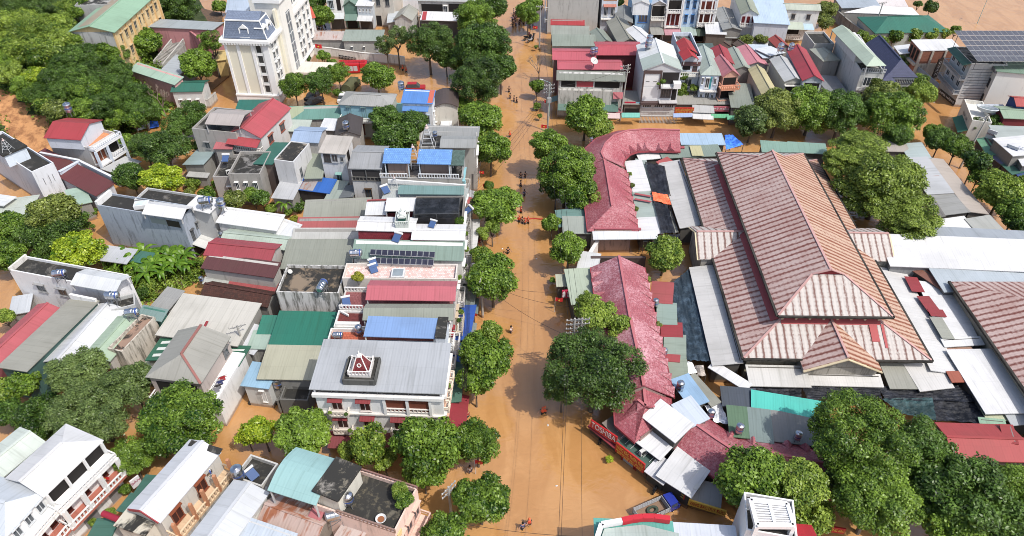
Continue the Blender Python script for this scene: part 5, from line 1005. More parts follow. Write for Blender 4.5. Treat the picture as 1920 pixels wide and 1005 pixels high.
for i, (pts, c, lb, z) in enumerate((((398,517,862,466,828,612,343,634), OLV, 'topmost long olive grey roof stretching back from the street houses',5.6),((338,640,782,618,770,702,300,716),(184,96,94), 'long red roof with a bare seam between grey roofs',5.7),((300,718,772,704,742,785,265,800),(200,200,194), 'long whitish grey roof below the long red one',5.6),((265,802,742,786,700,995,182,1000),(156,160,146), 'lowest and broadest of the long olive grey roofs',5.5))): rearhall(lb, 6, pts, z, 'sf',c, .8)
for i, (r, pts, c, lb, z, rf) in enumerate(((6,(-238,545,200,618,142,715,-265,655), WHT, 'white sheet roof behind the dark brown roofs',6.4, 'sf'),(6,(205,638,318,682,258,778,130,730),(230,232,232), 'smaller white roof stepping down from the larger white one',5.6, 'sf'),(6,(-220,700,262,785,205,865,-205,800),(190,206,190), 'pale green sheet roof in front of the two white roofs',5.4, 'gu'))): rearhouse(lb, r, pts, z, rf, c, .7, wc=(206,206,204))
h = house('two_storey_house','house with bright red folded roof by the banana garden',0,(405,447,520,460,507,492,391,473),6.6, 'gu',(178,72,82),(190,184,178),.7); house('two_storey_house','house with dark maroon roof and mould stained wall',0,(393,477,522,493,512,519,381,500),6.0, 'sf',(108,66,66),(188,184,176),.7)
roofshed('red sheet canopy strip in front of the maroon roofed house',9,(1712,78,2060,125,2040,182,1690,132),3.6, 'sf',(184,86,88),.4, name='lean_to',cat='lean-to'); roofshed('old dark brown tiled roof below the red canopy strip',9,(1592,125,2070,178,1990,292,1520,192),4.4, 'gu',tiles((96,58,46),(74,46,38),.3,.3,.5,.8,(60,54,48)),1.0, name='tiled_house',cat='house')
roofshed('small grey roof at the garden end of the dark brown tiled roof',9,(1540,78,1705,85,1690,120,1530,110),3.7, 'sf',(190,194,186),.3); tanku(9,1515,115,3.4, 'upright tank beside the old dark brown tiled roof', .8)
rearhall('big flat beige sheet roof in the middle of the left block',9,(1358,185,1912,288,1770,590,1225,480),5.4, 'sf',(214,210,198),.7); roofshed('small grey roof stepped at the left corner of the beige roof',9,(1262,152,1358,180,1262,300,1140,280),4.6, 'sf',(168,168,164),.4); patchsheet('red patch sheet on the big beige roof',9,(1540,398,1560,398,1538,440,1520,438),5.98, 'sf',(170,60,64),.08)
roofshed('white blue awning at the right corner of the beige roof',9,(1900,420,1990,470,1900,655,1790,585),4.0, 'sf',(226,230,236),.5)
h = house('two_storey_house','house with dark mouldy flat roof and a red ended tank',10,(248,-5,668,5,636,216,150,196),7.4, 'flat',slab((140,122,100),.6), plain((214,212,208),.75), par=.5); tankf(10,505,195,7.4, 'lying steel tank with a red end on the dark mouldy flat roof',1.4,1.35); DISH.put(G(10,258,50,7.4),1.0,.5, 'white dish on the corner of the dark mouldy flat roof')
rearhall('large teal sheet roof in the middle of the left block',10,(190,345,640,330,530,582,95,592),5.2, 'sf',(38,128,106),.7); roofshed('small teal roof piece beside the large teal roof',10,(62,370,185,362,135,482,18,486),4.6, 'sf',(48,140,118),.4); roofshed('pale green striped roof below the small teal piece',10,(0,482,132,480,95,597,-60,592),4.3, 'sf',(176,200,184),.3)
rearhall('olive cream sheet roof left of the three storey house',10,(98,600,520,582,425,822,20,822),4.8, 'sf',(190,188,162),.6)
h = house('shed_house','little house with pale blue shed roof in a dark yard',10,(-20,712,156,736,86,893,-90,868),4.2, 'sf',(158,202,230),(206,208,206),.3); h.win('f', .62,.82,1.2,3.4, WHITE, paint((220,226,228),.4)); tanku(10,175,905,2.4, 'upright steel tank in the dark yard right of the pale blue shed',1.3)
wallthing('yard_wall','mouldy concrete wall dividing the dark yard','wall',10,(160,1000,235,880,330,890,330,800,165,785),2.6,.25, plain((150,146,138),.7))
roofshed('dark flat concrete outbuilding in the yard corner',10,(235,900,420,905,400,1010,165,1010),2.6, 'flat',slab((90,88,84),.9), wc=(120,118,112), name='outbuilding',cat='outbuilding')
# --- corner building at the bottom
h = house('corner_house','pale pink corner house with mouldy roof terrace and turquoise barrel roof',14,(620,470,1215,680,1035,985,440,800),8.6, 'flat',slab((112,106,92),.7),(240,206,190), par=.55)
canopy(h, 14,(322,345,602,442,480,795,80,640),10.6, 'au',(160,206,204),.8, zp=0, name='barrel_roof'); q, w_ = sub_block(h, 'stair_head',14,(608,436,776,500,610,735,436,668),8.6,11.2,(214,210,196)); cp = MB(slab((150,144,134),.7)); e = grow(q, .2); cp.prism([e[3], e[2], e[1], e[0]], 11.2,11.4, True, True); cp.build('concrete_cap',w_, org=h.root.location)
h.rail('f',8.9,-.05,.3,1,.55,(150,120,108), sides=False); h.rail('b',8.9,-.05,.0,.7,.55,(150,110,100), sides=False)
for i in range(3): h.win('r', .06+.32*i, .3+.32*i, 5.0,7.2,(236,190,170)); 
h.slabs('r',4.2,1.2, c=(240,200,180)); h.rail('r',4.2,1.15, c=(240,200,180)); h.awning('r',3.2,2.4,.8,0,.6,(60,130,116)); sb = h.block('sign_panel','r', .05,.2,5.0,8.2,.02,.12, paint((232,206,140),.5)); lettering(h.root, 'TẠP\nHÓA',h.pt('r', .05,5.6,.13), h.pt('r', .2,5.6,.13),1.2,.7, paint((90,80,60),.5),.02)
tanku(14,700,775,8.6, 'upright steel tank against the stair head on the corner terrace',1.3); bush(14,1085,670,75, 'leafy potted tree in the corner of the mouldy terrace','bright',zg=8.6); bush(14,1105,745,70, 'leafy shrub at the right parapet of the mouldy terrace','mid',zg=8.6)
tb = spot('wash_basin',G(14,935,885,8.65),0, 'white round basin on the mouldy terrace','basin'); m = MB(paint((230,230,228),.4)); m.lathe([(0,.02),(.3,.03),(.5,.28),(.56,.3),(.52,.33),(.3,.1),(0,.08)], 16); m.build('bowl',tb); wtr = MB(paint((160,100,60),.2)); wtr.lathe([(0,.16),(.36,.16)], 14); wtr.build('water',tb)
rearhouse('rust red folded sheet roof with a pink patch at the bottom',14,(170,698,562,832,430,1060,15,905),7.4, 'gu',metal((206,178,166),.66),.8, wc=(140,130,120)); patchsheet('pink faded sheet on the right of the rust red folded roof',14,(430,792,520,822,470,905,370,870),8.05, 'sf',(206,120,124),.2)
rearhouse('small rusty sheet roof next to the lying steel tank',14,(690,890,840,940,740,1060,590,1010),6.6, 'sf',metal((214,194,184),.55),.5); tankf(14,605,900,7.0, 'lying steel tank between the two rusty roofs', .3,1.25)
house('rear_house','bluish white sheet roof house at the bottom edge',14,(-90,868,262,1000,200,1200,-230,1060),8.0, 'sf',(206,218,230),(200,200,198),.6); wallthing('parapet_wall','grey plaster wall left of the rust red folded roof','wall',14,(0,900,95,640),7.4,.4, plain((190,186,178),.5),5)
h = house('long_house','long house with white and grey gable roof at the bottom edge',13,(1762,615,1990,690,1690,1090,1418,1015),8.6, 'gv',(216,220,224),(206,204,200),.7)
h = house('outbuilding','dark flat roofed house with tanks above the bottom gable roof',13,(1880,400,2090,500,1960,640,1760,600),6.8, 'flat',slab((90,88,82),.85),(200,198,192)); tanku(13,1800,590,7.2, 'upright steel tank with a blue mark near the bottom gable roof',1.5); heater(13,1890,560,7.0, 'tilted dark solar collector beside the steel tank', .9)
h = house('long_house','long house with grey and white gable roof and beige balustraded terrace',13,(1418,305,1640,385,1195,872,965,795),9.0, 'gv',(226,228,232),(206,202,192),.9, over=.25)
canopy(h, 13,(1432,288,1652,352,1640,395,1415,318),9.5, 'sf',slab((130,126,118),.6),.1, posts=False, name='end_cap'); f_ = MB(paint((168,60,66),.6)); a, b = v3(h.q[3], 8.9), v3(h.q[2], 8.9); c_ = (a+b)/2+Vector((0,0,.95)); d_, n_ = h.dirs('f'); f_.bar(a+n_*.3, c_+n_*.3,.1,.3); f_.bar(c_+n_*.3, b+n_*.3,.1,.3); f_.build('red_bargeboard',h.root)
h.slabs('r',6.1,1.5,0,1,.25,(224,190,150)); h.rail('r',6.1,1.45,0,1,.9,(240,210,170)); h.block('lower_wall','r',0,1,-.3,5.8,.0,1.35, plain((186,182,176),.6))
for t in (.02,.3,.5,.72,.97): h.post('r',t, 6.1,8.9,.16,1.4,(206,140,96))
for t in (.2,.62): h.win('r',t-.08, t+.08,6.4,8.4,(150,80,50), DARKP)
q, w_ = sub_block(h, 'front_block',13,(965,812,1172,882,1085,988,868,930),0,7.6,(206,200,186)); cp = MB(slab((206,198,178),.3)); e = grow(q, .2); cp.prism([e[3], e[2], e[1], e[0]], 7.6,7.8, True, True); cp.build('concrete_cap',w_, org=h.root.location)
tankf(13,1545,600,6.4, 'long lying steel tank behind the bars of the balustraded terrace', .95,1.2)
for i, (pts, lb) in enumerate((((1095,575,1182,556,1075,690,1010,690), 'teal lean-to strip along the flooded alley, upper piece'),((985,705,1035,705,945,800,885,810), 'teal lean-to strip along the flooded alley, middle piece'),((745,900,880,885,800,1030,640,1040), 'teal lean-to strip along the flooded alley, lowest piece'))): roofshed(lb, 13, pts, 3.6, 'sl',(74,126,112),.3, wc=(226,226,222))
rr = spot('rolled_awning',G(13,832,860,5.2),-.35, 'rolled red awning sticking out over the alley','awning'); m = MB(paint((168,30,60),.5)); m.tube((-1.1,0,0),(1.1,0,0),.34,.34,12); m.build('roll',rr); b_ = MB(paint((40,40,42),.5)); b_.bar((1.0,0,0),(1.9,.5,.2),.2); b_.build('bracket',rr)
signboard('white and pink shop board at the alley mouth below a round tree',G(13,1000,655,2.2), G(13,1065,605,2.2),1.4,(236,232,234), [('BÁN', .6,.5,(170,40,90))])
h = house('balcony_house','white two storey balcony house with ribbed white roof',13,(488,190,738,295,325,692,78,560),9.4, 'hb',(240,241,243),(238,238,236),1.1, over=.35)
h.slabs('r',7.3,1.4,-.05,1.02,.55,(242,242,240)); h.rail('r',7.3,1.4,-.05,1.02,.5,(244,244,242)); h.slabs('r',4.1,1.6,-.05,1.0,.35,(190,110,90)); h.rail('r',4.1,1.55,-.05,1.0,.85,(244,244,242))
for t in (.12,.45,.8): h.win('r',t-.07, t+.07,4.6,6.4,(100,44,34), DARKP, mull=3)
h.opening('r', .02,.98,7.4,9.2)
for t in (0.0,.33,.66,1.0): h.post('r',t, 4.1,7.0,.2,1.4); h.post('r',t, 7.3,9.3,.12,.3)
h.opening('r', .7,.92,.2,2.8, metal((150,150,152),0,.3,.3)); h.opening('r', .2,.45,.2,2.8, metal((150,150,152),0,.3,.3)); h.slabs('b',4.1,1.0,0,1,.3); h.rail('b',4.1,.95)
h = house('balcony_house','white two storey house with bluish hipped roof at the left bottom corner',13,(-40,562,322,690,20,1010,-290,880),9.2, 'hu',(214,222,230),(238,238,236),1.2)
h.slabs('r',7.2,1.4,0,1,.5,(242,242,240)); h.rail('r',7.2,1.4,0,1,.5,(244,244,242)); h.slabs('r',4.1,1.6,0,1,.35,(190,110,90)); h.rail('r',4.1,1.55,0,1,.85,(244,244,242))
for t in (.2,.5,.8): h.win('r',t-.08, t+.08,4.5,6.6,(100,44,34), DARKP, mull=3); h.win('r',t-.09, t+.09,7.5,8.9,(210,214,216))
house('balcony_house','house with pale mint green sheet roof beside the ribbed white roof',13,(150,215,305,302,-10,585,-200,470),7.6, 'gv',(220,230,218),(220,220,216),.6)
fl_ = flag('small red flag on the balcony of the ribbed white roof house',G(13,805,640,3.6),2.6,0,.8)
# --- parallel gables at the left edge
house('row_house','long red gabled row house at the left edge',9,(283,287,408,306,15,750,-110,650),5.6, 'gv',(200,96,102),(150,80,84),.7)
h = house('row_house','long grey beige row house with rusty edge capping',9,(540,205,668,274,205,778,45,727),6.3, 'sl',(172,170,156),(70,104,98),.5); h.block('end_parapet','b',0,1,5.5,7.2,-.1,.25, plain(WHITE, .3))
house('row_house','row house with half grey half white gable roof',9,(735,285,905,322,600,720,315,700),5.8, 'gv',(226,228,230), WG, .9)
h = house('row_house','row house with pale green gable roof',9,(868,372,1040,412,822,690,622,650),5.8, 'gv',(176,200,172),(190,184,176),.7); h.opening('f', .5,.9,1,4, paint((120,40,40),.7))
h = house('narrow_house','narrow mould streaked concrete house carrying a lying tank',9,(1050,365,1180,388,905,650,830,620),6.0, 'flat',slab((160,130,110),.3), plain((206,196,180),.7), par=.5); tankf(9,1010,385,6.2, 'lying steel tank with blue end on the mould streaked concrete house', .15,1.2)
h = house('small_house','little teal roofed house behind the lying steel tank',9,(1062,300,1256,312,1185,392,1050,350),6.0, 'sf',(134,164,158),(66,122,108),.5)
tankf(9,862,262,6.8, 'lying steel tank on a tall stand by the white house corner',0,1.25); roofshed('small grey pump room under the lying steel tank',9,(815,245,990,235,1040,300,870,320),5.8, 'flat',slab((140,138,130),.4), wc=(190,192,190), name='outbuilding',cat='outbuilding')
h = house('two_storey_house','white house with dark roof terrace and small white gable roof',9,(205,-70,965,68,862,182,70,32),7.4, 'flat',slab((108,104,96),.65),(240,240,240), par=.45); canopy(h, 9,(650,8,972,65,866,184,522,124),8.6, 'gu',(234,238,242),.7, zp=7.4)
h.win('f', .205,.29,4.6,6.0,(160,160,160)); h.win('f', .415,.5,4.6,6.0,(160,160,160)); tankf(9,470,95,7.6, 'lying steel tank between dark terrace and small white gable', .2,1.2); h.block('roof_parapet','l',0,1,7.4,8.2,-.3,0, plain((226,222,214),.4))
roofshed('small grey white awning below the left end of the white house',9,(130,225,185,210,245,322,60,330),3.2, 'sf',(206,212,218),.5)
h = house('gable_house','house with grey hipped gable roof and rusty ridge',9,(1330,470,1692,532,1492,862,1135,800),7.8, 'hf',(172,170,160),(190,176,168),1.5); rc = MB(metal((170,110,100),.5)); pl_, g_, rg = roof_polys(h.q, 7.8, 'hf',1.5,.3); rc.bar(rg[0]+Vector((0,0,.08)), rg[1]+Vector((0,0,.08)),.36,.08); rc.bar(rg[1]+Vector((0,0,.08)), v3(grow(h.q, .3)[2], 7.88),.3,.08); rc.build('rusty_ridge',h.root)
h.slabs('r',5.2,1.7,-.05,1,.5,(240,240,238)); h.block('side_wall','r', -.05,1,-.3,4.7,0,1.6, plain((234,234,232),.3)); h.win('r', .75,.9,5.8,7.2,(120,120,120)); h.slabs('f',4.4,1.4,0,1,.25); h.rail('f',4.4,1.35,0,1,.85,(240,240,238)); h.opening('f', .1,.9,4.6,7.0)
for i, (x, y, c) in enumerate(((1672,848,(190,40,50)),(1655,880,(60,70,130)),(1640,910,(70,66,70)),(1628,935,(150,150,160)))): p = G(9, x, y, 5.3); r_ = spot('laundry',p, .5,('topmost red','second blue','third dark','lowest pale')[i]+' shirt drying on the white ledge of the grey gabled house','laundry','shirts on the drying line'); m = MB(paint(c, .8)); m.face((-.3,0,.9),(-.55,0,.7),(-.5,.02,.55),(-.3,.02,.65)); m.face((.3,0,.9),(.3,.02,.65),(.5,.02,.55),(.55,0,.7)); m.face((-.3,0,.9),(-.3,.05,.1),(.3,.03,.1),(.3,0,.9)); m.build('shirt',r_); k = MB(paint((150,150,150),.5)); k.bar((-.6,0,.93),(.6,0,.93),.04); k.bar((-.6,0,0),(-.6,0,.93),.05); k.build('rail',r_)
for lb, pts in (('green and white striped lean-to on the left of the grey gabled house',(1250,478,1325,470,1222,690,1115,668)),('green and white striped lean-to on the right of the grey gabled house',(1705,585,1838,600,1770,742,1690,700))):
    h = roofshed(lb, 9, pts, 4.6, 'sl',(56,122,96),.4); q = h.q; m = MB(paint((226,230,222),.6))
    for k in range(4): t0, t1 = .14+.23*k, .24+.23*k; f = lambda s, t: v3(lerp(lerp(q[0], q[1], s), lerp(q[3], q[2], s), t),4.6+.4*s+.03); m.face(f(.05, t1), f(.9, t1), f(.9, t0), f(.05, t0))
    m.build('clear_sheets',h.root)
roofshed('pale green lean-to at the foot of the concrete wall by the gabled house',9,(1115,690,1200,690,1160,790,1065,760),3.0, 'sl',(186,204,180),.3)
# --- blue grey house and neighbours
h = house('large_house','big blue grey rendered house with black roof terrace and white gable roof',5,(838,450,1452,560,1362,640,714,553),7.9, 'flat',slab((96,96,98),.9), plain((168,178,192),.45), par=.35)
canopy(h, 5,(1150,498,1436,552,1358,640,1078,596),8.9, 'gu',WHT, .8, zp=7.9); h.block('left_parapet','l',0,1,7.9,8.9,-.35,.05, plain((236,236,234),.2)); h.opening('f', .62,.8,6.5,7.6, paint((150,160,160),.4)); h.opening('f', .81,.96,6.4,7.6, paint((60,52,50),.5)); h.win('r', .25,.45,3.4,5.2,(90,90,90)); h.win('r', .7,.82,4.6,5.6,(120,120,120)); h.awning('r',3.0,2.2,.5,.1,1,(226,226,222)); h.opening('r', .1,.8,.2,2.2)
house('large_house','grey plastered house with black and white flat roofs behind the blue grey house',5,(1105,410,1650,502,1588,602,1020,500),7.8, 'flat',slab((110,106,100),.8),(200,200,198), par=.4); roofshed('white sheet cover on the right part of the black flat roof',5,(1478,468,1645,500,1560,588,1400,545),8.3, 'sf',WHT, .2, name='roof_cover',cat='roof cover',wall=False)
tankf(5,1555,560,8.3, 'lying blue ended steel tank on the grey plastered house', .2,1.4); tanku(5,1668,575,7.6, 'upright steel tank beside the lying blue ended one',1.5); sb_ = spot('roof_hatch',G(5,1065,545,7.9),.2, 'white box hatch on the black roof terrace','roof hatch'); m = MB(paint((236,238,238),.5)); m.box((0,0,.35),(2.2,1.4,.7)); m.build('casing',sb_); g_ = MB(glass((.3,.35,.36))); g_.box((0,0,.72),(1.8,1.1,.06)); g_.build('skylight',sb_)
roofshed('pale grey carport roof at the foot of the blue grey house',5,(792,838,1005,872,938,968,735,928),3.0, 'sf',(206,210,216),.3, wall=False, wc=(120,120,120)); roofshed('teal lean-to with white panes by the banana plants',5,(1010,880,1180,900,1120,960,960,945),2.6, 'sf',(70,128,112),.3); tanku(5,1672,800,3.0, 'steel tank by the climbing plants and red folded roof',1.2)
h = house('large_house','white and blue house with black terraces at the left edge',5,(-150,60,20,0,420,232,250,296),6.9, 'flat',slab((96,94,92),.85),(222,226,232), par=.5); q, w_ = sub_block(h, 'upper_storey',5,(-60,115,120,60,190,95,42,165),6.9,9.2,(216,228,240)); cp = MB(slab((90,88,86),.9)); e = grow(q, .25); cp.prism([e[3], e[2], e[1], e[0]], 9.2,9.5, True, True); cp.build('flat_roof',w_, org=h.root.location)
h.grid('r',1, [(3.6,5.8)], .8, t0=.4, t1=.95, mull=4); h.win('r', .08,.3,3.6,5.6); [h.win('f',t, t+.02,4.4,5.6,(180,180,180), ledge=False) for t in (.3,.55,.72)]; frame(5,65,130,9.4, 'white lattice mast on the black terrace at the left edge', .7)
longhouse('long dark red corrugated roof split by a pale seam',5,(297,136,888,350,690,463,226,178),4.2, 'sf',(122,64,64),.5, wc=(190,196,206)); wallthing('parapet_wall','pale blue coping wall crossing the long dark red roof','wall',5,(440,285,590,205),4.9,.4,(206,216,230),3.5); wallthing('parapet_wall','pale coping wall along the back of the long dark red roof','wall',5,(300,140,580,195,885,345),4.9,.3,(220,224,230),3.5)
h = house('villa','villa with red roof, white terraces and brown doors below the hill',5,(555,-65,880,5,668,118,338,45),6.2, 'flat',tiles((226,150,96),(214,138,88),.5,.5),(206,204,200), par=.6)
q, w_ = sub_block(h, 'upper_storey',1,(492,870,690,918,606,1062,418,1002),6.2,8.4,(214,220,230),(186,66,72), 'gu',1.3,.3); h.slabs('r',3.3,1.6,0,1,.3,(236,236,236)); h.rail('r',3.3,1.55,.55,1,.85,(232,236,240)); h.slabs('r',6.5,1.6,0,1,.35,(236,236,236)); h.rail('r',6.5,1.55,0,1,.7,(232,236,240))
for t in (.06,.2,.34): h.win('r',t, t+.1,3.5,5.6,(150,90,60), paint((140,74,44),.5))
for t in (.0,.42,.98): h.post('r',t, .2,6.2,.2,1.45,(214,226,240))
h.opening('r', .5,.95,3.5,5.8); roofshed('pale concrete apron canopy below the villa terraces',5,(775,262,935,170,1040,212,880,290),2.8, 'sr',(206,208,206),.3); tanku(1,530,860,8.6, 'steel tank on a tower behind the red villa roof',1.6)
roofshed('pale green barrel edged roof below the long dark red roof',5,(505,400,600,425,670,492,565,540),3.6, 'sr',(176,204,184),.4); longhouse('big pale green white roof at the left edge',5,(-150,520,215,470,195,690,-200,660),4.4, 'sl',(206,214,200),.5); roofshed('white roof with dark red edge at the far left',5,(-100,440,95,480,20,530,-160,500),5.0, 'sl',(236,238,238),.4)
wallthing('garden_wall','grey wall of the white house seen at the lower left trees','wall',5,(110,1000,215,935),3,.3,(206,200,190))
# --- grey houses in the middle left
h = house('grey_house','bare grey concrete house with two grey gable roofs',0,(398,203,466,212,445,262,378,236),8.6, 'flat',(120,118,112),(176,172,166), par=.4); canopy(h, 0,(405,203,462,210,452,240,394,228),10.4, 'gu',(190,180,174),.7, zp=8.6); tankf(1,1650,935,8.8, 'lying blue tank on the bare grey concrete house', .2,1.3); [h.win('f',t, t+.12,5.0,6.4,(150,150,150)) for t in (.2,.6)]; [h.win('f',t, t+.12,1.6,3.2,(150,150,150)) for t in (.2,.6)]
h = house('grey_house','grey house with tall pinkish red gable roof',0,(484,190,525,208,492,262,446,246),8.4, 'gv',(196,84,92),(214,212,210),1.6); [h.win('r',t, t+.14,5.6,7.2,(160,90,70)) for t in (.2,.6)]; h.grid('f',2, [(3.6,5.0),(6.2,7.4)], .4); h.awning('f',7.9,1.8,.7,0,1,(196,76,84)); h.slabs('f',5.6,1.2); h.rail('f',5.6)
roofshed('small pink roof next to the red awning of the tall gable',0,(408,264,440,263,432,278,404,277),6.4, 'sf',(200,110,116),.4, wc=(170,168,162), name='lean_to',cat='lean-to'); h = house('grey_house','lower grey terrace of the bare concrete house',0,(418,290,482,298,478,338,410,332),4.4, 'flat',(130,128,124),(176,172,168), par=.5); h.win('f', .3,.5,1.4,2.8); heater(5,1690,200,6.0, 'dark solar collector on the grey concrete terraces',0,1.1)
house('grey_house','grey house with dark windows under the red awning',0,(446,285,500,292,492,335,440,326),6.0, 'flat',(130,128,124),(170,166,160), par=.5).grid('f',3, [(3.4,4.8),(.8,2.2)], .4)
roofshed('pale teal shed roof left of the bare concrete house',5,(1560,28,1640,45,1535,232,1405,215),4.0, 'sl',(164,186,186),.5); roofshed('grey roof strip at the garden below the concrete houses',5,(1415,285,1555,300,1540,320,1412,312),2.6, 'sf',(196,196,192),.2); roofshed('pale green small roof right of the grey terrace',5,(1800,340,1930,340,1930,395,1780,395),3.0, 'sf',(166,190,170),.3)
h = house('blue_roof_house','house with pale blue grey gable roof among the middle roofs',2,(330,948,502,962,470,1070,285,1045),8.2, 'gu',(166,190,222),(190,186,182),.8); h = rearhouse('dark brown gable behind the narrow beige roofed house',2,(620,885,770,890,790,1010,600,1010),6.4, 'gv',(84,76,74),1.0, wc=(180,176,170))
roofshed('small white roof left of the dark brown gable',2,(512,890,628,892,582,972,490,965),5.4, 'sf',(236,238,240),.4); rearhouse('pale grey green roof below the long green roof',2,(188,895,412,905,372,978,195,972),4.6, 'sf',(192,204,192),.5); tanku(2,680,985,7.0, 'steel tank on the dark brown gable',1.4)
h = longhouse('long green roof at the foot of the white hotel',2,(130,795,672,800,692,886,172,882),4.8, 'sf',(110,160,146),1.0, wc=(170,166,160)); patchsheet('yellowed sheets at the left end of the long green roof',2,(150,802,330,804,380,884,190,882),4.9, 'sf',(176,186,150),.95)
roofshed('dark teal canopy right at the foot of the hotel front',0,(446,186,515,190,511,214,447,212),4.6, 'sf',(44,122,108),.8)
h = house('turquoise_house','turquoise walled house with grey hipped roof and arched windows',2,(672,680,1030,712,1010,800,642,772),7.6, 'hu',(176,176,172), plain((196,200,186),.25),1.0)
tm = MB(paint((140,190,204),.6)); tm.face(h.pt('f', .0,4.6,.03), h.pt('f',1,4.6,.03), h.pt('f',1,7.5,.03), h.pt('f',0,7.5,.03)); tm.build('turquoise_band',h.root); h.slabs('f',4.4,1.2); h.rail('f',4.4,1.15, c=(240,240,232)); [h.win('f',t, t+.09,5.0,7.0,(120,150,150)) for t in (.12,.42,.74)]; [h.win('f',t, t+.13,1.2,3.2,(130,60,50)) for t in (.3,.7)]
h = house('blue_roof_house','house with bright blue sheet roof and red orange edge',2,(1112,668,1330,682,1312,770,1100,765),8.6, 'sf',(84,144,222),(226,234,242),.8); q = h.q; m = MB(metal((220,110,84))); f = lambda s, t: v3(lerp(lerp(q[0], q[1], s), lerp(q[3], q[2], s), t),8.66+.8*(1-t)); m.face(f(.86,1.02), f(1.03,1.02), f(1.03,-.02), f(.86,-.02)); m.build('orange_edge',h.root); h.awning('f',7.9,1.2,.5,0,.9,(90,146,216)); h.win('f', .75,.9,4,6,(170,190,210)); h.grid('r',2, [(1.5,3),(4.6,6.2)], .4)
roofshed('turquoise lean-to left of the bright blue roof',2,(1030,755,1180,800,1185,850,1025,842),5.0, 'sf',(140,200,194),.4); tanku(2,1090,690,8.0, 'steel tank left of the bright blue roof',1.5)
h = house('barrel_roof_house','white house with brown barrel roof by the street trees',2,(1332,690,1500,692,1510,800,1345,795),6.4, 'av',metal((98,84,80),.12),(222,218,206),.9); roofshed('small white canopy at the foot of the brown barrel roof',2,(1405,888,1450,888,1460,945,1380,945),3.0, 'sf',WHT, .4)
roofshed('bright blue sheet awning over the pavement by the upper white facade',10,(1545,285,1618,290,1592,535,1512,522),3.6, 'sl',(40,100,206),.3, wc=(70,68,66), name='street_awning',cat='awning'); roofshed('grey sheet awning above the bright blue one on the pavement',10,(1560,60,1640,70,1625,285,1545,280),3.4, 'sl',(150,162,156),.3, wc=(70,68,66), name='street_awning',cat='awning'); roofshed('white sheet awning along the facade below the hanging heater',6,(1590,640,1645,650,1640,900,1590,890),3.6, 'sl',(232,232,230),.3, wc=(90,88,84), name='street_awning',cat='awning'); roofshed('dark green awning at the street side of the grey sheet roofed house',10,(1475,760,1530,750,1530,990,1440,990),3.4, 'sl',(84,130,114),.3, wc=(80,78,74), name='street_awning',cat='awning')
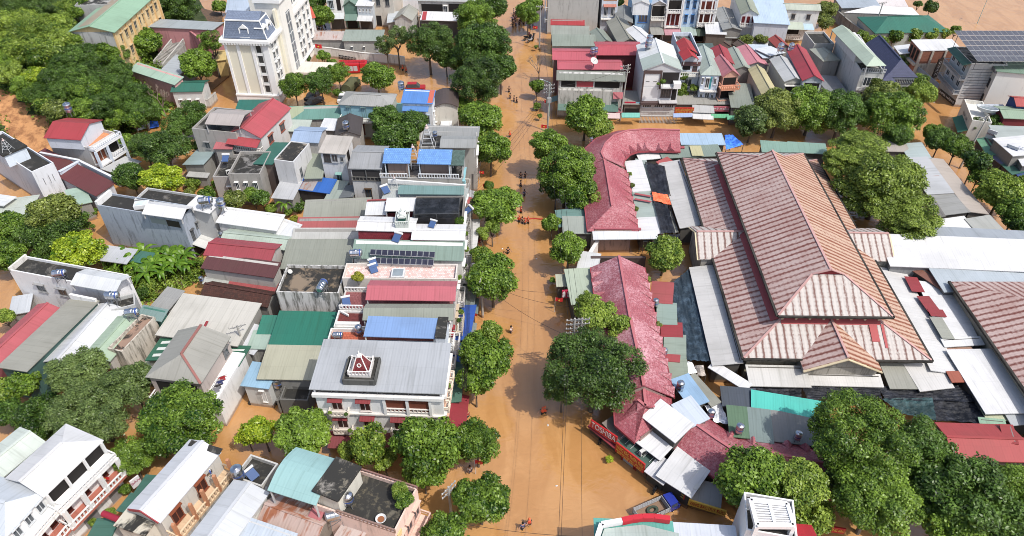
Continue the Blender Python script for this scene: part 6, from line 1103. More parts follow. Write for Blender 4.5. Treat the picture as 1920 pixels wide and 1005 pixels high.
# ---------------------------------------------------------------- the white hotel
def hotel():
    zc = 14.6; c = P(528,197,0).xy; u = Vector((math.cos(R(-4.5)), math.sin(R(-4.5)))); fl = 9.3; d = c-u*fl; n = v = Vector((-u.y, u.x)); L = 28
    q = [d+n*L, c+n*L, c, d]; wm = plain((246,244,236),.1)
    h = House('hotel','tall white hotel tower with slate mansard roof and dormers',0, [], zc-.9, 'flat',slab((190,186,178),.2), wm, cat='hotel',quad=q, par=.3); pil = plain((250,250,248),.05); cream = plain((238,232,208),.05)
    for t0, t1 in ((0,.055),(.27,.34),(.6,.665),(.86,1.0)): h.block('pilaster','f',t0, t1,2.2, zc-1.0,0,.22, pil)
    h.block('cream_panel','f', .055,.66,2.4, zc-1.0,0,.06, cream)
    for k in range(5): h.win('f', .70,.83,2.9+2.2*k, 4.6+2.2*k, (226,226,222), glass((.03,.03,.03)), mull=1, ledge=False); h.block('window_panel','f', .69,.84,2.4+2.2*k, 2.75+2.2*k, .05,.16, pil)
    h.block('plinth','f', -.01,1.01,-.3,2.2,-.02,.4, pil); h.block('plinth_moulding','f', -.01,1.01,2.2,2.5,-.02,.55, pil); h.block('plinth_moulding','r',0,1,2.2,2.5,-.02,.4, pil)
    for f in 'frl':
        h.block('cornice',f, -.06 if f == 'f' else -.0,1.06 if f == 'f' else 1, zc-.6, zc, -.02,.8, pil); h.block('cornice',f, -.03 if f == 'f' else 0,1.03 if f == 'f' else 1, zc-1.15, zc-.6,-.02,.4, pil); LL = h.length(f); m = MB(pil); nn = int(LL/.55)
        for k in range(nn): a = h.pt(f, (k+.5)/nn, zc-.78,.6); m.box(a, (.26,.4,.3), math.atan2(h.dirs(f)[0].y, h.dirs(f)[0].x))
        m.build('dentils',h.root)
    # side facade: window pairs, tall bay with window strip
    W1 = (214,216,216)
    for t in (.05,.11): 
        for k in range(5): h.win('r',t, t+.04,2.9+2.3*k, 4.4+2.3*k, W1, mull=2)
    for t in (.62,.69,.8,.9):
        for k in range(5): h.win('r',t, t+.045,2.9+2.3*k, 4.4+2.3*k, W1, mull=2)
    h.block('cream_bay','r', .2,.24,-.3, zc+4,0,.5, cream); h.block('stair_bay','r', .24,.5,-.3, zc+5.5,-4,1.2, wm)
    sw = MB(glass((.1,.11,.12))); a, b = h.pt('r', .33,3.2,1.23), h.pt('r', .42,3.2,1.23); sw.face(a, b, b+Vector((0,0,13.5)), a+Vector((0,0,13.5))); s_ = sw.build('window_strip',h.root); fr = MB(paint((232,232,230),.4))
    for k in range(7): fr.bar(a+Vector((0,0,2.2*k)), b+Vector((0,0,2.2*k)),.12)
    for p in (a, b, (a+b)/2): fr.bar(p, p+Vector((0,0,13.5)),.12)
    fr.build('strip_frame',s_, org=h.root.location); h.block('bay_cornice','r', .22,.52, zc+5.2, zc+5.9,-4,1.7, pil); h.block('rear_block','r', .5,1.0, zc-.9, zc+6,-fl*.9,-.4, wm)
    for t in (.62,.69,.8,.9):
        for k in range(2): 
            p0, p1 = h.pt('r',t, 0,-.36), h.pt('r',t+.045,0,-.36); g = MB(glass()); z0 = zc+.6+2.5*k; g.face(v3(p0, z0), v3(p1, z0), v3(p1, z0+1.6), v3(p0, z0+1.6)); g.build('window',h.root)
    # mansard
    sl = tiles((124,138,162),(112,126,150),.6,.35,.0,.8); m0 = [h.pt('f',0.0,0,-.2).xy, h.pt('f',1.0,0,-.2).xy, h.pt('r', .2,0,0).xy, h.pt('l', .8,0,0).xy]; cc = sum(m0, Vector((0,0)))/4; z0, z1 = zc, zc+3.6; m1 = [lerp(p, cc, .24) for p in m0]; m = MB(sl)
    for i in range(4): j = (i+1) % 4; m.face(v3(m0[i], z0), v3(m0[j], z0), v3(m1[j], z1), v3(m1[i], z1))
    mo = m.build('mansard_roof',h.root); t = MB(sl); ap0, ap1 = v3(lerp(m1[0], m1[3], .5), z1+1.2), v3(lerp(m1[1], m1[2], .5), z1+1.2)
    for f in ((m1[0], m1[1], ap1, ap0),(m1[2], m1[3], ap0, ap1)): t.face(v3(f[0], z1+.1), v3(f[1], z1+.1), f[2], f[3])
    t.face(v3(m1[1], z1+.1), v3(m1[2], z1+.1), ap1); t.face(v3(m1[3], z1+.1), v3(m1[0], z1+.1), ap0); t.build('upper_slope',mo, org=h.root.location); ed = MB(pil)
    for i in range(4): ed.bar(v3(m1[i], z1), v3(m1[(i+1) % 4], z1),.25); ed.bar(v3(m0[i], z0), v3(m1[i], z1),.16)
    ed.build('mansard_trim',mo, org=h.root.location)
    def dormer(p, dr, s=1):
        x = Vector((-dr.y, dr.x, 0)); dr = Vector((dr.x, dr.y, 0)); b = MB(pil); f = lambda a, o, z: p+x*a+dr*o+Vector((0,0, z))
        b.prism([f(-.75,.0,0).xy, f(.75,0,0).xy, f(.75,-1.6,0).xy, f(-.75,-1.6,0).xy], p.z, p.z+1.9); b.face(f(-1,.15,1.9), f(1,.15,1.9), f(0,.15,2.7)); b.face(f(-1,.15,1.9), f(0,.15,2.7), f(0,-1.9,2.7), f(-1,-1.9,1.9)); b.face(f(1,.15,1.9), f(1,-1.9,1.9), f(0,-1.9,2.7), f(0,.15,2.7)); b.box(f(0,.1,.05),(2.1,.4,.2), math.atan2(x.y, x.x))
        for a in (-.9,.9): b.bar(f(a, .05,0), f(a, .05,1.9),.22)
        do = b.build('dormer',mo, org=h.root.location); g = MB(glass()); g.face(f(-.5,.03,.3), f(.5,.03,.3), f(.5,.03,1.7), f(-.5,.03,1.7)); o = g.build('dormer_window',mo, org=h.root.location)
    dormer(h.pt('f', .5, zc+.2,-.55), Vector((v.y*0-n.x, -n.y))); rn = Vector((u.x, u.y)); dormer(h.pt('r', .05, zc+.2,-.5), rn); dormer(h.pt('r', .13, zc+.2,-.5), rn)
    p = h.pt('r', .44,3.6,0); q2 = [h.pt('r', .3,0,9).xy, h.pt('r', .3,0,1.2).xy, h.pt('r', .5,0,1.2).xy, h.pt('r', .5,0,9).xy]; m = MB(plain((222,214,200),.3)); m.prism(q2,3.2,3.7, True, True); o = m.build('porch_roof',h.root); ps = MB(pil)
    for a in q2: ps.bar(v3(lerp(a, sum(q2, Vector((0,0)))/4,.1),-.3), v3(lerp(a, sum(q2, Vector((0,0)))/4,.1),3.2),.5)
    ps.build('porch_columns',h.root)
hotel()
flag('red flag on a pole in front of the hotel entrance porch',G(2,470,500,.1),7,0,1.6)
house('small_house','small white house with orange roof right of the hotel',2,(300,40,362,62,428,118,370,150),7, 'gu',(226,100,72),(222,222,222),1.0)
wallthing('boundary_wall','long white boundary wall behind the parked motorbikes','wall',2,(400,345,560,360,790,395,1005,412,1110,425),2.4,.25, plain((232,230,224),.4))
longhouse('long shed with half rusted white roof behind the boundary wall',2,(422,234,670,232,662,297,400,290),4.0, 'sf',metal((206,190,184),.46),.7, wc=(168,164,158)); h = house('long_house','long grey house with grey green roof behind the boundary wall',2,(672,222,942,228,946,305,660,298),4.4, 'sf',(158,170,158),(178,176,170),.7); [h.win('f',t, t+.05,1.8,2.8, WHITE) for t in (.18,.5,.84)]
def fb(name, label, r, xl, yl, xr, yr, z, dep, roof, rc, wc, rise=.8, **k): return House(name, label, r, (xl, yl, xr, yr), z, roof, rc, wc, rise, base=dep, **k)
h = fb('town_house','white house with dark shutter door at the top beside the hotel',2,560,224,680,220,9,12, 'sf',(170,172,170),(232,232,230)); h.awning('f',4.4,2,.8,0,1,(214,220,222)); h.opening('f', .1,.9,.2,3.4, metal((80,80,82),0,.3,.3)); h.win('f', .12,.42,5.6,7.6,(190,200,210), mull=3); h.opening('f', .6,.85,5.0,7.8)
h = fb('town_house','narrow shophouse with green gable roof in the top row',2,682,220,775,218,6.2,14, 'gv',(128,156,140),(96,132,118),1.4); h.awning('f',4.0,2.2,.8,0,1,(120,150,138)); h.opening('f', .1,.9,.2,3.0)
h = fb('town_house','narrow shophouse with small white roof right of the green gable',2,778,222,890,225,6.4,8, 'sf',(240,242,244),(196,206,214),.5); h.awning('f',3.8,2.2,.6,0,1,(222,224,224)); h.opening('f', .1,.9,.2,3.0, metal((70,66,66),0,.3,.3)); h.grid('f',4, [(4.8,5.5)], .4, ledge=False)
h = fb('town_house','beige concrete house with dark windows in the top row',2,892,200,1045,205,9.5,12, 'flat',(150,146,138),(206,200,188)); h.grid('f',2, [(5.6,7.6)], .45, fc=(120,120,122)); h.opening('f', .1,.35,.3,3)
h = roofshed('grey gabled house behind the thin trees of the flooded yard',2,(1082,68,1200,84,1168,152,1042,145),4.8, 'gv',(176,176,164),1.5, wc=(196,196,192), name='small_house',cat='house'); h.win('f', .2,.45,1.4,2.8)
roofshed('pale sheet lean-to left of the grey gabled house',2,(1010,110,1080,70,1040,160,990,160),3.6, 'sl',(214,220,222),.4)
h = longhouse('long white roof with red end behind the dark yard tree',2,(1248,86,1580,96,1560,156,1240,145),4.8, 'sf',(240,242,244),.6, wc=(90,86,84)); patchsheet('red end sheet of the long white roof',2,(1248,84,1276,86,1272,148,1240,146),4.9, 'sf',(196,70,74),.58)
h = house('town_house','grey terrace building with balcony behind the long white roof',2,(1225,-70,1680,-55,1665,12,1218,2),7.5, 'sf',(190,190,186),(196,192,186),.6); h.opening('f', .05,.4,4.6,6.6); h.opening('f', .5,.95,4.6,6.8); h.slabs('f',4.0,1.4); h.rail('f',4.0,1.35, c=(220,190,170)); h.win('f', .42,.48,4.6,6.2)
h = fb('town_house','white and blue house at the top edge behind the grey gable',2,1090,90,1215,90,9,10, 'flat',(150,150,150),(226,232,240)); h.grid('f',2, [(4.6,6.6)], .5)
# --- school and hillside walls
def zt(r, x, y, z=6): p = G(r, x, y, z); return p
h = house('school_building','long yellow school building with green and brown roof on the hill',1,(870,-60,1190,-60,820,238,568,226),13.5, 'gv',(156,196,162),(240,208,150),1.3, z0=4, over=.6); q = h.q; h.grid('r',9, [(10.3,12.0),(6.6,8.4)], .5, fc=(200,180,140), ledge=True); [h.post('r',t, 4,13.2,.2,.05,(238,196,130)) for t in (.0,.12,.24,.36,.48,.6,.72,.84,.96)]; h.block('front_gable_wall','f', -.02,1.02,3.8,13.3,0,.12, plain((188,188,186),.5))
p_, g_, rg = roof_polys(h.q, 13.5, 'gv',1.3,.6); A, D_, N2, N1 = p_[0]; m = MB(metal((190,170,140),.1)); f = lambda s, t: lerp(lerp(D_, N2, s), lerp(A, N1, s), t)+Vector((0,0,.04)); m.face(f(.35,.05), f(.95,.05), f(.95,.7), f(.35,.7)); m.build('brown_sheets',h.root)
house('school_building','grey concrete building behind the yellow school',1,(640,-60,900,-60,860,48,590,46),14, 'flat',(170,168,162),(170,170,168), z0=6, par=.4)
h = house('long_house','long grey roofed shed with pink back wall on the slope',1,(1180,136,1612,182,1600,235,1185,178),9.0, 'sb',(176,184,184),(206,140,140),.4, z0=3); wallthing('retaining_wall','pinkish red retaining wall with black streaks below the school','wall',1,(1190,175,1360,190,1490,285),8.6,.3, plain((206,132,134),.6),2)
h = house('long_house','long pale green roofed house with pink wall by the bare tree',1,(1030,465,1352,578,1306,628,975,522),5.6, 'sf',(178,210,188),(214,160,156),.7); house('small_house','small white house with teal roof near the hotel',1,(1312,602,1534,612,1506,688,1330,668),4.4, 'gu',(52,122,104),(214,214,212),.8).grid('f',3, [(1.2,2.4)], .4)
wallthing('balustrade_wall','grey balustrade wall below the small teal roofed house','wall',1,(1330,740,1555,745,1610,690),2.0,.25, plain((196,194,188),.5)); roofshed('grey blue shed roof beside the stone stairs',1,(1320,400,1400,440,1360,570,1225,530),4.6, 'sr',(186,194,198),.4, wc=(150,150,150))
st = empty('stone_stairs',G(1,1240,400,3),0, 'long stone staircase with balustrades climbing from the sheds to the school','staircase'); m = MB(plain((170,166,160),.5)); a, b = G(1,1190,500,2.5), G(1,1345,310,6.0); n_ = 22; d_ = (b-a); s_ = Vector((d_.y, -d_.x, 0)).normalized()*1.6
for k in range(n_): p0, p1 = a+d_*(k/n_), a+d_*((k+1)/n_); m.prism([(p0+s_).xy, (p1+s_).xy, (p1-s_).xy, (p0-s_).xy][::-1], -.3, p1.z)
m.build('steps',st); bl = MB(plain((206,204,198),.4))
for sg in (-1,1):
    bl.bar(a+s_*sg+Vector((0,0,1)), b+s_*sg+Vector((0,0,1)),.22,.16)
    for k in range(26): p0 = a+d_*(k/25)+s_*sg; bl.bar(p0-Vector((0,0,.3)), p0+Vector((0,0,1)),.14)
bl.build('balustrade',st)
h = house('gatehouse','little yellow gatehouse behind the hotel corner tree',1,(1605,375,1670,385,1690,440,1625,450),4.4, 'gu',(236,206,130),(236,200,120),.8); longhouse('pale blue gable roof behind the hotel at the top edge',1,(1760,-60,2010,-60,1990,60,1680,100),7.0, 'gu',(186,202,220),1.2, wc=(206,206,206))
ground('black_yard',1,(1400,470,1660,420,1720,560,1560,690,1480,640),.3, plain((60,58,56),.4))
bt = G(1,1130,945,.3); tp_ = spot('tarpaulin',bt, .3, 'blue and white tarpaulin heap in the garden below the hill','tarpaulin'); m = MB(net((30,92,200),.01)); m.smooth = True; m.face((-.2,-1,.1),(1.6,-.8,.1),(1.4,.9,.5),(0,1,.8)); m.build('blue_cloth',tp_); m = MB(net((222,222,218),.01)); m.face((-2.6,-1.3,.1),(-.2,-1,.15),(0,1,.75),(-2.0,.9,.5)); m.build('white_cloth',tp_)
# ---------------------------------------------------------------- town, right of the street: block at the top
h = house('concrete_house','big bare grey concrete house at the top of the street',3,(270,-150,640,-150,640,-5,268,-5),9, 'flat',(150,146,138),(196,194,188), par=.3); h.rail('l',6,.6); h.rail('l',3,.6)
rowhouse('narrow red roof strip in front of the big bare concrete house',3,(298,148,536,152,532,186,296,182),5.4, 'sf',(186,60,62),.5); rowhouse('grey roof below the narrow red strip',3,(300,190,572,200,568,258,308,258),5.2, 'sf',(164,170,158),.7); rowhouse('grey green roof next to the large red roof',3,(306,260,614,262,620,340,312,340),5.6, 'sf',(152,162,148),.8, wc=(186,184,178))
h = house('row_house','house with large red gable roof above the lane',3,(642,320,940,316,960,400,634,408),8.4, 'gu',(200,84,96),(120,60,62),.8, over=.5); house('row_house','pinkish red roofed house at the street corner',3,(312,368,612,368,612,444,316,440),8.4, 'gu',(206,96,108),(150,110,106),.7, over=.4); house('row_house','lower pinkish red roofed house above the grey strip roof',3,(350,450,808,450,812,512,346,516),8.0, 'gu',(206,98,110),(160,120,116),.6, over=.3)
h = house('corner_house','grey two storey corner house with strip roof and open upper floor',3,(352,532,832,545,830,600,350,592),8.2, 'sf',(146,150,136), plain((204,202,196),.6),.6, over=.5); h.opening('f', .04,.26,6.5,7.8); h.opening('f', .56,.95,6.5,7.8); h.opening('f', .28,.54,6.6,7.8, paint((186,70,78),.6)); h.block('front_wall','f', -.0,.84,-.3,6.2,.02,1.0, plain((200,198,190),.6)); [h.win('f',t, t+.05,4.2,5.6) for t in (.32,.6)]
for i in range(2): h.win('f', .31+.28*i, .37+.28*i, 2.8,4.4, WHITE)
h.awning('f',3.4,3.0,.7,.0,.35,(110,140,128)); h.awning('f',3.4,3.0,.7,.36,.95,(96,132,120)); h.awning('l',3.4,2.4,.8,0,1,(110,136,124)); h.opening('f', .05,.95,.1,2.4); h.awning('f',5.6,1.2,.9,.86,1.02,(200,100,110))
tanku(3,600,420,8.8, 'left of two dark tanks on the pinkish red roofs',1.2); tanku(3,622,415,8.8, 'right of two dark tanks on the pinkish red roofs',1.2); DISH.put(G(3,608,500,8.5),.6,1.2, 'dark dish between the two pinkish red roofs')
house('row_house','house with long ridged olive grey roof in the top right block',3,(722,172,850,150,948,325,800,318),6.4, 'gv',(166,164,148),(150,146,140),1.2); rowhouse('small grey green gable left of the ridged olive grey roof',3,(625,250,668,218,742,320,636,320),5.4, 'gv',(150,160,146),.8, wc=(150,150,146)); house('row_house','white sheet roofed house right of the ridged olive grey roof',3,(888,225,962,208,1055,305,960,345),7.4, 'gv',(240,242,248),(196,196,194),.8)
wallthing('yard_wall','mouldy grey wall of the lane below the large red roof','wall',3,(830,440,940,450),6.0,.3, plain((176,174,168),.6)); ground('red_floor',3,(840,665,920,665,945,780,835,790),.6, tiles((150,50,50),(136,44,46),.5,.5))
# far row facing the side street
def far(label, xl, xr, y, z, dep, roof, rc, wc, rise=.8, **k): return fb('town_house',label, 3, xl, y, xr, y, z, dep, roof, rc, wc, rise, **k)
h = far('narrow pale house with grey roof and arched terrace in the far row',655,772,245,10.5,12, 'gv',(168,168,158),(220,228,240),1.2); h.opening('f', .08,.92,8.2,10.0, paint((190,140,110),.6)); h.grid('f',2, [(4.4,6.8)], .6, mull=3); h.awning('f',7.4,.9,.4,.1,.9,(206,130,110)); h.slabs('f',3.8,.8)
rowhouse('low grey roofs between the narrow pale house and the blue house',3,(778,60,900,60,890,170,780,160),5.2, 'gv',(150,152,148),.8)
h = far('blue and white house with orange roof terrace in the far row',905,1012,300,9.6,14, 'flat',tiles((222,150,104),(210,140,96),.5,.5),(150,196,236)); h.grid('f',1, [(4.6,7.2)], .7, fc=(60,120,200), mull=3); q, w_ = sub_block(h, 'roof_room',3,(905,0,1020,-5,1020,32,905,30),9.6,12.2,(236,238,240),(206,206,204), 'gv', .8)
h = far('house with dark open storeys and white roof in the far row',1015,1112,310,9.4,16, 'gv',(222,228,238),(200,196,190),1.0); h.opening('f', .04,.96,6.2,9.0); h.slabs('f',5.8,1.0); h.rail('f',5.8); h.awning('f',3.8,3,.8,0,1,(166,166,160)); h.opening('f', .05,.95,.2,2.8)
h = far('ornate white house with arched balcony and red shutters',1118,1238,310,11,14, 'gv',(176,70,70),(236,236,240),1.2); h.slabs('f',7.6,1.0); h.rail('f',7.6,.95, c=(236,236,236)); h.opening('f', .1,.9,7.8,10.4); [h.post('f',t, 3.8,10.8,.16,.9) for t in (.04,.96)]; [h.win('f',t, t+.2,4.4,6.8,(130,40,40), paint((96,26,26),.5)) for t in (.12,.4,.68)]; h.slabs('f',4.0,1.0); h.awning('f',3.7,3,.8,0,1,(210,150,160)); h.opening('f', .05,.95,.2,2.8, metal((120,110,104),0,.3,.4))
h = far('light blue plastered house with blue shutters in the far row',1242,1352,310,11.6,14, 'flat',(150,150,150),(188,214,240)); h.grid('f',2, [(8.4,10.4),(4.8,6.8)], .5, fc=(60,130,200), mull=3); h.awning('f',3.8,3.2,.9,0,1,(170,190,180)); h.opening('f', .05,.95,.2,2.8)
h = far('ornate white columned house with brown doors in the far row',1356,1480,312,11,14, 'gv',(170,164,158),(226,228,234),1.0); [h.opening('f', .12,.88, z, z+2.2, paint((110,50,36),.5)) for z in (8.0,4.8)]; [h.post('f',t, 4,10.8,.14,.8) for t in (.03,.3,.7,.97)]; [(h.slabs('f',z, 1.0), h.rail('f',z, .95)) for z in (7.6,4.4)]; h.awning('f',3.7,3.2,.9,0,1,(90,106,90)); h.opening('f', .05,.95,.2,2.8)
roofshed('low white shop roof right of the columned house',3,(1455,165,1585,168,1596,252,1450,250),4.4, 'sf',(236,238,242),.6, wc=(110,100,92), name='low_shop',cat='shop'); roofshed('low wide grey roof behind the low white shop',3,(1512,70,1650,70,1695,218,1588,222),5.2, 'gv',(168,170,168),.6, name='low_shop',cat='shop'); roofshed('small grey awning shop by the far street pole',3,(1600,236,1690,236,1698,280,1594,280),3.2, 'sf',(190,192,190),.4, wc=(100,90,84), name='low_shop',cat='shop'); roofshed('dark green grey awning shop right of the far street pole',3,(1700,232,1800,234,1800,280,1700,280),3.2, 'sf',(110,124,112),.4, wc=(70,66,62), name='low_shop',cat='shop')
h = house('town_house','white house with olive gable roof and red shutters',3,(1660,-60,1770,-60,1835,105,1712,105),8.6, 'gv',(164,170,146),(226,226,226),1.2); [h.win('f',t, t+.18,6.2,8.0,(140,50,50), paint((110,30,34),.5), ledge=False) for t in (.08,.38,.7)]; h.slabs('f',5.8,.9); h.rail('f',5.8)
h = house('town_house','broad white hall with light blue roof in the far row',3,(1790,-70,2020,-70,2045,172,1805,172),8.0, 'sf',(198,220,242),(222,222,228),1.0); h.awning('f',3.0,1.2,.3,0,1,(240,240,242)); h.opening('f', .05,.95,.2,2.4)
h = house('town_house','white house with pale green roof at the end of the far row',4,(118,26,358,34,394,76,120,68),8.0, 'gu',(200,208,190),(222,222,218),.7); h.grid('f',2, [(5.6,6.8)], .25, fc=(120,110,104)); h.awning('f',4.9,2.8,.8,-.02,.6,(196,208,190)); h.opening('f', .02,.55,1.8,3.6); h.rail('f',1.0,1.5,0,.6); h.awning('f',4.6,2.4,.6,.6,.9,(190,220,236))
# front row facing the lower street
h = house('modern_house','modern white house with brown trim and white gable roof',3,(940,345,1205,338,1256,524,985,522),10.6, 'gv',(236,240,240), plain((214,214,216),.15),1.6, over=.25); q = h.q
gr = MB(metal((186,200,190))); pp, gg, rg = roof_polys(q, 10.6, 'gv',1.6,.28); 
for po in pp:
    A, D_, N2, N1 = po if po[0].y > po[1].y else (po[1], po[0], po[3], po[2]); lo = po; gr.face(*[p+Vector((0,0,.05)) for p in (lerp(po[1], po[0], .42) if po[1].y < po[0].y else lerp(po[0], po[1], .42), po[1] if po[1].y < po[0].y else po[0], po[2] if po[1].y < po[0].y else po[3], lerp(po[2], po[3], .42) if po[1].y < po[0].y else lerp(po[3], po[2], .42))])
gr.build('grey_green_sheets',h.root); br_ = plain((96,76,74),.1); wt = plain((244,244,244),.06)
h.block('brown_frame','f', .0,.5,9.9,10.5,0,.3, br_); h.block('brown_frame','f', .0,.035,3.6,9.9,0,.3, br_); h.block('brown_frame','f', .46,.5,6.6,9.9,0,.35, br_); h.block('white_panel','f', .035,.46,7.0,9.9,0,.12, wt); [h.win('f',t, t+.09,8.2,9.5,(60,60,62), ledge=False, mull=1) for t in (.09,.29)]; h.block('white_surround','f', .035,.46,3.8,6.9,0,.16, wt); h.win('f', .1,.42,4.1,6.3,(60,62,64), mull=4, ledge=False)
h.opening('f', .52,.97,7.6,10.1, paint((48,44,44),.6)); h.slabs('f',7.4,1.2,.5,.98,.3,(230,230,230)); h.block('white_balcony_box','f', .82,1.02,7.2,8.4,.2,1.5, wt); h.win('f', .54,.82,4.6,6.4,(120,110,108), mull=4, ledge=True); h.opening('f', .84,.97,4.0,6.4); h.slabs('f',4.0,1.3,.5,1,.2,(200,196,196)); h.block('brown_band','f',0,1,3.2,3.75,0,.9, br_); [h.win('f',t, t+.25,2.2,3.0, WHITE, mull=4, ledge=False) for t in (.08,.4,.7)]
gl_ = MB(paint((196,196,192),.5))
for k in range(27): p = h.pt('f',k/26,1.8,2.6); gl_.bar(p, p+Vector((0,0,.9)),.07); p = h.pt('f',k/26,.1,2.7); gl_.bar(p, p+Vector((0,0,1.6)),.1)
gl_.bar(h.pt('f',0,1.75,2.65), h.pt('f',1,1.75,2.65),.3,.14); gl_.bar(h.pt('f',0,2.7,2.6), h.pt('f',1,2.7,2.6),.08); gl_.build('railing',h.root); bush(3,1130,608,22, 'small potted tree on the modern house balcony','mid',zg=7.4); bush(3,1095,625,14, 'low potted shrub on the modern house balcony','bright',zg=7.4)
s_ = tanku(3,1015,375,11.2, 'front one of two steel tanks on the modern house roof',1.5); tanku(3,1025,340,11.0, 'rear one of two steel tanks on the modern house roof',1.5)
h = house('narrow_house','narrow white house with two red gables inside its parapet',3,(1198,268,1335,270,1412,452,1268,456),10.4, 'flat',(120,116,110),(216,224,236), par=.9); 
for pts in ((1245,320,1340,305,1375,395,1265,405),(1260,395,1355,380,1392,445,1275,450)): canopy(h, 3, pts, 11.4, 'gv',(196,52,56),1.0, zp=10.4)
h.block('brown_band','f', .02,.98,9.4,10.2,0,.3, plain((110,84,84),.1)); h.opening('f', .1,.5,8.4,9.4); h.win('f', .62,.86,8.0,9.8,(120,60,60)); h.slabs('f',7.4,1.0); h.rail('f',7.4); h.win('f', .3,.7,4.6,6.4); h.slabs('f',4.2,1.0)
h = house('narrow_house','narrow pale blue house with grey hipped roof and turquoise shutter',3,(1388,382,1488,372,1550,556,1402,556),8.6, 'hf',(176,190,180),(214,224,240),1.2); h.win('f', .04,.16,6.4,7.8); h.win('f', .27,.5,5.6,7.8); h.win('f', .52,.62,5.6,7.8,(60,170,180), paint((70,180,190),.5)); h.win('f', .74,.88,6.4,7.8); h.slabs('f',5.2,.9); [h.win('f',t, t+.16,2.2,4.2) for t in (.08,.72)]; h.win('f', .36,.64,1.4,4.6)
h = house('narrow_house','narrow orange pink house with red and pink gable roof',3,(1532,470,1612,440,1668,560,1568,572),8.4, 'gv',(216,130,138),(226,170,146),1.4); h.slabs('f',6.2,1.8,-.2,1,.25,(228,160,124)); h.rail('f',6.2,1.75,-.2,1,.8,(230,150,110)); h.opening('f', .05,.9,3.0,5.8); h.slabs('f',2.8,1.4,-.2,1,.25,(228,170,140)); h.rail('f',2.8,1.35,-.2,1,.8,(236,180,150)); h.opening('f', .05,.9,6.4,8.0)
house('row_house','dark red gable roof behind the orange pink house',3,(1495,370,1612,364,1642,474,1535,476),7.8, 'gv',(184,60,70),(190,180,176),1.0); house('row_house','grey green gable roof right of the dark red gable',3,(1616,378,1700,374,1782,512,1662,515),6.4, 'gv',(170,180,166),(150,146,140),.8); rowhouse('large grey roof right of the orange pink house',3,(1645,628,1765,625,1812,800,1620,802),4.2, 'sf',(150,158,146),.8, wc=(120,116,110))
house('row_house','pink sheet roofed house in the second line of the block',3,(1665,366,1830,358,1892,484,1758,488),6.4, 'gv',(222,140,150),(180,174,168),.9); house('row_house','yellow ribbed roof house left of the grey gable',3,(1795,530,1890,512,1960,698,1865,704),6.6, 'gv',(214,202,150),(196,190,180),1.0); rowhouse('light blue white roof behind the pink sheet roof',3,(1805,340,1920,330,1960,420,1880,440),6.6, 'sr',(206,220,232),.5); roofshed('teal canopy with dark top above the orange pink house',3,(1392,328,1490,326,1505,360,1400,362),5.6, 'sf',(90,110,106),.3, wc=(120,190,170), name='canopy_roof',cat='canopy')
rowhouse('small brown gable behind the grey green gable',3,(1565,345,1610,335,1650,362,1600,368),6.2, 'gv',(120,90,74),.8); rowhouse('second small brown gable further right',3,(1665,330,1720,318,1770,350,1700,358),6.0, 'gv',(110,92,80),.8)
h = house('narrow_house','white house with grey gable roof and blue balcony rail',4,(50,455,160,438,246,598,115,612),7.8, 'gv',(206,208,206),(190,188,180),.9); h.opening('f', .1,.9,5.4,7.2); h.slabs('f',4.9,1.4); h.rail('f',4.9,1.35, c=(206,220,240)); h.slabs('f',7.0,.6)
h = house('narrow_house','house with long dark red gable roof beside the grey gable',4,(168,376,280,368,398,598,248,602),8.6, 'gv',(190,66,78),(190,196,206),1.2); h.opening('f', .1,.9,6,8); h.slabs('f',5.2,1.6); h.rail('f',5.2,1.5, c=(200,216,240))
tanku(4,85,400,8.2, 'left steel tank behind the grey gable with blue balcony',1.5); tanku(4,165,395,8.2, 'right steel tank behind the long dark red gable',1.4)
house('row_house','grey concrete house with dark flat roof by the flooded bend',4,(265,248,425,255,482,338,350,350),7.0, 'flat',slab((100,98,94),.8),(196,194,188), par=.5); house('row_house','small hipped grey roof house in front of the dark flat roof',4,(350,375,440,352,502,438,410,462),6.4, 'hv',(186,188,170),(176,172,166),.9); rowhouse('two small red gables at the far left of the bend',4,(30,300,95,282,140,345,60,355),6.6, 'gv',(180,80,70),.9); rowhouse('white sheet roof between the red gables and the tanks',4,(-60,370,20,340,90,390,20,420),7.0, 'sr',(226,232,236),.5); roofshed('low grey roof at the foot of the tower house',4,(400,575,520,560,560,700,440,700),4.0, 'sr',(150,152,156),.5, name='lean_to',cat='lean-to')
h = house('tower_house','tall narrow grey walled house with pale green gable roof',4,(545,275,700,255,828,545,690,550),9.2, 'flat',(150,148,142), plain((206,205,200),.35), par=.3); canopy(h, 4,(502,232,612,210,860,488,728,496),11.2, 'hf',(190,208,186),1.1, zp=9.2); sub_block(h, 'roof_room',4,(545,250,660,232,770,400,650,415),9.2,11.0,(214,214,210)); h.win('f', .2,.8,6.4,8.4, WHITE, mull=4, ledge=False); h.win('f', .2,.8,2.8,5.2, WHITE, mull=4, ledge=False); h.block('white_panel','f',0,1,5.4,6.1,0,.15, plain(WHITE, .1)); h.rail('f',9.4,.05,0,1,.8,(190,192,196), sides=False); [h.win('l',t, t+.06,9.6-2.2*0,10.8,(160,170,180), ledge=False) for t in ()]
NAVY = tiles((72,78,112),(62,68,100),.4,.32,.0,.75, rough=.65)
h = house('navy_roof_house','house with large navy tiled hip roof beside the tower house',4,(765,362,890,342,1100,566,855,572),7.4, 'hf',NAVY, (216,214,210),2.6, over=.4); canopy(h, 4,(815,560,905,545,965,626,812,630),6.4, 'hf',NAVY, 1.6, zp=0, name='porch_roof'); pg = MB(paint((60,62,70),.5)); a, b, c_, d_ = [G(4, *p, 6.6) for p in ((930,575),(1070,575),(1092,626),(950,630))]
for k in range(9): pg.bar(lerp(a, b, k/8), lerp(d_, c_, k/8),.12,.2)
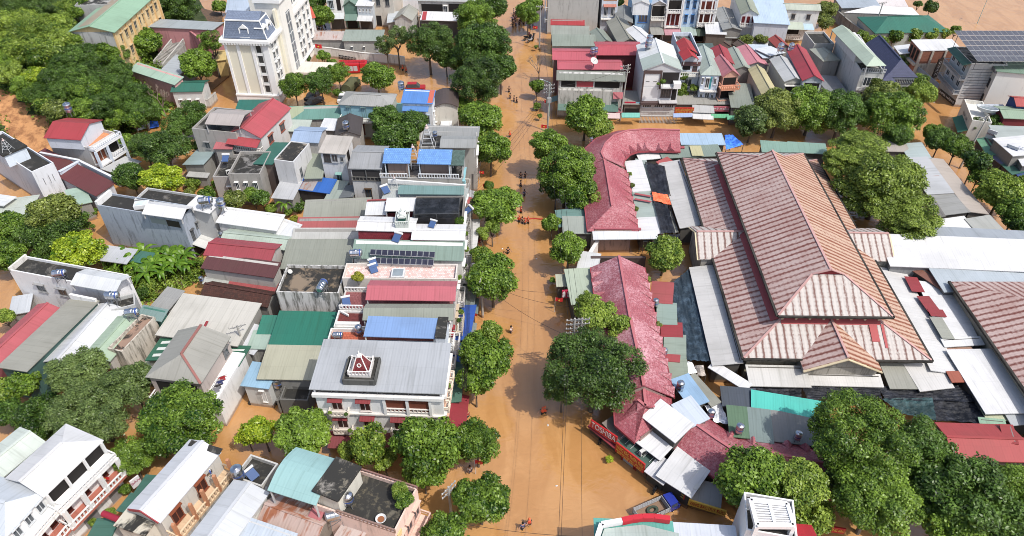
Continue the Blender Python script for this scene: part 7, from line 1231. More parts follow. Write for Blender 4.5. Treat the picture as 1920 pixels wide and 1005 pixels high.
for s0, s1 in ((a, b),(d_, c_),(a, d_),(b, c_)): pg.bar(s0, s1,.2)
for p in (c_, d_): pg.bar(v3(p, 0), p, .2)
pg.build('pergola',h.root); h.slabs('f',3.6,3.0,.4,1.0,.5,(226,226,224)); bush(4,1030,680,40, 'planting on the balcony below the navy roof pergola','mid',zg=3.6)
h = house('brick_house','unfinished red brick house with white sheet roof',4,(1075,300,1380,290,1440,372,1150,378),7.2, 'sf',(240,242,244), tiles((176,116,92),(160,100,80),.45,.18,.0,.8),.4, over=.1); [h.post('f',t, 0,7.0,.22,.02,(200,190,176)) for t in (.02,.3,.62,.98)]; h.block('concrete_band','f',0,1,3.6,4.1,0,.1, plain((190,184,172),.4)); h.block('concrete_band','l',0,1,3.6,4.1,0,.6, plain((190,184,172),.4)); [h.opening('l',t, t+.2,4.4,6.8) for t in (.1,.4,.7)]; h.block('lower_wall','f',0,1,-.3,3.6,0,.06, plain((190,184,174),.5))
roofshed('white gable lean-to behind the unfinished brick house',4,(955,350,1060,330,1090,385,990,400),4.6, 'sl',(236,238,238),.6, name='lean_to',cat='lean-to')
h = house('solar_house','grey three storey building crowned by a large solar canopy',4,(1378,366,1700,360,1735,486,1548,484),9.6, 'flat',(140,138,134), plain((206,206,204),.3), par=.3)
h.awning('l',9.9,1.6,.5,0,1,(70,116,100))
for z in (7.2,3.9): [h.win('l',t, t+.16, z, z+1.8,(226,226,226), mull=2, ledge=False) for t in (.08,.38,.7)]; h.slabs('l',z-.9,1.2,0,1,.3,(190,190,188)); h.rail('l',z-.9,1.15,0,1,.8,(170,172,174))
sd = MB(paint((70,74,84),.5)); [sd.bar(h.pt('f', .06, z, .04), h.pt('f', .94, z, .04),.05) for z in [2+.6*k for k in range(12)]]; sd.build('siding_joints',h.root)
h = house('white_block','blank white walled building block next to the solar building',4,(1700,430,2150,430,2110,545,1702,540),9.4, 'sf',(130,160,140), plain((236,235,228),.12),.3); h.block('dark_frame','l',0,1,8.8,9.4,0,.5, plain((120,120,124),.2)); [h.opening('l',t, t+.25, z, z+2, paint((60,60,64),.5)) for t in (.1,.6) for z in (1.5,5.0)]
solar_array('huge canopy of dark solar panels over the grey building at the right',4,(1362,238,2110,222,2230,462,1602,452),11.6,1.6,16,6,9.4,(80,81,88), 'solar_canopy')
# street at the far right
h = house('low_house','cream walled house with flat white terrace by the right street',4,(1480,775,1600,780,1650,935,1500,930),4.0, 'flat',plain((236,232,224),.2),(232,228,216), par=.8); h.awning('l',2.6,1.6,.8,.3,1,(60,130,100)); lettering(h.root, 'SỬA XE',h.pt('l', .1,2.8,.05), h.pt('l', .9,2.8,.05),.5,.7, paint((80,90,110),.5))
bt_ = spot('roof_boat',G(4,1630,830,5.0),-.6, 'pale boat shaped roof light on the cream terrace','roof light'); m = MB(paint((214,218,220),.4)); m.lathe([(0,0),(1.3,.1),(1.7,.8),(1.5,.85),(1.2,.3),(0,.25)], 16, Matrix.Diagonal((1.25,.7,1,1))); m.build('hull',bt_); g_ = MB(glass((.1,.12,.13))); g_.lathe([(0,.5),(1.4,.5)], 16, Matrix.Diagonal((1.2,.66,1,1))); g_.build('glazing',bt_)
lowhouse('flat green gable roof over a dark red wall at the right edge',4,(1720,805,1990,800,2020,880,1765,885),5.4, 'gu',(156,180,152),.6, wc=(132,50,58)); lowhouse('red roof with blue edge at the right edge',4,(1830,730,1990,725,2000,790,1860,795),6.4, 'gu',(196,90,84),.8, wc=(60,84,140)); lowhouse('pale blue roofs behind the cream terrace',4,(1650,790,1760,780,1790,860,1690,870),4.4, 'sf',(200,210,222),.3)
lowhouse('grey green and white roof at the right edge beyond the leaning pole',8,(1690,-45,1990,-60,2060,80,1730,75),4.8, 'sl',(190,200,194),.5); lowhouse('white roof panel at the right edge below the grey green one',8,(1715,40,1990,10,2050,110,1850,180),5.5, 'sl',(244,246,248),.4); lowhouse('white roof further down at the right edge',8,(1850,130,2050,110,2090,240,1910,230),4.6, 'sl',(236,238,240),.4)
for lb, pts, c in (('green awning along the right street, upper piece',(1575,40,1630,30,1700,140,1650,165),(120,180,140)),('violet grey awning along the right street, middle piece',(1680,165,1740,140,1830,200,1740,225),(130,130,160)),('dark green awning along the right street, lower piece',(1770,235,1830,210,1880,270,1830,305),(80,130,112)),('blue awning at the lower end of the right street',(1870,310,1940,280,1980,350,1930,360),(70,96,160))): roofshed(lb, 8, pts, 2.9, 'sl',c, .5, wc=(90,86,84), name='street_awning',cat='awning')
signboard('upright board with small lettering over the right street awnings',G(8,1745,165,3.6), G(8,1830,200,3.6),2.6,(206,210,214), [('PHOTO', .7,.8,(60,80,150)),('IN ẤN', .3,.6,(190,60,40))]); signboard('upright white board further up the right street',G(8,1620,25,3.6), G(8,1690,50,3.6),1.8,(222,222,224), [('NHÀ NGHỈ', .5,.5,(150,60,70))])
signboard('black upright sign with white letters at the brick house',G(4,1222,590,1.6), G(4,1262,575,1.6),4.6,(26,24,26), [('Q\nU\nÁ\nN', .5,.9,(236,236,236))]); signboard('black and yellow shop sign with white letters below the solar building',G(4,1275,700,2.4), G(4,1385,790,2.4),1.1,(30,30,32), [('NHÀ HÀNG', .5,.7,(240,240,236))]); signboard('long dark metal street wall fascia below the brick house',G(4,1100,520,2.4), G(4,1265,660,2.4),1.0,(130,150,170), [])
um = spot('parasol',G(4,1225,540,0),0, 'orange canopy tent in the yard beside the brick house','parasol'); m = MB(net((234,106,70),.01)); 
for k in range(8): a0, a1 = k*math.pi/4,(k+1)*math.pi/4; m.face((3*math.cos(a0),3*math.sin(a0),2.6),(3*math.cos(a1),3*math.sin(a1),2.6),(0,0,4.2))
m.build('cloth',um); m = MB(paint((200,200,200),.4)); m.tube((0,0,-.3),(0,0,4.2),.08); m.build('pole',um)
# across the bend: sheds by the river
roofshed('blue grey hall roof at the river bend',4,(520,-30,790,-20,800,30,560,76),4.4, 'sf',(176,188,200),.8, name='river_shed',cat='shed'); roofshed('white roof with rust streaks at the river bend',4,(800,-20,1000,-15,1045,48,805,40),4.2, 'sf',metal((236,226,222),.2),.6, name='river_shed',cat='shed'); roofshed('long bright white curved roof by the river',4,(790,42,1062,56,1132,112,585,92),4.6, 'sf',(244,245,246),1.2, rect=False, name='river_shed',cat='shed')
h = house('river_hall','large hall with teal hipped roof by the river',4,(690,128,1200,118,1335,226,800,252),4.8, 'hu',(50,124,104),(170,180,176),2.0); signboard('red board on the low wall beside the teal hipped roof',G(4,615,125,1.6), G(4,665,160,1.6),2.0,(176,60,74), [('CHỢ', .5,1.0,(236,200,200))]); wallthing('street_wall','grey street wall with openings along the flooded bend','wall',4,(515,75,600,150,690,215,780,250),3.2,.3, plain((150,148,142),.5))
# shop strip on the lower street
for lb, p, z, h_, bgc, lines in (('red shop board with white letters left of the railings',(838,805,920,806),2.3,1.3,(206,24,60), [('SUNHOUSE', .5,.75,(245,235,238))]),('orange red board with yellow letters right of the railings',(1213,852,1355,852),2.2,1.4,(206,54,24), [('NHẬT BẢO KHÁNH HẢI', .66,.6,(245,205,70)),('VÀNG BẠC ĐÁ QUÝ', .3,.4,(245,205,70))]),('pink and white board on the shop strip below the orange house',(1502,832,1620,836),2.3,1.1,(214,110,124), [('MỸ PHẨM', .5,.6,(245,240,240))]),('black board with white letters on the shop strip',(1626,846,1736,850),2.2,1.5,(34,34,36), [('THỜI TRANG', .7,.5,(236,236,236)),('SHOP MINH', .32,.7,(236,236,236))]),('blue and white board right of the red shop board',(922,806,960,806),2.3,1.2,(120,170,190), [('A', .5,.8,(240,240,240))])): signboard(lb, G(3, p[0], p[1], z), G(3, p[2], p[3], z), h_, bgc, lines)
for lb, pts, c in (('turquoise canopy below the red shop board',(832,848,945,848,945,872,830,872),(120,210,190)),('blue white canopy below the orange red board',(1215,852,1340,852,1340,868,1215,868),(150,176,220)),('white canopy below the pale blue house',(1357,838,1498,842,1490,888,1365,880),(236,236,234)),('bright green canopy on the shop strip, left one',(1502,856,1610,860,1612,876,1500,872),(70,190,130)),('bright green canopy on the shop strip, right one',(1618,868,1720,872,1722,888,1618,884),(90,200,150)),('pink red canopy at the corner left of the red shop board',(700,815,815,815,815,838,700,838),(170,90,100)),('white and red striped canopy behind the corner tree',(720,850,800,850,790,878,715,878),(226,200,196)),('grey roof over the shops below the pale blue house',(1362,790,1500,795,1500,838,1360,835),(200,200,198))): roofshed(lb, 3, pts, 2.1 if 'grey' not in lb else 2.8, 'sf',c, .5, name='shop_canopy',cat='canopy',wall=False)
for i, (x0, x1) in enumerate(((830,950),(1215,1350),(1360,1495),(1500,1615),(1620,1730))): h = fb('low_shop',('leftmost','second','third','fourth','rightmost')[i]+' flooded low shop of the strip under the signs',3, x0,880, x1,882,3.3,5, 'sf',(170,168,160),(120,108,98),.3); h.opening('f', .05,.95,.1,2.2)
# bottom edge
h = house('corner_building','building with white roof and teal glazed front at the bottom edge',15,(1190,930,1660,935,1690,1250,1190,1250),6.0, 'sf',(222,228,238), WW, .2)
h = house('corner_building','building with turquoise sheet roof and red curved edge at the bottom',15,(680,925,1180,885,1220,1250,600,1250),6.2, 'sf',(96,190,176), WW, .2); m = MB(paint((214,30,50),.4)); pts = [G(15, *p, 6.9) for p in ((822,895),(900,878),(975,868),(1060,868),(1120,876),(1180,884))]
for a, b in zip(pts, pts[1:]): m.bar(a, b, .55,.7)
m.build('red_edge',h.root); m = MB(paint((240,240,240),.4)); m.bar(G(15,668,922,6.9), pts[0], .5,.6); m.bar(G(15,668,922,6.9), G(15,630,1040,6.9),.5,.6); m.build('white_edge',h.root); m = MB(metal((190,204,196))); q = [G(15, *p, 6.65) for p in ((690,950),(980,920),(1250,985),(1250,1100),(640,1100))]; m.face(*reversed(q)); m.build('grey_green_sheets',h.root)
h = house('white_tower','white building with openwork roof trellis at the bottom edge',15,(1785,715,2085,750,2130,1008,1690,1000),8.6, 'flat',slab((60,60,58),.9), plain((240,240,240),.08), par=.5); q = h.q; tr = MB(paint((246,246,246),.4)); zt_ = 10.2  # darkened roof floor paints in the shade seen between the trellis slats
q2 = [G(16, *p, zt_) for p in ((-135,735),(140,768),(190,932),(-85,930))]
for i in range(4): tr.bar(q2[i], q2[(i+1) % 4], .4,.5); tr.bar(v3(q2[i], 8.6), q2[i], .4)
tr.bar(lerp(q2[0], q2[1], .5), lerp(q2[3], q2[2], .5),.3,.4)
for k in range(1,10): tr.bar(lerp(q2[0], q2[3], k/10), lerp(q2[1], q2[2], k/10),.13,.3)
tr.build('trellis',h.root)
h = house('red_roof_house','red ribbed roof cut by the bottom edge beside the white trellis',16,(-40,935,320,920,350,1200,-40,1200),7.4, 'gu',(206,40,54),(230,230,230),1.0)
h = house('red_roof_house','wide faded red sheet roof at the right behind the big trees',16,(1265,160,1790,195,1960,440,1400,420),4.4, 'gu',(190,74,74),(90,84,80),.8)
roofshed('small red roof corner beyond the wide faded red roof',16,(1750,180,1800,185,1870,310,1790,290),4.9, 'sl',(190,76,76),.3)
# sheds under the trees right of the hall
for lb, pts, rf, c in (('teal faded roof left behind the market hall',(-40,55,150,65,165,148,-40,135), 'sf',(140,178,162)),('teal faded roof right behind the market hall',(158,68,440,75,410,138,175,135), 'sf',(140,176,160)),('brown grey roof under the crowns behind the big tree',(760,55,1020,60,1045,130,800,120), 'sf',(184,176,166)),('white and teal end roof of the curved market row',(1040,75,1100,80,1245,165,1025,185), 'sl',(190,206,204)),('faded beige outer roof of the curved market row',(1200,172,1290,200,1650,590,1500,575), 'sr',(196,184,172)),('grey inner roof of the curved market row',(1205,445,1350,430,1500,568,1315,608), 'sl',(172,172,168)),('white roofs at the near end of the curved market row',(1245,650,1455,628,1560,720,1325,718), 'sf',(236,236,234)),('grey roof at the near end of the curved market row',(1500,650,1640,605,1760,722,1560,722), 'sf',(180,182,176))): roofshed(lb, 8, pts, 3.8, rf, c, .5, wc=(110,106,100), name='market_shed',cat='shed')
roofshed('bare silver roof with rust red streaks in the curved market row',8,(1012,190,1205,172,1352,430,1210,448),4.0, 'sl',metal((208,210,212),.3),.5, wc=(110,106,100), name='market_shed',cat='shed'); roofshed('grey gutter roof along the trunk side of the curved market row',8,(1015,195,1035,190,1310,605,1295,620),3.6, 'sl',(150,146,140),.3, name='market_shed',cat='shed')
# ---------------------------------------------------------------- trees
def T(r, x, y, rp, label, kind='mid',style='broad', **k): return tree(r, x, y, rp, label, kind, style, **k)
def H(r, x, y, rp, label, kind='mid',style='broad',up=4.0, **k):      # on the hill: ground height looked up
    z = 5.0
    for _ in range(6): p = G(r, x, y, z+up); z = max(0, hz(p.x, p.y))
    return tree(r, x, y, rp, label, kind, style, zg=z-.3, zc=z+up, group=k.pop('group',None), **k)
# street, right hand side
T(7,260,90,150, 'bright leafy tree at the head of the market street row','mid',zc=7); T(7,400,260,215, 'tall full tree left of the upper arcade','mid',fl=1.05, zc=8); T(7,480,430,150, 'lower drooping crown against the upper arcade','mid',zc=5.5); T(7,330,390,130, 'street side crown below the tall full tree','dark',zc=5.5); T(7,640,490,75, 'thin branch crown reaching over the arcade tiles','bright','airy',zc=5.2)
T(7,300,665,70, 'slim small tree above the round gate tree','mid',zc=3.6, fl=1.25); T(7,428,860,145, 'round dark tree left of the market gate','mid','broad',zc=5.2); T(7,1145,890,158, 'round bright green tree between gate and hall','bright','broad',zc=4.6)
T(11,620,330,160, 'yellow green tree above the huge dark street tree','bright','broad',zc=6.4, fl=.8); T(11,545,235,70, 'twiggy top shoot of the yellow green street tree','bright','airy',zc=8.5); T(11,790,430,100, 'yellowish side crown over the pink arcade','bright','broad',zc=6.2)
T(11,620,760,385, 'huge dark dense tree beside the lower street','deep','fine',zc=8, fl=.8); T(11,380,880,160, 'lower street side crown of the huge dark tree group','dark','fine',zc=5.2)
# street, left hand side
T(2,1760,40,120, 'topmost tree of the left street row','dark',zc=7); T(2,1640,150,165, 'second tree of the left street row from the top','mid',zc=7); T(2,1700,340,215, 'broad crown in the middle of the upper left street row','dark',zc=9, fl=.9); T(2,1560,440,130, 'hanging crown on the yard side of the upper street row','dark',zc=6); T(2,1660,600,215, 'tall dark crown towards the end of the upper street row','deep','fine',zc=8.5, fl=1.0); T(2,1830,500,120, 'crown leaning over the water in the upper street row','dark',zc=6.5)
T(2,1560,790,90, 'low crown below the tall dark one by the barrel roof','mid',zc=4.5); T(2,1680,890,165, 'fresh green tree behind the end of the street houses','mid',zc=6.5); T(6,1750,110,150, 'fresh green tree at the upper end of the street house row','mid',zc=6)
T(6,1742,380,40, 'small round clipped tree standing in the street water','mid',zc=2.2, fl=1.3); T(6,1800,530,190, 'wide tree with an arm over the street by the hanging heater','mid',zc=5.6, fl=.7); T(6,1690,740,70, 'small loose tree below the wide street tree','bright','airy',zc=3.8); T(6,1765,690,75, 'second small loose tree close to the first loose one','bright','airy',zc=4.2)
T(10,1770,70,200, 'round street tree beside the chequered terrace house','mid',zc=6); T(6,1680,920,90, 'pale upper crown next to the round street tree','bright',zc=6.5); T(10,1740,470,95, 'yellowish top of the tall street tree beside the blue awning','bright',zc=8.0); T(10,1720,660,205, 'tall street tree beside the grey sheet roofed house','mid',zc=6.5, fl=1.1); T(10,1640,850,140, 'lower crown of the street tree near the ornate house','mid',zc=5)
T(14,1655,290,190, 'feathery tree at the street corner of the ornate house','mid','fine',zc=5.2); T(14,1680,730,210, 'round dark green tree in the street at the bottom','mid',zc=5); T(14,1430,985,190, 'leafy tree at the bottom edge beside the corner house','mid',zc=5)
T(14,1270,330,260, 'large tree in front of the ornate white house','mid',zc=7.2, fl=1.2); T(14,1250,530,150, 'lower crown of the large tree above the corner terrace','mid',zc=4.2); T(14,860,330,150, 'yellow green tree below the ornate white house','bright',zc=5.5, fl=1.3); T(14,700,370,85, 'small yellow green side tree by the red awning','bright',zc=3.6); T(14,960,440,90, 'yellow green crown next to the large tree','bright',zc=3.6); T(14,330,230,230, 'wide green tree left of the ornate white house','mid',zc=6, fl=.9); T(14,40,200,120, 'yellowish tree left of the wide green tree','lime',zc=4.5)
# left side, lower part
T(13,1370,130,320, 'big orange flecked tree below the grey gabled house','mid',zc=6.5, fl=.85); T(13,700,40,330, 'vast grey green tree in the left lower row','grey','fine',zc=6.5, fl=.8); T(9,560,780,220, 'upper crown of the grey green tree before the row houses','grey','fine',zc=7.5, fl=.8); T(9,980,860,170, 'crown between the green gable and the orange flecked tree','grey','broad',zc=6); T(13,300,120,210, 'left low crown of the grey green row','dark','fine',zc=4.5); T(9,160,850,130, 'dark crown in front of the red row house','mid',zc=5); T(9,20,940,130, 'bright crown at the left edge before the row houses','bright',zc=4.5)
T(13,975,420,170, 'bushy mid green tree between the two bottom houses','mid','fine',zc=4.6, fl=1.1); T(13,1840,240,95, 'yellow green small tree right of the orange flecked tree','lime',zc=3.6); T(13,60,60,110, 'dark tree at the left edge above the balcony house','dark',zc=4.2)
for r, x, y, rp, lb in ((13,935,660,45, 'round shrub beside the pink shop board in the alley'),(13,810,840,50, 'yellow green shrub in the flooded alley'),(13,690,900,32, 'low weeds in the flooded alley'),(13,570,840,40, 'potted olive shrub on the balcony corner'),(13,850,550,45, 'grey green plant hanging at the ribbed roof house')): bush(r, x, y, rp, lb, 'bright' if 'yellow' in lb or 'weeds' in lb else 'mid')
T(9,30,370,65, 'bright green tree at the left edge by the grey awning','bright',zc=3.8)
T(5,575,860,195, 'bright round tree below the blue grey house','lime',zc=4.2, fl=.8); T(5,390,590,190, 'olive topped big tree by the pale roofs','olive','broad',zc=7, fl=.9); T(5,420,760,190, 'dark lower tree under the olive topped one','deep','fine',zc=4.5); T(5,250,740,150, 'dark tree left of the bright round one','deep',zc=4.5); T(5,540,620,110, 'dark crown by the flooded path','dark',zc=4.5); T(5,60,700,150, 'leafy tree at the left edge above the white terrace house','mid',zc=5); T(5,40,920,140, 'green tree at the far left corner of the white terrace house','mid',zc=4.5); T(5,130,820,90, 'dark tree between the two left edge trees','dark',zc=3.5); T(5,310,920,80, 'low dark scrub tree beside the bright round tree','dark',zc=2.6)
for r, x, y, rp, lb, k in ((5,715,460,48, 'round shrub at the end of the long dark red roof','mid'),(5,690,580,38, 'shrub at the flooded gate of the blue grey house','mid'),(5,640,680,38, 'dark shrub in the flooded yard','mid'),(5,690,692,20, 'tiny bright shrub standing in the yard water','bright'),(5,1610,720,55, 'climbing plant on the grey wall, lower part','mid'),(5,1650,655,40, 'climbing plant on the grey wall, upper part','mid'),(5,1440,370,60, 'flowering shrub right of the yellow green tree','bright'),(5,1610,370,36, 'shrub below the grey concrete terrace','mid'),(5,1540,450,65, 'shrub in the water behind the black flat roofs','mid'),(5,1420,440,45, 'weedy shrub beside the flooded garden path','olive'),(6,330,490,50, 'upper shrub of the hedge by the bright blue roof','dark'),(6,300,555,50, 'lower shrub of the hedge by the bright blue roof','dark'),(6,120,560,50, 'yellow green shrub near the white sheet roofs','bright'),(6,295,640,40, 'yellow flowering shrub beside the grey long roof','yellow'),(6,240,590,32, 'leafy shrub between the hedge and the white roofs','bright')): bush(r, x, y, rp, lb, k)
T(5,1760,490,85, 'olive garden tree behind the lying blue ended tank','olive',zc=3.2); T(5,1890,450,75, 'olive green garden tree right of the upright tank','mid',zc=3.2); T(6,40,480,75, 'garden tree left of the small grey white shed','dark',zc=3.2)
T(5,1190,345,165, 'glowing yellow green tree beside the dark red long roof','lime',zc=4.5, fl=.8); T(5,970,310,120, 'dark green tree at the end of the dark red long roof','dark',zc=5, fl=1.1); T(5,1230,110,180, 'broad dark tree casting shade on the flooded lane','deep','fine',zc=6, fl=.85); T(5,1080,90,130, 'dark tree left of the broad dark lane tree','deep','fine',zc=5.5); T(5,1440,80,70, 'light green tree next to the pale teal shed','mid','airy',zc=4.2); T(5,960,70,90, 'shrubby tree beside the villa','mid',zc=3)
# yard and hotel
T(2,1290,310,190, 'big dark tree at the back of the flooded yard','deep','fine',zc=8, fl=.9); T(2,1050,270,95, 'thin pale tree left of the big dark yard tree','grey','airy',zc=8); T(2,970,330,85, 'second thin pale tree by the yard wall','grey','airy',zc=6); T(2,1420,420,95, 'low side crown of the big dark yard tree','dark',zc=5); T(2,905,565,135, 'loose bright tree in the middle of the flooded yard','mid','broad',zc=5, fl=.9)
T(2,280,630,105, 'tree with trailing stems in front of the hotel side','mid','fine',zc=6, fl=1.15); T(2,480,610,115, 'dark tree right of the trailing one before the hotel','dark','fine',zc=6.5, fl=1.1); T(2,610,540,95, 'feathery tree between hotel porch and olive truck','mid','fine',zc=5); T(2,500,420,50, 'small palm like tree by the red flag','mid',zc=4)
for x, y, rp, lb in ((378,440,42, 'round shrub at the hotel side wall'),(612,690,36, 'clipped shrub beside the white car'),(565,470,40, 'bright shrub beside the hotel porch')): bush(2, x, y, rp, lb, 'mid')
T(2,960,900,140, 'dark tree in front of the turquoise house','dark','broad',zc=6); T(2,1180,920,125, 'second dark tree below the bright blue roof','dark',zc=6); T(6,1050,40,170, 'lower crown of the trees behind the folded grey roof','dark',zc=5)
T(2,480,120,95, 'light tree between hotel and top row houses','mid',zc=5); T(2,420,20,110, 'dark tree behind the hotel at the top','deep',zc=6)
# top right block
T(3,120,90,90, 'tree on the right bank at the top of the street','mid',zc=6, fl=1.3); T(3,160,30,70, 'upper tree on the right bank at the top','mid',zc=6); T(3,550,850,175, 'big bright tree at the corner of the lower cross street','mid','broad',zc=6, fl=.95); T(3,640,960,120, 'lower bright crown beside the curved arcade','bright',zc=4); T(3,185,645,58, 'small green tree by the street poles','mid',zc=3.4); bush(3,185,790,32, 'shrub at the foot of the lamp pole','mid'); bush(3,205,865,20, 'tiny shrub in the water by the lamp pole','bright'); bush(3,180,350,16, 'tiny shrub by the black motorbike','bright')
T(3,1750,310,65, 'round dark tree in the side street, left one','olive',zc=4); T(3,1850,285,60, 'round dark tree in the side street, right one','olive',zc=4); bush(3,1290,570,40, 'creeper on the narrow white house, upper part','bright',zc=7); bush(3,1275,680,55, 'hanging vines on the narrow white house','bright',zc=4, fl=1.6); bush(3,1360,660,35, 'potted bright bush on the narrow white house','bright',zc=5); T(3,800,20,40, 'little tree among the far row roofs','mid',zc=4); T(3,1490,40,40, 'banana like tree in the far row gap','mid',zc=4)
T(4,440,70,80, 'olive tree beside the flooded bend, upper crown','olive',zc=5); T(4,425,160,62, 'olive tree beside the flooded bend, lower crown','olive',zc=4); T(4,1220,45,55, 'round tree standing in the river','dark',zc=4, fl=1.2); T(4,1125,30,32, 'small tree beside the round river tree','dark',zc=3)
for x, y, rp, lb in ((700,265,50, 'leftmost bright tree behind the tower house'),(775,300,60, 'second bright tree behind the tower house'),(850,310,55, 'third bright tree behind the tower house'),(945,270,60, 'tree with pale leaves in front of the teal hall'),(1075,250,70, 'brightest tree in front of the teal hall'),(1215,250,55, 'bright tree right of the brightest one'),(1310,250,50, 'bright tree near the solar canopy corner'),(1405,218,40, 'little tree peeping over the solar canopy')): T(4, x, y, rp, lb, 'bright' if 'pale' not in lb else 'mid',zc=4)
T(4,1150,700,105, 'dense bright tree beside the navy roofed house','bright',zc=5, fl=1.15); T(4,1130,610,70, 'upper part tree beside the pergola','bright',zc=5); T(4,1020,440,60, 'grey green shrub tree behind the navy roof','grey',zc=3.4)
T(4,850,720,150, 'reddish flecked tree at the foot of the tower house','olive',zc=6.5, fl=1.1); T(4,930,870,225, 'wide spreading tree at the right end of the cross street row','mid',zc=6.3, fl=.95); T(4,330,810,215, 'third tree of the cross street row','mid',zc=6, fl=1); T(4,550,850,195, 'fourth tree of the cross street row','dark',zc=6, fl=1); T(4,80,830,195, 'second tree of the cross street row','olive',zc=6, fl=1); T(3,1800,900,150, 'first tree of the cross street row','grey',zc=5, fl=1)
T(8,690,130,230, 'upper crown of the giant layered tree behind the hall','rain','layer',zc=8, fl=.8); T(8,840,390,355, 'giant layered tree spreading beside the hall roof','rain','layer',zc=6.8, fl=1.0); T(8,1010,600,260, 'lower crown of the giant layered tree over the white roof','rain','layer',zc=6.5, fl=.9); T(8,560,210,150, 'side crown of the giant layered tree over the hall eave','rain','layer',zc=8)
T(8,980,20,110, 'dark crown at the market corner by the cross street','dark',zc=5); T(8,1290,40,110, 'loose tree on the right street, upper one','dark',zc=5); T(8,1420,90,110, 'loose tree on the right street, second one','mid',zc=5); T(8,1550,210,105, 'dark tree below the leaning pole','dark',zc=5); T(8,1580,310,80, 'mid green tree beyond the market row end','mid',zc=4); T(8,1760,420,185, 'bright full tree at the right edge of the market','bright',zc=5.5); T(8,1860,580,140, 'lower bright tree at the right edge','mid',zc=4.5); T(8,1900,690,85, 'small tree at the right edge above the grey slope','dark',zc=4)
T(4,1680,920,70, 'dark vine tree at the right edge of the cream terrace','deep',zc=3.4); T(4,1560,930,60, 'twiggy tree before the cream terrace','grey','airy',zc=3.4); T(4,1230,985,70, 'low tree standing in the right street water','mid',zc=3.4); bush(4,1290,950,25, 'small weed tuft in the right street water','bright')
# bottom right
T(16,730,260,400, 'huge bright domed tree in front of the market nets','mid','fine',zc=9, fl=.85); T(16,1130,330,250, 'right shoulder tree of the huge domed one','dark','fine',zc=8); T(16,820,720,340, 'large tree at the bottom edge with light tufts','mid','broad',zc=7, fl=.8); T(16,560,560,140, 'small dark crown between the domed tree and the market','dark',zc=5); T(16,1230,640,240, 'dark green tree at the bottom edge','dark','broad',zc=7.5); T(16,1560,700,330, 'wide grey green tree at the bottom right','dark','fine',zc=8.5, fl=.85); T(16,1830,640,220, 'tree at the bottom right corner','mid','fine',zc=8); T(16,1400,930,220, 'lowest tree at the bottom right','mid','broad',zc=6.5); T(16,1760,960,230, 'second lowest tree at the bottom right corner','dark','fine',zc=6.5)
T(16,240,640,230, 'bright tree in front of the yellow sign','bright','broad',zc=7.5, fl=.85); T(15,1800,560,280, 'broad tree overhanging the yellow sign','mid','broad',zc=7, fl=.9); T(16,330,830,170, 'lower tree beside the white roof trellis','bright','broad',zc=4.5); T(16,40,540,110, 'crown between the overhanging and the bright tree','mid',zc=7); bush(15,732,430,32, 'round lime shrub standing alone in the street water','lime','fine',zc=.7); bush(11,302,92,28, 'round green shrub alone at the street edge','mid','fine',zc=.7)
# hill wood
hill_list = ((80,200,150, 'bright'),(240,270,170, 'bright'),(400,200,150, 'bright'),(110,380,140, 'bright'),(330,400,150, 'bright'),(520,300,110, 'mid'),(450,300,120, 'bright'),(30,320,120, 'bright'),(180,140,110, 'bright'),(560,440,120, 'dark'),(460,480,110, 'dark'),(650,430,130, 'dark'),(760,420,120, 'mid'),(560,590,130, 'dark'),(690,560,130, 'deep'),(400,600,120, 'dark'),(470,690,110, 'dark'),(770,640,130, 'dark'),(640,700,130, 'mid'),(900,540,110, 'dark'),(880,640,110, 'dark'),(1000,720,130, 'dark'),(900,770,140, 'dark'),(740,790,120, 'dark'),(620,810,110, 'mid'),(1060,830,130, 'dark'),(270,580,105, 'lime'),(80,540,110, 'bright'),(190,640,110, 'mid'),(290,700,100, 'dark'),(430,820,95, 'olive'),(210,710,70, 'mid'),(340,790,80, 'bright'),(60,40,110, 'deep'),(200,40,110, 'deep'),(330,50,110, 'deep'),(480,60,90, 'bright'),(560,80,70, 'mid'),(0,120,110, 'bright'),(600,20,60, 'mid'),(10,460,110, 'mid'),(850,880,80, 'mid'),(1000,900,80, 'mid'))
spots = ('at the left edge','near the crest','at the foot of the slope','beside the school','above the landslide','towards the bare tree','on the steep part','behind the villa')
for i, (x, y, rp, k) in enumerate(hill_list):
    kd = {'bright': 'sunlit yellow green','mid': 'fresh green','dark': 'dark green','deep': 'nearly black green','lime': 'pale lime green','olive': 'olive green'}[k]
    side = 'left' if x < 350 else 'middle' if x < 700 else 'right'; row = 'crest' if y < 150 else 'upper slope' if y < 400 else 'middle slope' if y < 650 else 'foot'
    H(1, x, y, rp, 'one of the %s trees on the %s %s of the wooded hill' % (kd, side, row), k, 'fine' if k in ('dark','deep') else 'broad',up=4.5 if y > 100 else 6, group='trees on the wooded hill')
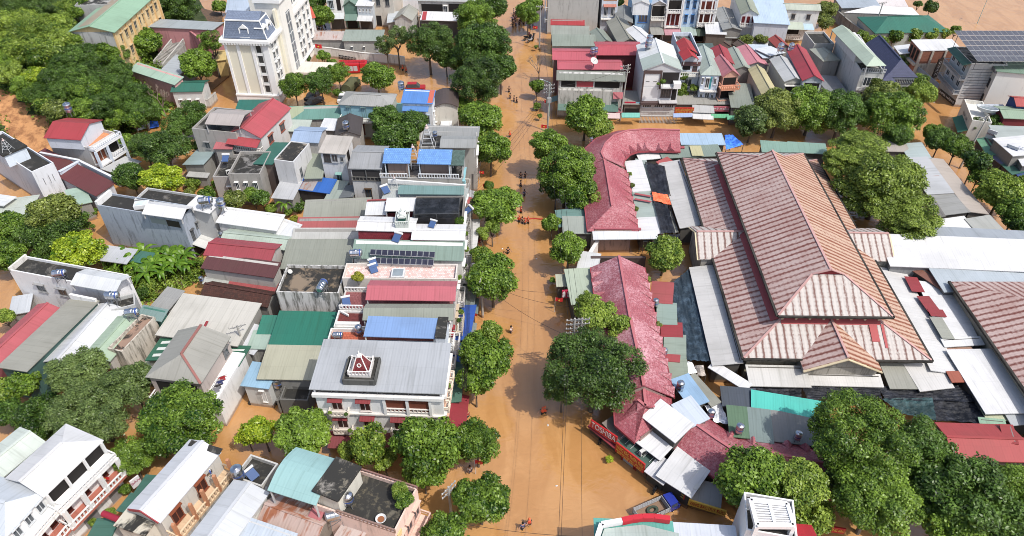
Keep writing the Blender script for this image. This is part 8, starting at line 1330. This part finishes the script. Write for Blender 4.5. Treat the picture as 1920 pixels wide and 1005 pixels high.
T(1,950,300,100, 'green tree at the foot of the yellow school wall, left one','mid','fine',zg=4, zc=8); T(1,1060,320,140, 'green tree at the foot of the yellow school wall, right one','mid',zg=3, zc=7); T(1,830,300,70, 'feathery tree at the grey gable of the school','mid','airy',zg=5, zc=9); T(1,880,400,90, 'airy tree in front of the school corner','mid','airy',zg=4, zc=8); T(1,1320,70,170, 'dark spreading tree behind the school at the top','deep','broad',zc=7); T(1,1470,470,135, 'dense green tree left of the hotel','mid',zc=7, fl=1.1); T(1,1570,310,95, 'upper loose tree by the hotel cornice','mid','airy',zc=9); T(1,1420,860,130, 'dark round tree below the teal roofed house','dark','fine',zc=5); T(1,1330,950,120, 'dark tree in the garden right of the tarpaulin heap','dark','fine',zc=4); T(1,1530,900,80, 'dark tree beside the grey concrete gables','deep',zc=4); T(1,830,940,80, 'bushy garden tree behind the villa','bright',zc=3); T(1,1110,780,70, 'scrub tree below the pink walled house','mid',zc=3); T(1,1640,40,60, 'bush tree on the bank at the top behind the hotel','mid',zc=3)
def bare(label, r, x, y, h, spread, seed):          # leafless tree
    g = random.Random(seed); p = G(r, x, y, 0); root = spot('bare_tree',p, 0, label, 'tree'); m = MB(paint((150,132,118),.9))
    def br(a, d, L, rad, n):
        b = a+d*L; m.tube(a, b, rad, rad*.65,5, False)
        if n > 0:
            for _ in range(3): e = (d+Vector((g.uniform(-1,1), g.uniform(-1,1), g.uniform(-.1,.6)))*spread).normalized(); br(b, e, L*g.uniform(.6,.85), rad*.62, n-1)
    br(Vector((0,0,-.2)), Vector((0,0,1)), h*.3,.13*h/6,4); m.build('branches',root)
bare('leafless grey twiggy tree below the pink walled house',1,1240,870,8,.75,3); bare('small leafless tree standing in the street at the top',3,200,610,7,.7,5); bare('second leafless twig tree beside the pink walled house',1,1160,800,6,.8,8)
BANANA = Stock(banana_proto)
bl = [(840,985),(900,960),(960,1000),(1030,990),(1100,960),(1160,1000),(1230,960),(1290,990),(1350,960),(1400,990),(1000,1040),(1080,1060),(1180,1060),(1260,1050),(1340,1050),(1420,1050),(1240,1110),(1130,1120)]
for i, (x, y) in enumerate(bl): BANANA.put(G(5, x, y, .1), i*1.3,.85+.3*((i*7) % 5)/5, 'banana plant with torn broad leaves in the clump below the blue grey house','banana plants below the blue grey house')
BANANA.put(G(1,1210,920,.2),1.0,1.1, 'banana plant at the garden heap below the hill'); BANANA.put(G(6,235,590,.2),.4,.9, 'lone banana plant near the white sheet roofs')
for i, (x, y, rp) in enumerate(((960,1080,70),(1100,1130,60),(1060,1180,60),(860,1010,50),(1480,960,40))): bush(5, x, y, rp, ('leafy','broad','dark','low','thin')[i]+' vegetable shrub in the banana garden',('mid','bright','dark','mid','bright')[i])
for i, (r, x, y, z, rp) in enumerate(((6,1560,745,6,26),(6,1570,860,6,24),(6,1555,985,5,22),(10,1520,70,6,22),(10,1530,330,5.5,22),(10,1520,395,5,20),(10,1440,880,7,22),(14,550,85,7.2,16),(14,675,95,7.2,16),(14,705,215,3.9,18),(14,965,230,3.9,16),(14,1040,225,3.9,16))): bush(r, x, y, rp, 'potted greenery on a balcony of the street houses',('mid','bright','dark')[i % 3], zg=z, group='balcony plants of the left street houses')
for i, (r, x, y, rp, lb) in enumerate(((7,900,380,22, 'weeds in the gutter of the upper arcade, upper tuft'),(7,880,300,20, 'weeds in the gutter of the upper arcade, small tuft'),(7,925,560,22, 'weeds in the gutter of the upper arcade, lower tuft'),(11,1015,80,26, 'gutter weeds beside the topmost red stall roof'),(11,1090,430,34, 'green gutter bush beside the dark red stall roof'),(11,1060,800,36, 'creeper over the tiles near the arcade bend'),(11,630,90,24, 'weeds between pale green street roof and arcade'),(15,870,70,24, 'small bush behind the red electronics sign'))): bush(r, x, y, rp, lb, 'bright' if i % 2 else 'olive',zg=3.0 if r != 15 else 2.4)
# ---------------------------------------------------------------- poles, wires
p1 = G(3,265,985,0); utility_pole('tall street pole with a white meter box by the curved arcade',p1,10.5,3,.2, True); p2 = G(3,805,905,0); utility_pole('tall leaning street pole in front of the modern white house',p2,12.5,3,.3, False, .6); p3 = G(3,205,372,0); utility_pole('far street pole at the top of the street',p3,11,1,.2)
p4 = P(1072,800,0); p4 = Vector((P(1078,597,11.5).x, P(1078,597,11.5).y, 0)); utility_pole('twin armed street pole rising from the huge dark tree',p4,11.5,4,.15); p4b = p4+Vector((.9,.3,0)); utility_pole('second post standing close to the twin armed street pole',p4b, 11.2,2,.15)
p5 = G(10,1695,370,0); utility_pole('left side pole with a meter box by the blue awning',p5,8,1,1.4, True); p6 = Vector((P(1878,245,9).x-1, P(1815,300,0).y, 0)); utility_pole('long leaning concrete pole beside the right street',G(8,1430,260,0),11,1,.5, False, 1.5); utility_pole('concrete pole at the right edge of the street',G(8,1850,330,0),9,2,.5); utility_pole('pole in the far side street by the awning shops',G(3,1588,335,0),7,1,.2); utility_pole('grey pole at the wall of the flooded bend',G(4,775,280,0),9,1,.3); utility_pole('small pole with arms at the bottom street tree',G(14,1465,900,0),7,2,.9); utility_pole('wooden pole between the grey gabled house and the beige roof',G(9,1870,720,0),7.5,1,.4)
def lamp(label, p, h, rz): 
    r = spot('street_lamp',p, rz, label, 'street lamp'); m = MB(paint((150,190,186),.4)); m.tube((0,0,-.4),(0,0, h),.09,.06); m.tube((0,0, h),(1.6,0, h+.5),.05,.04); m.build('pole',r); c = MB(paint((220,224,222),.4)); c.box((1.8,0, h+.5),(.7,.25,.14)); c.build('lamp_head',r)
lamp('turquoise street lamp beside the meter box pole',G(3,275,900,0),8.5,2.9); lamp('lamp standing alone in the river',G(4,1562,180,0),6.5,.6); lamp('lamp arm over the right street',G(4,1470,790,0),7.5,2.6)
wg = 'power lines over the street'; A = v3(p4,11.2)
lw = 'thin power line running down the street from the twin armed pole'
for i, dx in enumerate((-.9,-.6,.8)): wire('power_line',lw, A+Vector((dx, 0,0)), v3(P(1046+i*5 if i < 2 else 1092,1040,10.5),10.5),.9,.02, group=wg)
for i, dx in enumerate((-.8,0,.8)): wire('power_line','power line between the twin armed pole and the meter box pole',A+Vector((dx, 0,-.3*i)), v3(p1,10)+Vector((dx, 0,-.3*i)),1.4,.022, group='lines between the two right side poles')
wire('power_line','power line from the meter box pole to the far street pole',v3(p1,10.2), v3(p3,10.5),1.2,.025); wire('power_line','power line from the meter box pole to the leaning street pole',v3(p1,10), v3(p2,11.8),.8,.025)
for i, (z, px) in enumerate(((7.6,1052),(7.2,1066))): wire('power_line',('upper','lower')[i]+' line crossing the street to the left side pole',v3(p5, z), v3(G(11,340+i*90,180+i*110,6.5),6.5),.9,.022)
wire('power_line','line crossing the street at its lower part',v3(p5,6.8), v3(p4,8),1.0,.022); wire('power_line','lowest line crossing the bottom of the street',G(14,1500,905,6.6), G(15,620,1010,6.5),.6,.022); wire('power_line','line along the facades on the left of the street',G(6,1600,300,7), G(10,1540,900,7),.7,.03); wire('power_line','second line along the facades on the left of the street',G(6,1620,300,6.4), G(10,1560,900,6.4),.9,.03)
# ---------------------------------------------------------------- people
OV = (236,84,36)
PS = {'orange': Stock(mk_person((70,80,60),(50,58,48),(236,96,40), OV, 'wide')), 'orange2': Stock(mk_person((60,66,52),(52,56,46),(240,110,50), OV, 'fwd')), 'dark': Stock(mk_person((40,40,48),(36,38,46),(22,20,20), None, 'wide')), 'red': Stock(mk_person((190,40,44),(44,44,52),(24,22,22), None, 'side')), 'white': Stock(mk_person((222,222,224),(60,66,90),(30,28,28), None, 'fwd')), 'blue': Stock(mk_person((70,92,150),(52,52,60),(26,24,24), None, 'wide'))}
def man(k, r, x, y, label, rz=0, group=None, z=0): PS[k].put(G(r, x, y, z), rz, 1.12, label, group)
man('orange',2,1098,528, 'rescuer in orange vest wading in the yard, left one', .4); man('orange2',2,1125,542, 'rescuer in orange vest wading in the yard, right one', -.3)
man('dark',7,65,332, 'left one of two dark clothed waders side by side'); man('dark',7,98,330, 'right one of two dark clothed waders side by side',1); man('dark',7,65,394, 'dark clothed wader alone below the pair',2); man('blue',7,92,464, 'wader at the right tip of the left street tree', .5)
for i, (x, y) in enumerate(((55,658),(97,675),(120,670))): man(('orange','orange2','orange')[i], 7, x, y, ('leftmost','middle','rightmost')[i]+' orange vested rescuer below the red floating hose',i)
man('dark',7,76,668, 'dark clothed person among the orange rescuers at the hose',1); man('orange',7,68,592, 'orange vested rescuer just above the red floating hose',2); man('dark',6,1885,896, 'dark clothed wader beside the pale crown of the street tree', .3); man('orange2',6,1898,24, 'orange clothed wader by the upper street row', .4); man('dark',3,15,758, 'dark clothed wader near the top street trees',1); man('dark',3,35,770, 'second dark wader near the top street trees',2)
man('orange',15,228,92, 'left one of two huddled orange rescuers under the huge dark tree', .2); man('orange2',15,245,88, 'right one of two huddled orange rescuers under the huge dark tree',2.6); man('blue',15,80,952, 'blue shirted wader at the bottom of the street', .6); man('orange2',15,128,922, 'orange vested wader at the bottom of the street', .2); man('red',14,1582,118, 'red shirted person at the corner of the ornate house', .3); man('dark',14,1565,125, 'dark clothed person next to the red shirted one',1); man('white',14,1600,530, 'white shirted person at the corner tree flag', .2); man('white',10,1906,486, 'white shirted wader in mid street beside the tall tree',1); man('dark',2,1892,690, 'dark wader under the upper street row',0); man('dark',2,1900,740, 'second dark wader under the upper street row',1); man('red',13,1250,415, 'red shirted person in the shade of the alley', .5)
g_ = random.Random(11); cl = 'person in dark clothes in the crowd at the top of the street'
for i in range(34):
    x, y = g_.uniform(0,135), g_.uniform(95,205); k = ('dark','dark','blue','red','dark')[i % 5]; man(k, 3, x, y, {'dark': cl, 'blue': 'person in a blue shirt in the crowd at the top of the street','red': 'person in a red shirt in the crowd at the top of the street'}[k], g_.uniform(0,6), 'crowd at the top of the street', .2)
# floating hose, raft
m = MB(paint((200,50,30),.6)); a, b = G(7,38,632,.08), G(7,262,636,.08)
for k in range(14): m.tube(lerp(a, b, k/14)+Vector((0,.08*math.sin(k),0)), lerp(a, b, (k+1)/14)+Vector((0,.08*math.sin(k+1),0)),.12,.12,6, False)
tag(m.build('floating_boom',org=(a+b)/2), 'red floating hose stretched across the street water','floating hose')
# ---------------------------------------------------------------- motorbikes
BK = {'k': Stock(mk_bike((40,40,44))), 'r': Stock(mk_bike((150,34,36))), 'w': Stock(mk_bike((190,190,194)))}
for i in range(26):
    t = i/25; x, y = 545+t*250,402+t*30+(4 if i % 2 else 0); BK['krk'[i % 3] if i % 7 else 'w'].put(G(2, x, y, .06),1.2+.12*((i*5) % 3),1.1, {'k': 'black motorbike parked in the row by the boundary wall','r': 'dark red motorbike parked in the row by the boundary wall','w': 'white motorbike parked in the row by the boundary wall'}['krk'[i % 3] if i % 7 else 'w'], 'motorbikes parked by the boundary wall')
for i in range(12):
    t = i/11; x, y = 640+t*120,430+t*18; BK['k'].put(G(2, x, y, .06),1.3,1.1, 'black motorbike in the second row on the dry yard','motorbikes in the second row of the yard')
for i in range(5): BK['w' if i % 2 else 'k'].put(G(2,440+20*i, 205+3*i, .1),.8+.3*i, 1.1, 'motorbike parked behind the hotel among the top houses','motorbikes behind the hotel')
for i, (x, y) in enumerate(((118,300),(140,312),(160,296),(135,285))): BK['kwkr'[i]].put(G(3, x, y, .1),.4+.5*i, 1.35,('black motorbike nearest the far pole','white motorbike by the far pole','black motorbike behind the white one','red motorbike behind the far pole')[i])
BK['k'].put(G(15,1085,655,-.1),.9,1.3, 'dark motorbike carried above water by the blue truck',None); BK['k'].put(G(15,690,300,-.1),.6,1.2, 'dark motorbike under the electronics sign')
for i, (x, y) in enumerate(((1690,800),(1660,830),(1680,905))): BK['r' if i == 1 else 'k'].put(G(6, x, y, -.1),.8*i, 1.2,('dark motorbike under the small loose street tree','red motorbike under the small loose street tree','dark motorbike below the small loose trees')[i])
# ---------------------------------------------------------------- vehicles
def wheel(r, x, y, z, rad, wd):
    m = MB(paint((26,26,27),.8)); M = Matrix.Translation((x, y, z)) @ Matrix.Rotation(R(90),4, 'X'); m.lathe([(rad*.6,-wd/2),(rad*.95,-wd/2),(rad, -wd/4),(rad, wd/4),(rad*.95, wd/2),(rad*.6, wd/2),(rad*.6,-wd/2)], 18, M); o = m.build('wheel',r); h = MB(steel()); h.lathe([(0,-wd*.4),(rad*.6,-wd*.3),(rad*.6, wd*.3),(0, wd*.4)], 12, M); h.build('rim',o)
def blue_truck():
    a, b = G(15,985,835,.9), G(15,1185,745,.9); d = (b-a); L = 5.6; rz = math.atan2(d.y, d.x); c = (a+b)/2; r = spot('flatbed_truck',(c.x, c.y, -.35), rz, 'small blue truck with a slatted cargo bed standing in the flood','truck'); r.scale = (.9,)*3
    cab = MB(paint((36,58,170),.25)); cab.prism([(1.35,-.9),(2.9,-.88),(2.9,.88),(1.35,.9)], .55,1.35); cab.prism([(1.35,-.88),(2.55,-.8),(2.55,.8),(1.35,.88)], 1.35,2.05); cab.build('cab',r); g = MB(glass((.03,.04,.06))); g.face((2.9,-.8,1.36),(2.9,.8,1.36),(2.56,.74,2.0),(2.56,-.74,2.0)); g.build('windscreen',r)
    for s in (-1,1): g = MB(glass((.03,.04,.06))); g.face((1.6, s*.9,1.38),(2.5, s*.9,1.38),(2.4, s*.83,1.95),(1.6, s*.86,1.95)); g.build('side_window',r); l = MB(paint((240,240,230),.2)); l.box((2.92, s*.65,.85),(.06,.3,.18)); l.build('headlight',r); w_ = MB(paint((30,30,32),.5)); w_.bar((2.6, s*.9,1.5),(2.7, s*1.12,1.6),.05); w_.box((2.7, s*1.15,1.55),(.06,.12,.3)); w_.build('mirror',r)
    bd = MB(paint((150,120,96),.8)); bd.box((-.85,0,.78),(4.2,1.9,.12)); bd.build('bed_floor',r); sd = MB(paint((176,178,182),.5))
    for z in (1.0,1.25,1.5,1.75):
        for s in (-1,1): sd.bar((-2.95, s*.95, z),(1.25, s*.95, z),.06,.14)
        sd.bar((-2.95,-.95, z),(-2.95,.95, z),.06,.14); sd.bar((1.25,-.95, z),(1.25,.95, z),.06,.14)
    for k in range(7):
        for s in (-1,1): sd.bar((-2.95+.7*k, s*.97,.7),(-2.95+.7*k, s*.97,1.85),.07)
    sd.build('slatted_sides',r); ch = MB(paint((40,40,42),.7)); ch.box((-.3,0,.55),(5.4,.8,.2)); ch.build('chassis',r); t = MB(paint((70,84,70),.8)); t.lathe([(.35,.85),(.62,.85),(.66,1.0),(.6,1.15),(.35,1.15),(.3,1.0),(.35,.85)], 16, Matrix.Translation((-.6,.1,0)) @ Matrix.Diagonal((1.3,.9,1,1))); o = t.build('coiled_net',r)
    for x in (2.1,-1.9):
        for s in (-1,1): wheel(r, x, s*.8,.36,.36,.26)
blue_truck()
def fire_truck():
    p = G(2,745,535,0); r = spot('fire_truck',(p.x, p.y, -.3),.06, 'red fire truck with a ladder on its roof in the flooded yard','fire truck'); red_ = paint((206,22,34),.3); m = MB(red_); m.prism([(-3.4,-1.2),(1.2,-1.2),(1.2,1.2),(-3.4,1.2)], .6,2.6); m.build('body',r); c = MB(red_); c.prism([(1.3,-1.2),(3.2,-1.15),(3.2,1.15),(1.3,1.2)], .6,1.7); c.prism([(1.3,-1.15),(2.9,-1.05),(2.9,1.05),(1.3,1.15)], 1.7,2.6); c.build('cab',r)
    g = MB(glass()); g.face((3.2,-1.05,1.72),(3.2,1.05,1.72),(2.92,1.0,2.5),(2.92,-1.0,2.5)); g.build('windscreen',r); l = MB(red_)
    for s in (-.4,.4): l.bar((-3.5, s, 2.95),(2.6, s, 2.95),.1)
    for k in range(16): l.bar((-3.4+.38*k, -.4,2.95),(-3.4+.38*k, .4,2.95),.06)
    for x in (-3,1.8): l.bar((x, -.4,2.55),(x, -.4,2.95),.08); l.bar((x, .4,2.55),(x, .4,2.95),.08)
    l.build('ladder',r); s_ = MB(paint((190,192,196),.4))
    for k in range(4): s_.box((-2.9+1.05*k, -1.21,1.6),(.9,.04,1.2))
    s_.build('roller_shutters',r)
    for x in (2.2,-1.4,-2.5):
        for s in (-1,1): wheel(r, x, s*1.0,.5,.5,.3)
fire_truck()
def army_truck():
    p = G(2,718,668,0); r = spot('covered_truck',(p.x, p.y, -.3),1.35, 'olive canvas covered truck by the white car','truck'); m = MB(paint((96,98,66),.8)); q = []; n = 8
    for i in range(n):
        a, b = math.pi*i/n, math.pi*(i+1)/n; f = lambda t, x: (x, -1.15*math.cos(t),1.9+.9*math.sin(t)); m.face(f(a, -3), f(b, -3), f(b, 1.0), f(a, 1.0))
    m.face(*[(-3,-1.15*math.cos(math.pi*i/n),1.9+.9*math.sin(math.pi*i/n)) for i in range(n+1)]); m.face(*[(1.0,-1.15*math.cos(math.pi*i/n),1.9+.9*math.sin(math.pi*i/n)) for i in reversed(range(n+1))]); m.prism([(-3,-1.15),(1,-1.15),(1,1.15),(-3,1.15)], 1.0,1.9, False); m.build('canvas',r); c = MB(paint((70,84,56),.5)); c.prism([(1.1,-1.05),(2.9,-1),(2.9,1),(1.1,1.05)], .6,1.5); c.prism([(1.1,-1),(2.2,-.92),(2.2,.92),(1.1,1)], 1.5,2.3); c.box((-.9,0,.85),(4.2,2.2,.3)); c.build('cab',r); g = MB(glass()); g.face((2.22,-.85,1.55),(2.22,.85,1.55),(2.22,.8,2.2),(2.22,-.8,2.2)); g.build('windscreen',r)
    for x in (2.1,-1.2,-2.2):
        for s in (-1,1): wheel(r, x, s*.95,.48,.48,.3)
army_truck()
def car(label, p, rz, col, sink=.3, name='car',van=False):
    r = spot(name, (p.x, p.y, -sink), rz, label, 'car'); b = MB(paint(col, .25)); b.prism([(-2.1,-.82),(2.1,-.8),(2.2,-.5),(2.2,.5),(2.1,.8),(-2.1,.82),(-2.15,0)], .35,.95); k = 1.55 if not van else 1.75; bt = [(-1.9 if van else -1.4,-.78),(1.0,-.78),(1.0,.78),(-1.9 if van else -1.4,.78)]; tp_ = [(-1.75 if van else -.9,-.66),(.3,-.66),(.3,.66),(-1.75 if van else -.9,.66)]
    b.face(*[(x, y, k) for x, y in tp_]); b.build('body',r); g = MB(glass())
    for i in range(4): j = (i+1) % 4; g.face((*bt[i], .95),(*bt[j], .95),(*tp_[j], k-.01),(*tp_[i], k-.01))
    g.build('windows',r)
    for s in (-1,1): l = MB(paint((240,240,236),.2)); l.box((2.12, s*.62,.75),(.1,.28,.14)); l.build('headlight',r)
    for x in (1.35,-1.35):
        for s in (-1,1): wheel(r, x, s*.74,.32,.32,.22)
car('white car half hidden behind the grey hipped roof',G(2,655,745,0),1.5,(232,234,236),.1); car('red minibus behind the bright blue roof',G(2,1195,668,0),.05,(190,34,40),.2, 'minibus',True); car('dark car in the shade of the hotel trees',G(2,425,735,0),1.2,(50,52,60),.1); car('grey car under trees at the hotel',G(2,440,775,0),.9,(70,74,84),.1)
# ---------------------------------------------------------------- flags, smalls
flag('red flag on the right pavement beside the green shed',G(11,318,330,.1),3.6,0,1.2); flag('red flag at the foot of the feathery corner tree',G(14,1640,540,.1),3.4,0,1.1); flag('red flag near the top right street pole',G(3,155,290,.1),4.2,0,1.2); flag('red flag below the lamp pole at the curved arcade',G(3,238,830,.1),3.2,0,1.0); flag('red flag at the head of the right street trees',G(3,215,1010,.1),3.0,0,1.2); flag('red flag on the gate post of the upper arcade',G(7,610,745,2.5),3.0,0,1.0); flag('red flag beside the small clipped street tree',G(6,1735,455,.1),3.0,3.1,.9); flag('red flag at the street house row by the upper fresh tree',G(6,1680,240,.1),4,0,.9); flag('second red flag near the pink street awning',G(6,1672,370,.1),3.4,0,.9)
for i, (r, x, y, z, c) in enumerate(((10,1628,345,.1,(200,30,30)),(10,1560,640,.5,(190,40,40)))): b_ = spot('plastic_box',G(r, x, y, z),0,('bright red box by the blue awning in the street','red box under the tall street tree')[i], 'box'); m = MB(paint(c, .4)); m.prism([(-.5,-.4),(.5,-.4),(.5,.4),(-.5,.4)], 0,.9); m.box((0,0,.95),(1.1,.9,.1)); m.build('crate',b_)
for i, (r, x, y, z, rz) in enumerate(((15,980,390,2.4,.6),(15,1375,660,2.2,.8),(12,1090,640,4.6,.2),(3,1230,605,7.5,0),(5,1720,300,4.5,.4),(9,1700,560,6,1.0))): AC.put(G(r, x, y, z), rz, 1.3,('white air conditioner on the dark green shop roof','dark air conditioner frame on the grey terrace by the yellow sign','white box unit on the hall roof by its porch','air conditioner on the balcony of the modern house','air conditioner on the grey concrete terrace','air conditioner on the wall of the grey gabled house')[i])
ar = spot('aerial_rods',G(15,930,370,2.4),0, 'row of thin white aerial rods on the dark green shop roof','aerial'); m = MB(paint((225,228,226),.4))
for k in range(9): p = Vector((-2.6+.65*k, 2.2-.62*k, 0)); m.bar(p, p+Vector((.9,.7,.3)),.04)
m.build('rods',ar)
for k in range(6): wire('power_line','cable of the bundle sagging along the left street facades',G(6,1610+4*k, 300,6.5+.12*k), G(10,1550+5*k, 905,6.3+.12*k),.7+.15*k, .022, group='cable bundle on the left facades')
for k in range(4): wire('power_line','cable crossing the upper street between houses and poles',G(6,1640,250+60*k, 7), v3(p1,9.5-.4*k),1.2+.2*k, .02, group='cables crossing the upper street')
g_ = random.Random(5); LT = None
def mk_bag(): r = empty('plastic_bag',label='floating bag',cat='litter'); m = MB(paint((226,226,222),.5)); m.smooth = True; m.lathe([(0,-.05),(.22,-.02),(.26,.06),(.14,.14),(.04,.2),(0,.2)], 8, Matrix.Diagonal((1.3,.8,1,1))); m.build('bag',r); return r
BAG = Stock(mk_bag)
for k in range(9): BAG.put(P(g_.uniform(940,1080) if k < 6 else g_.uniform(1690,1790), g_.uniform(330,960) if k < 6 else g_.uniform(185,240),0), g_.uniform(0,6), g_.uniform(.35,.6), 'small pale plastic bag drifting on the brown water','litter drifting on the water')
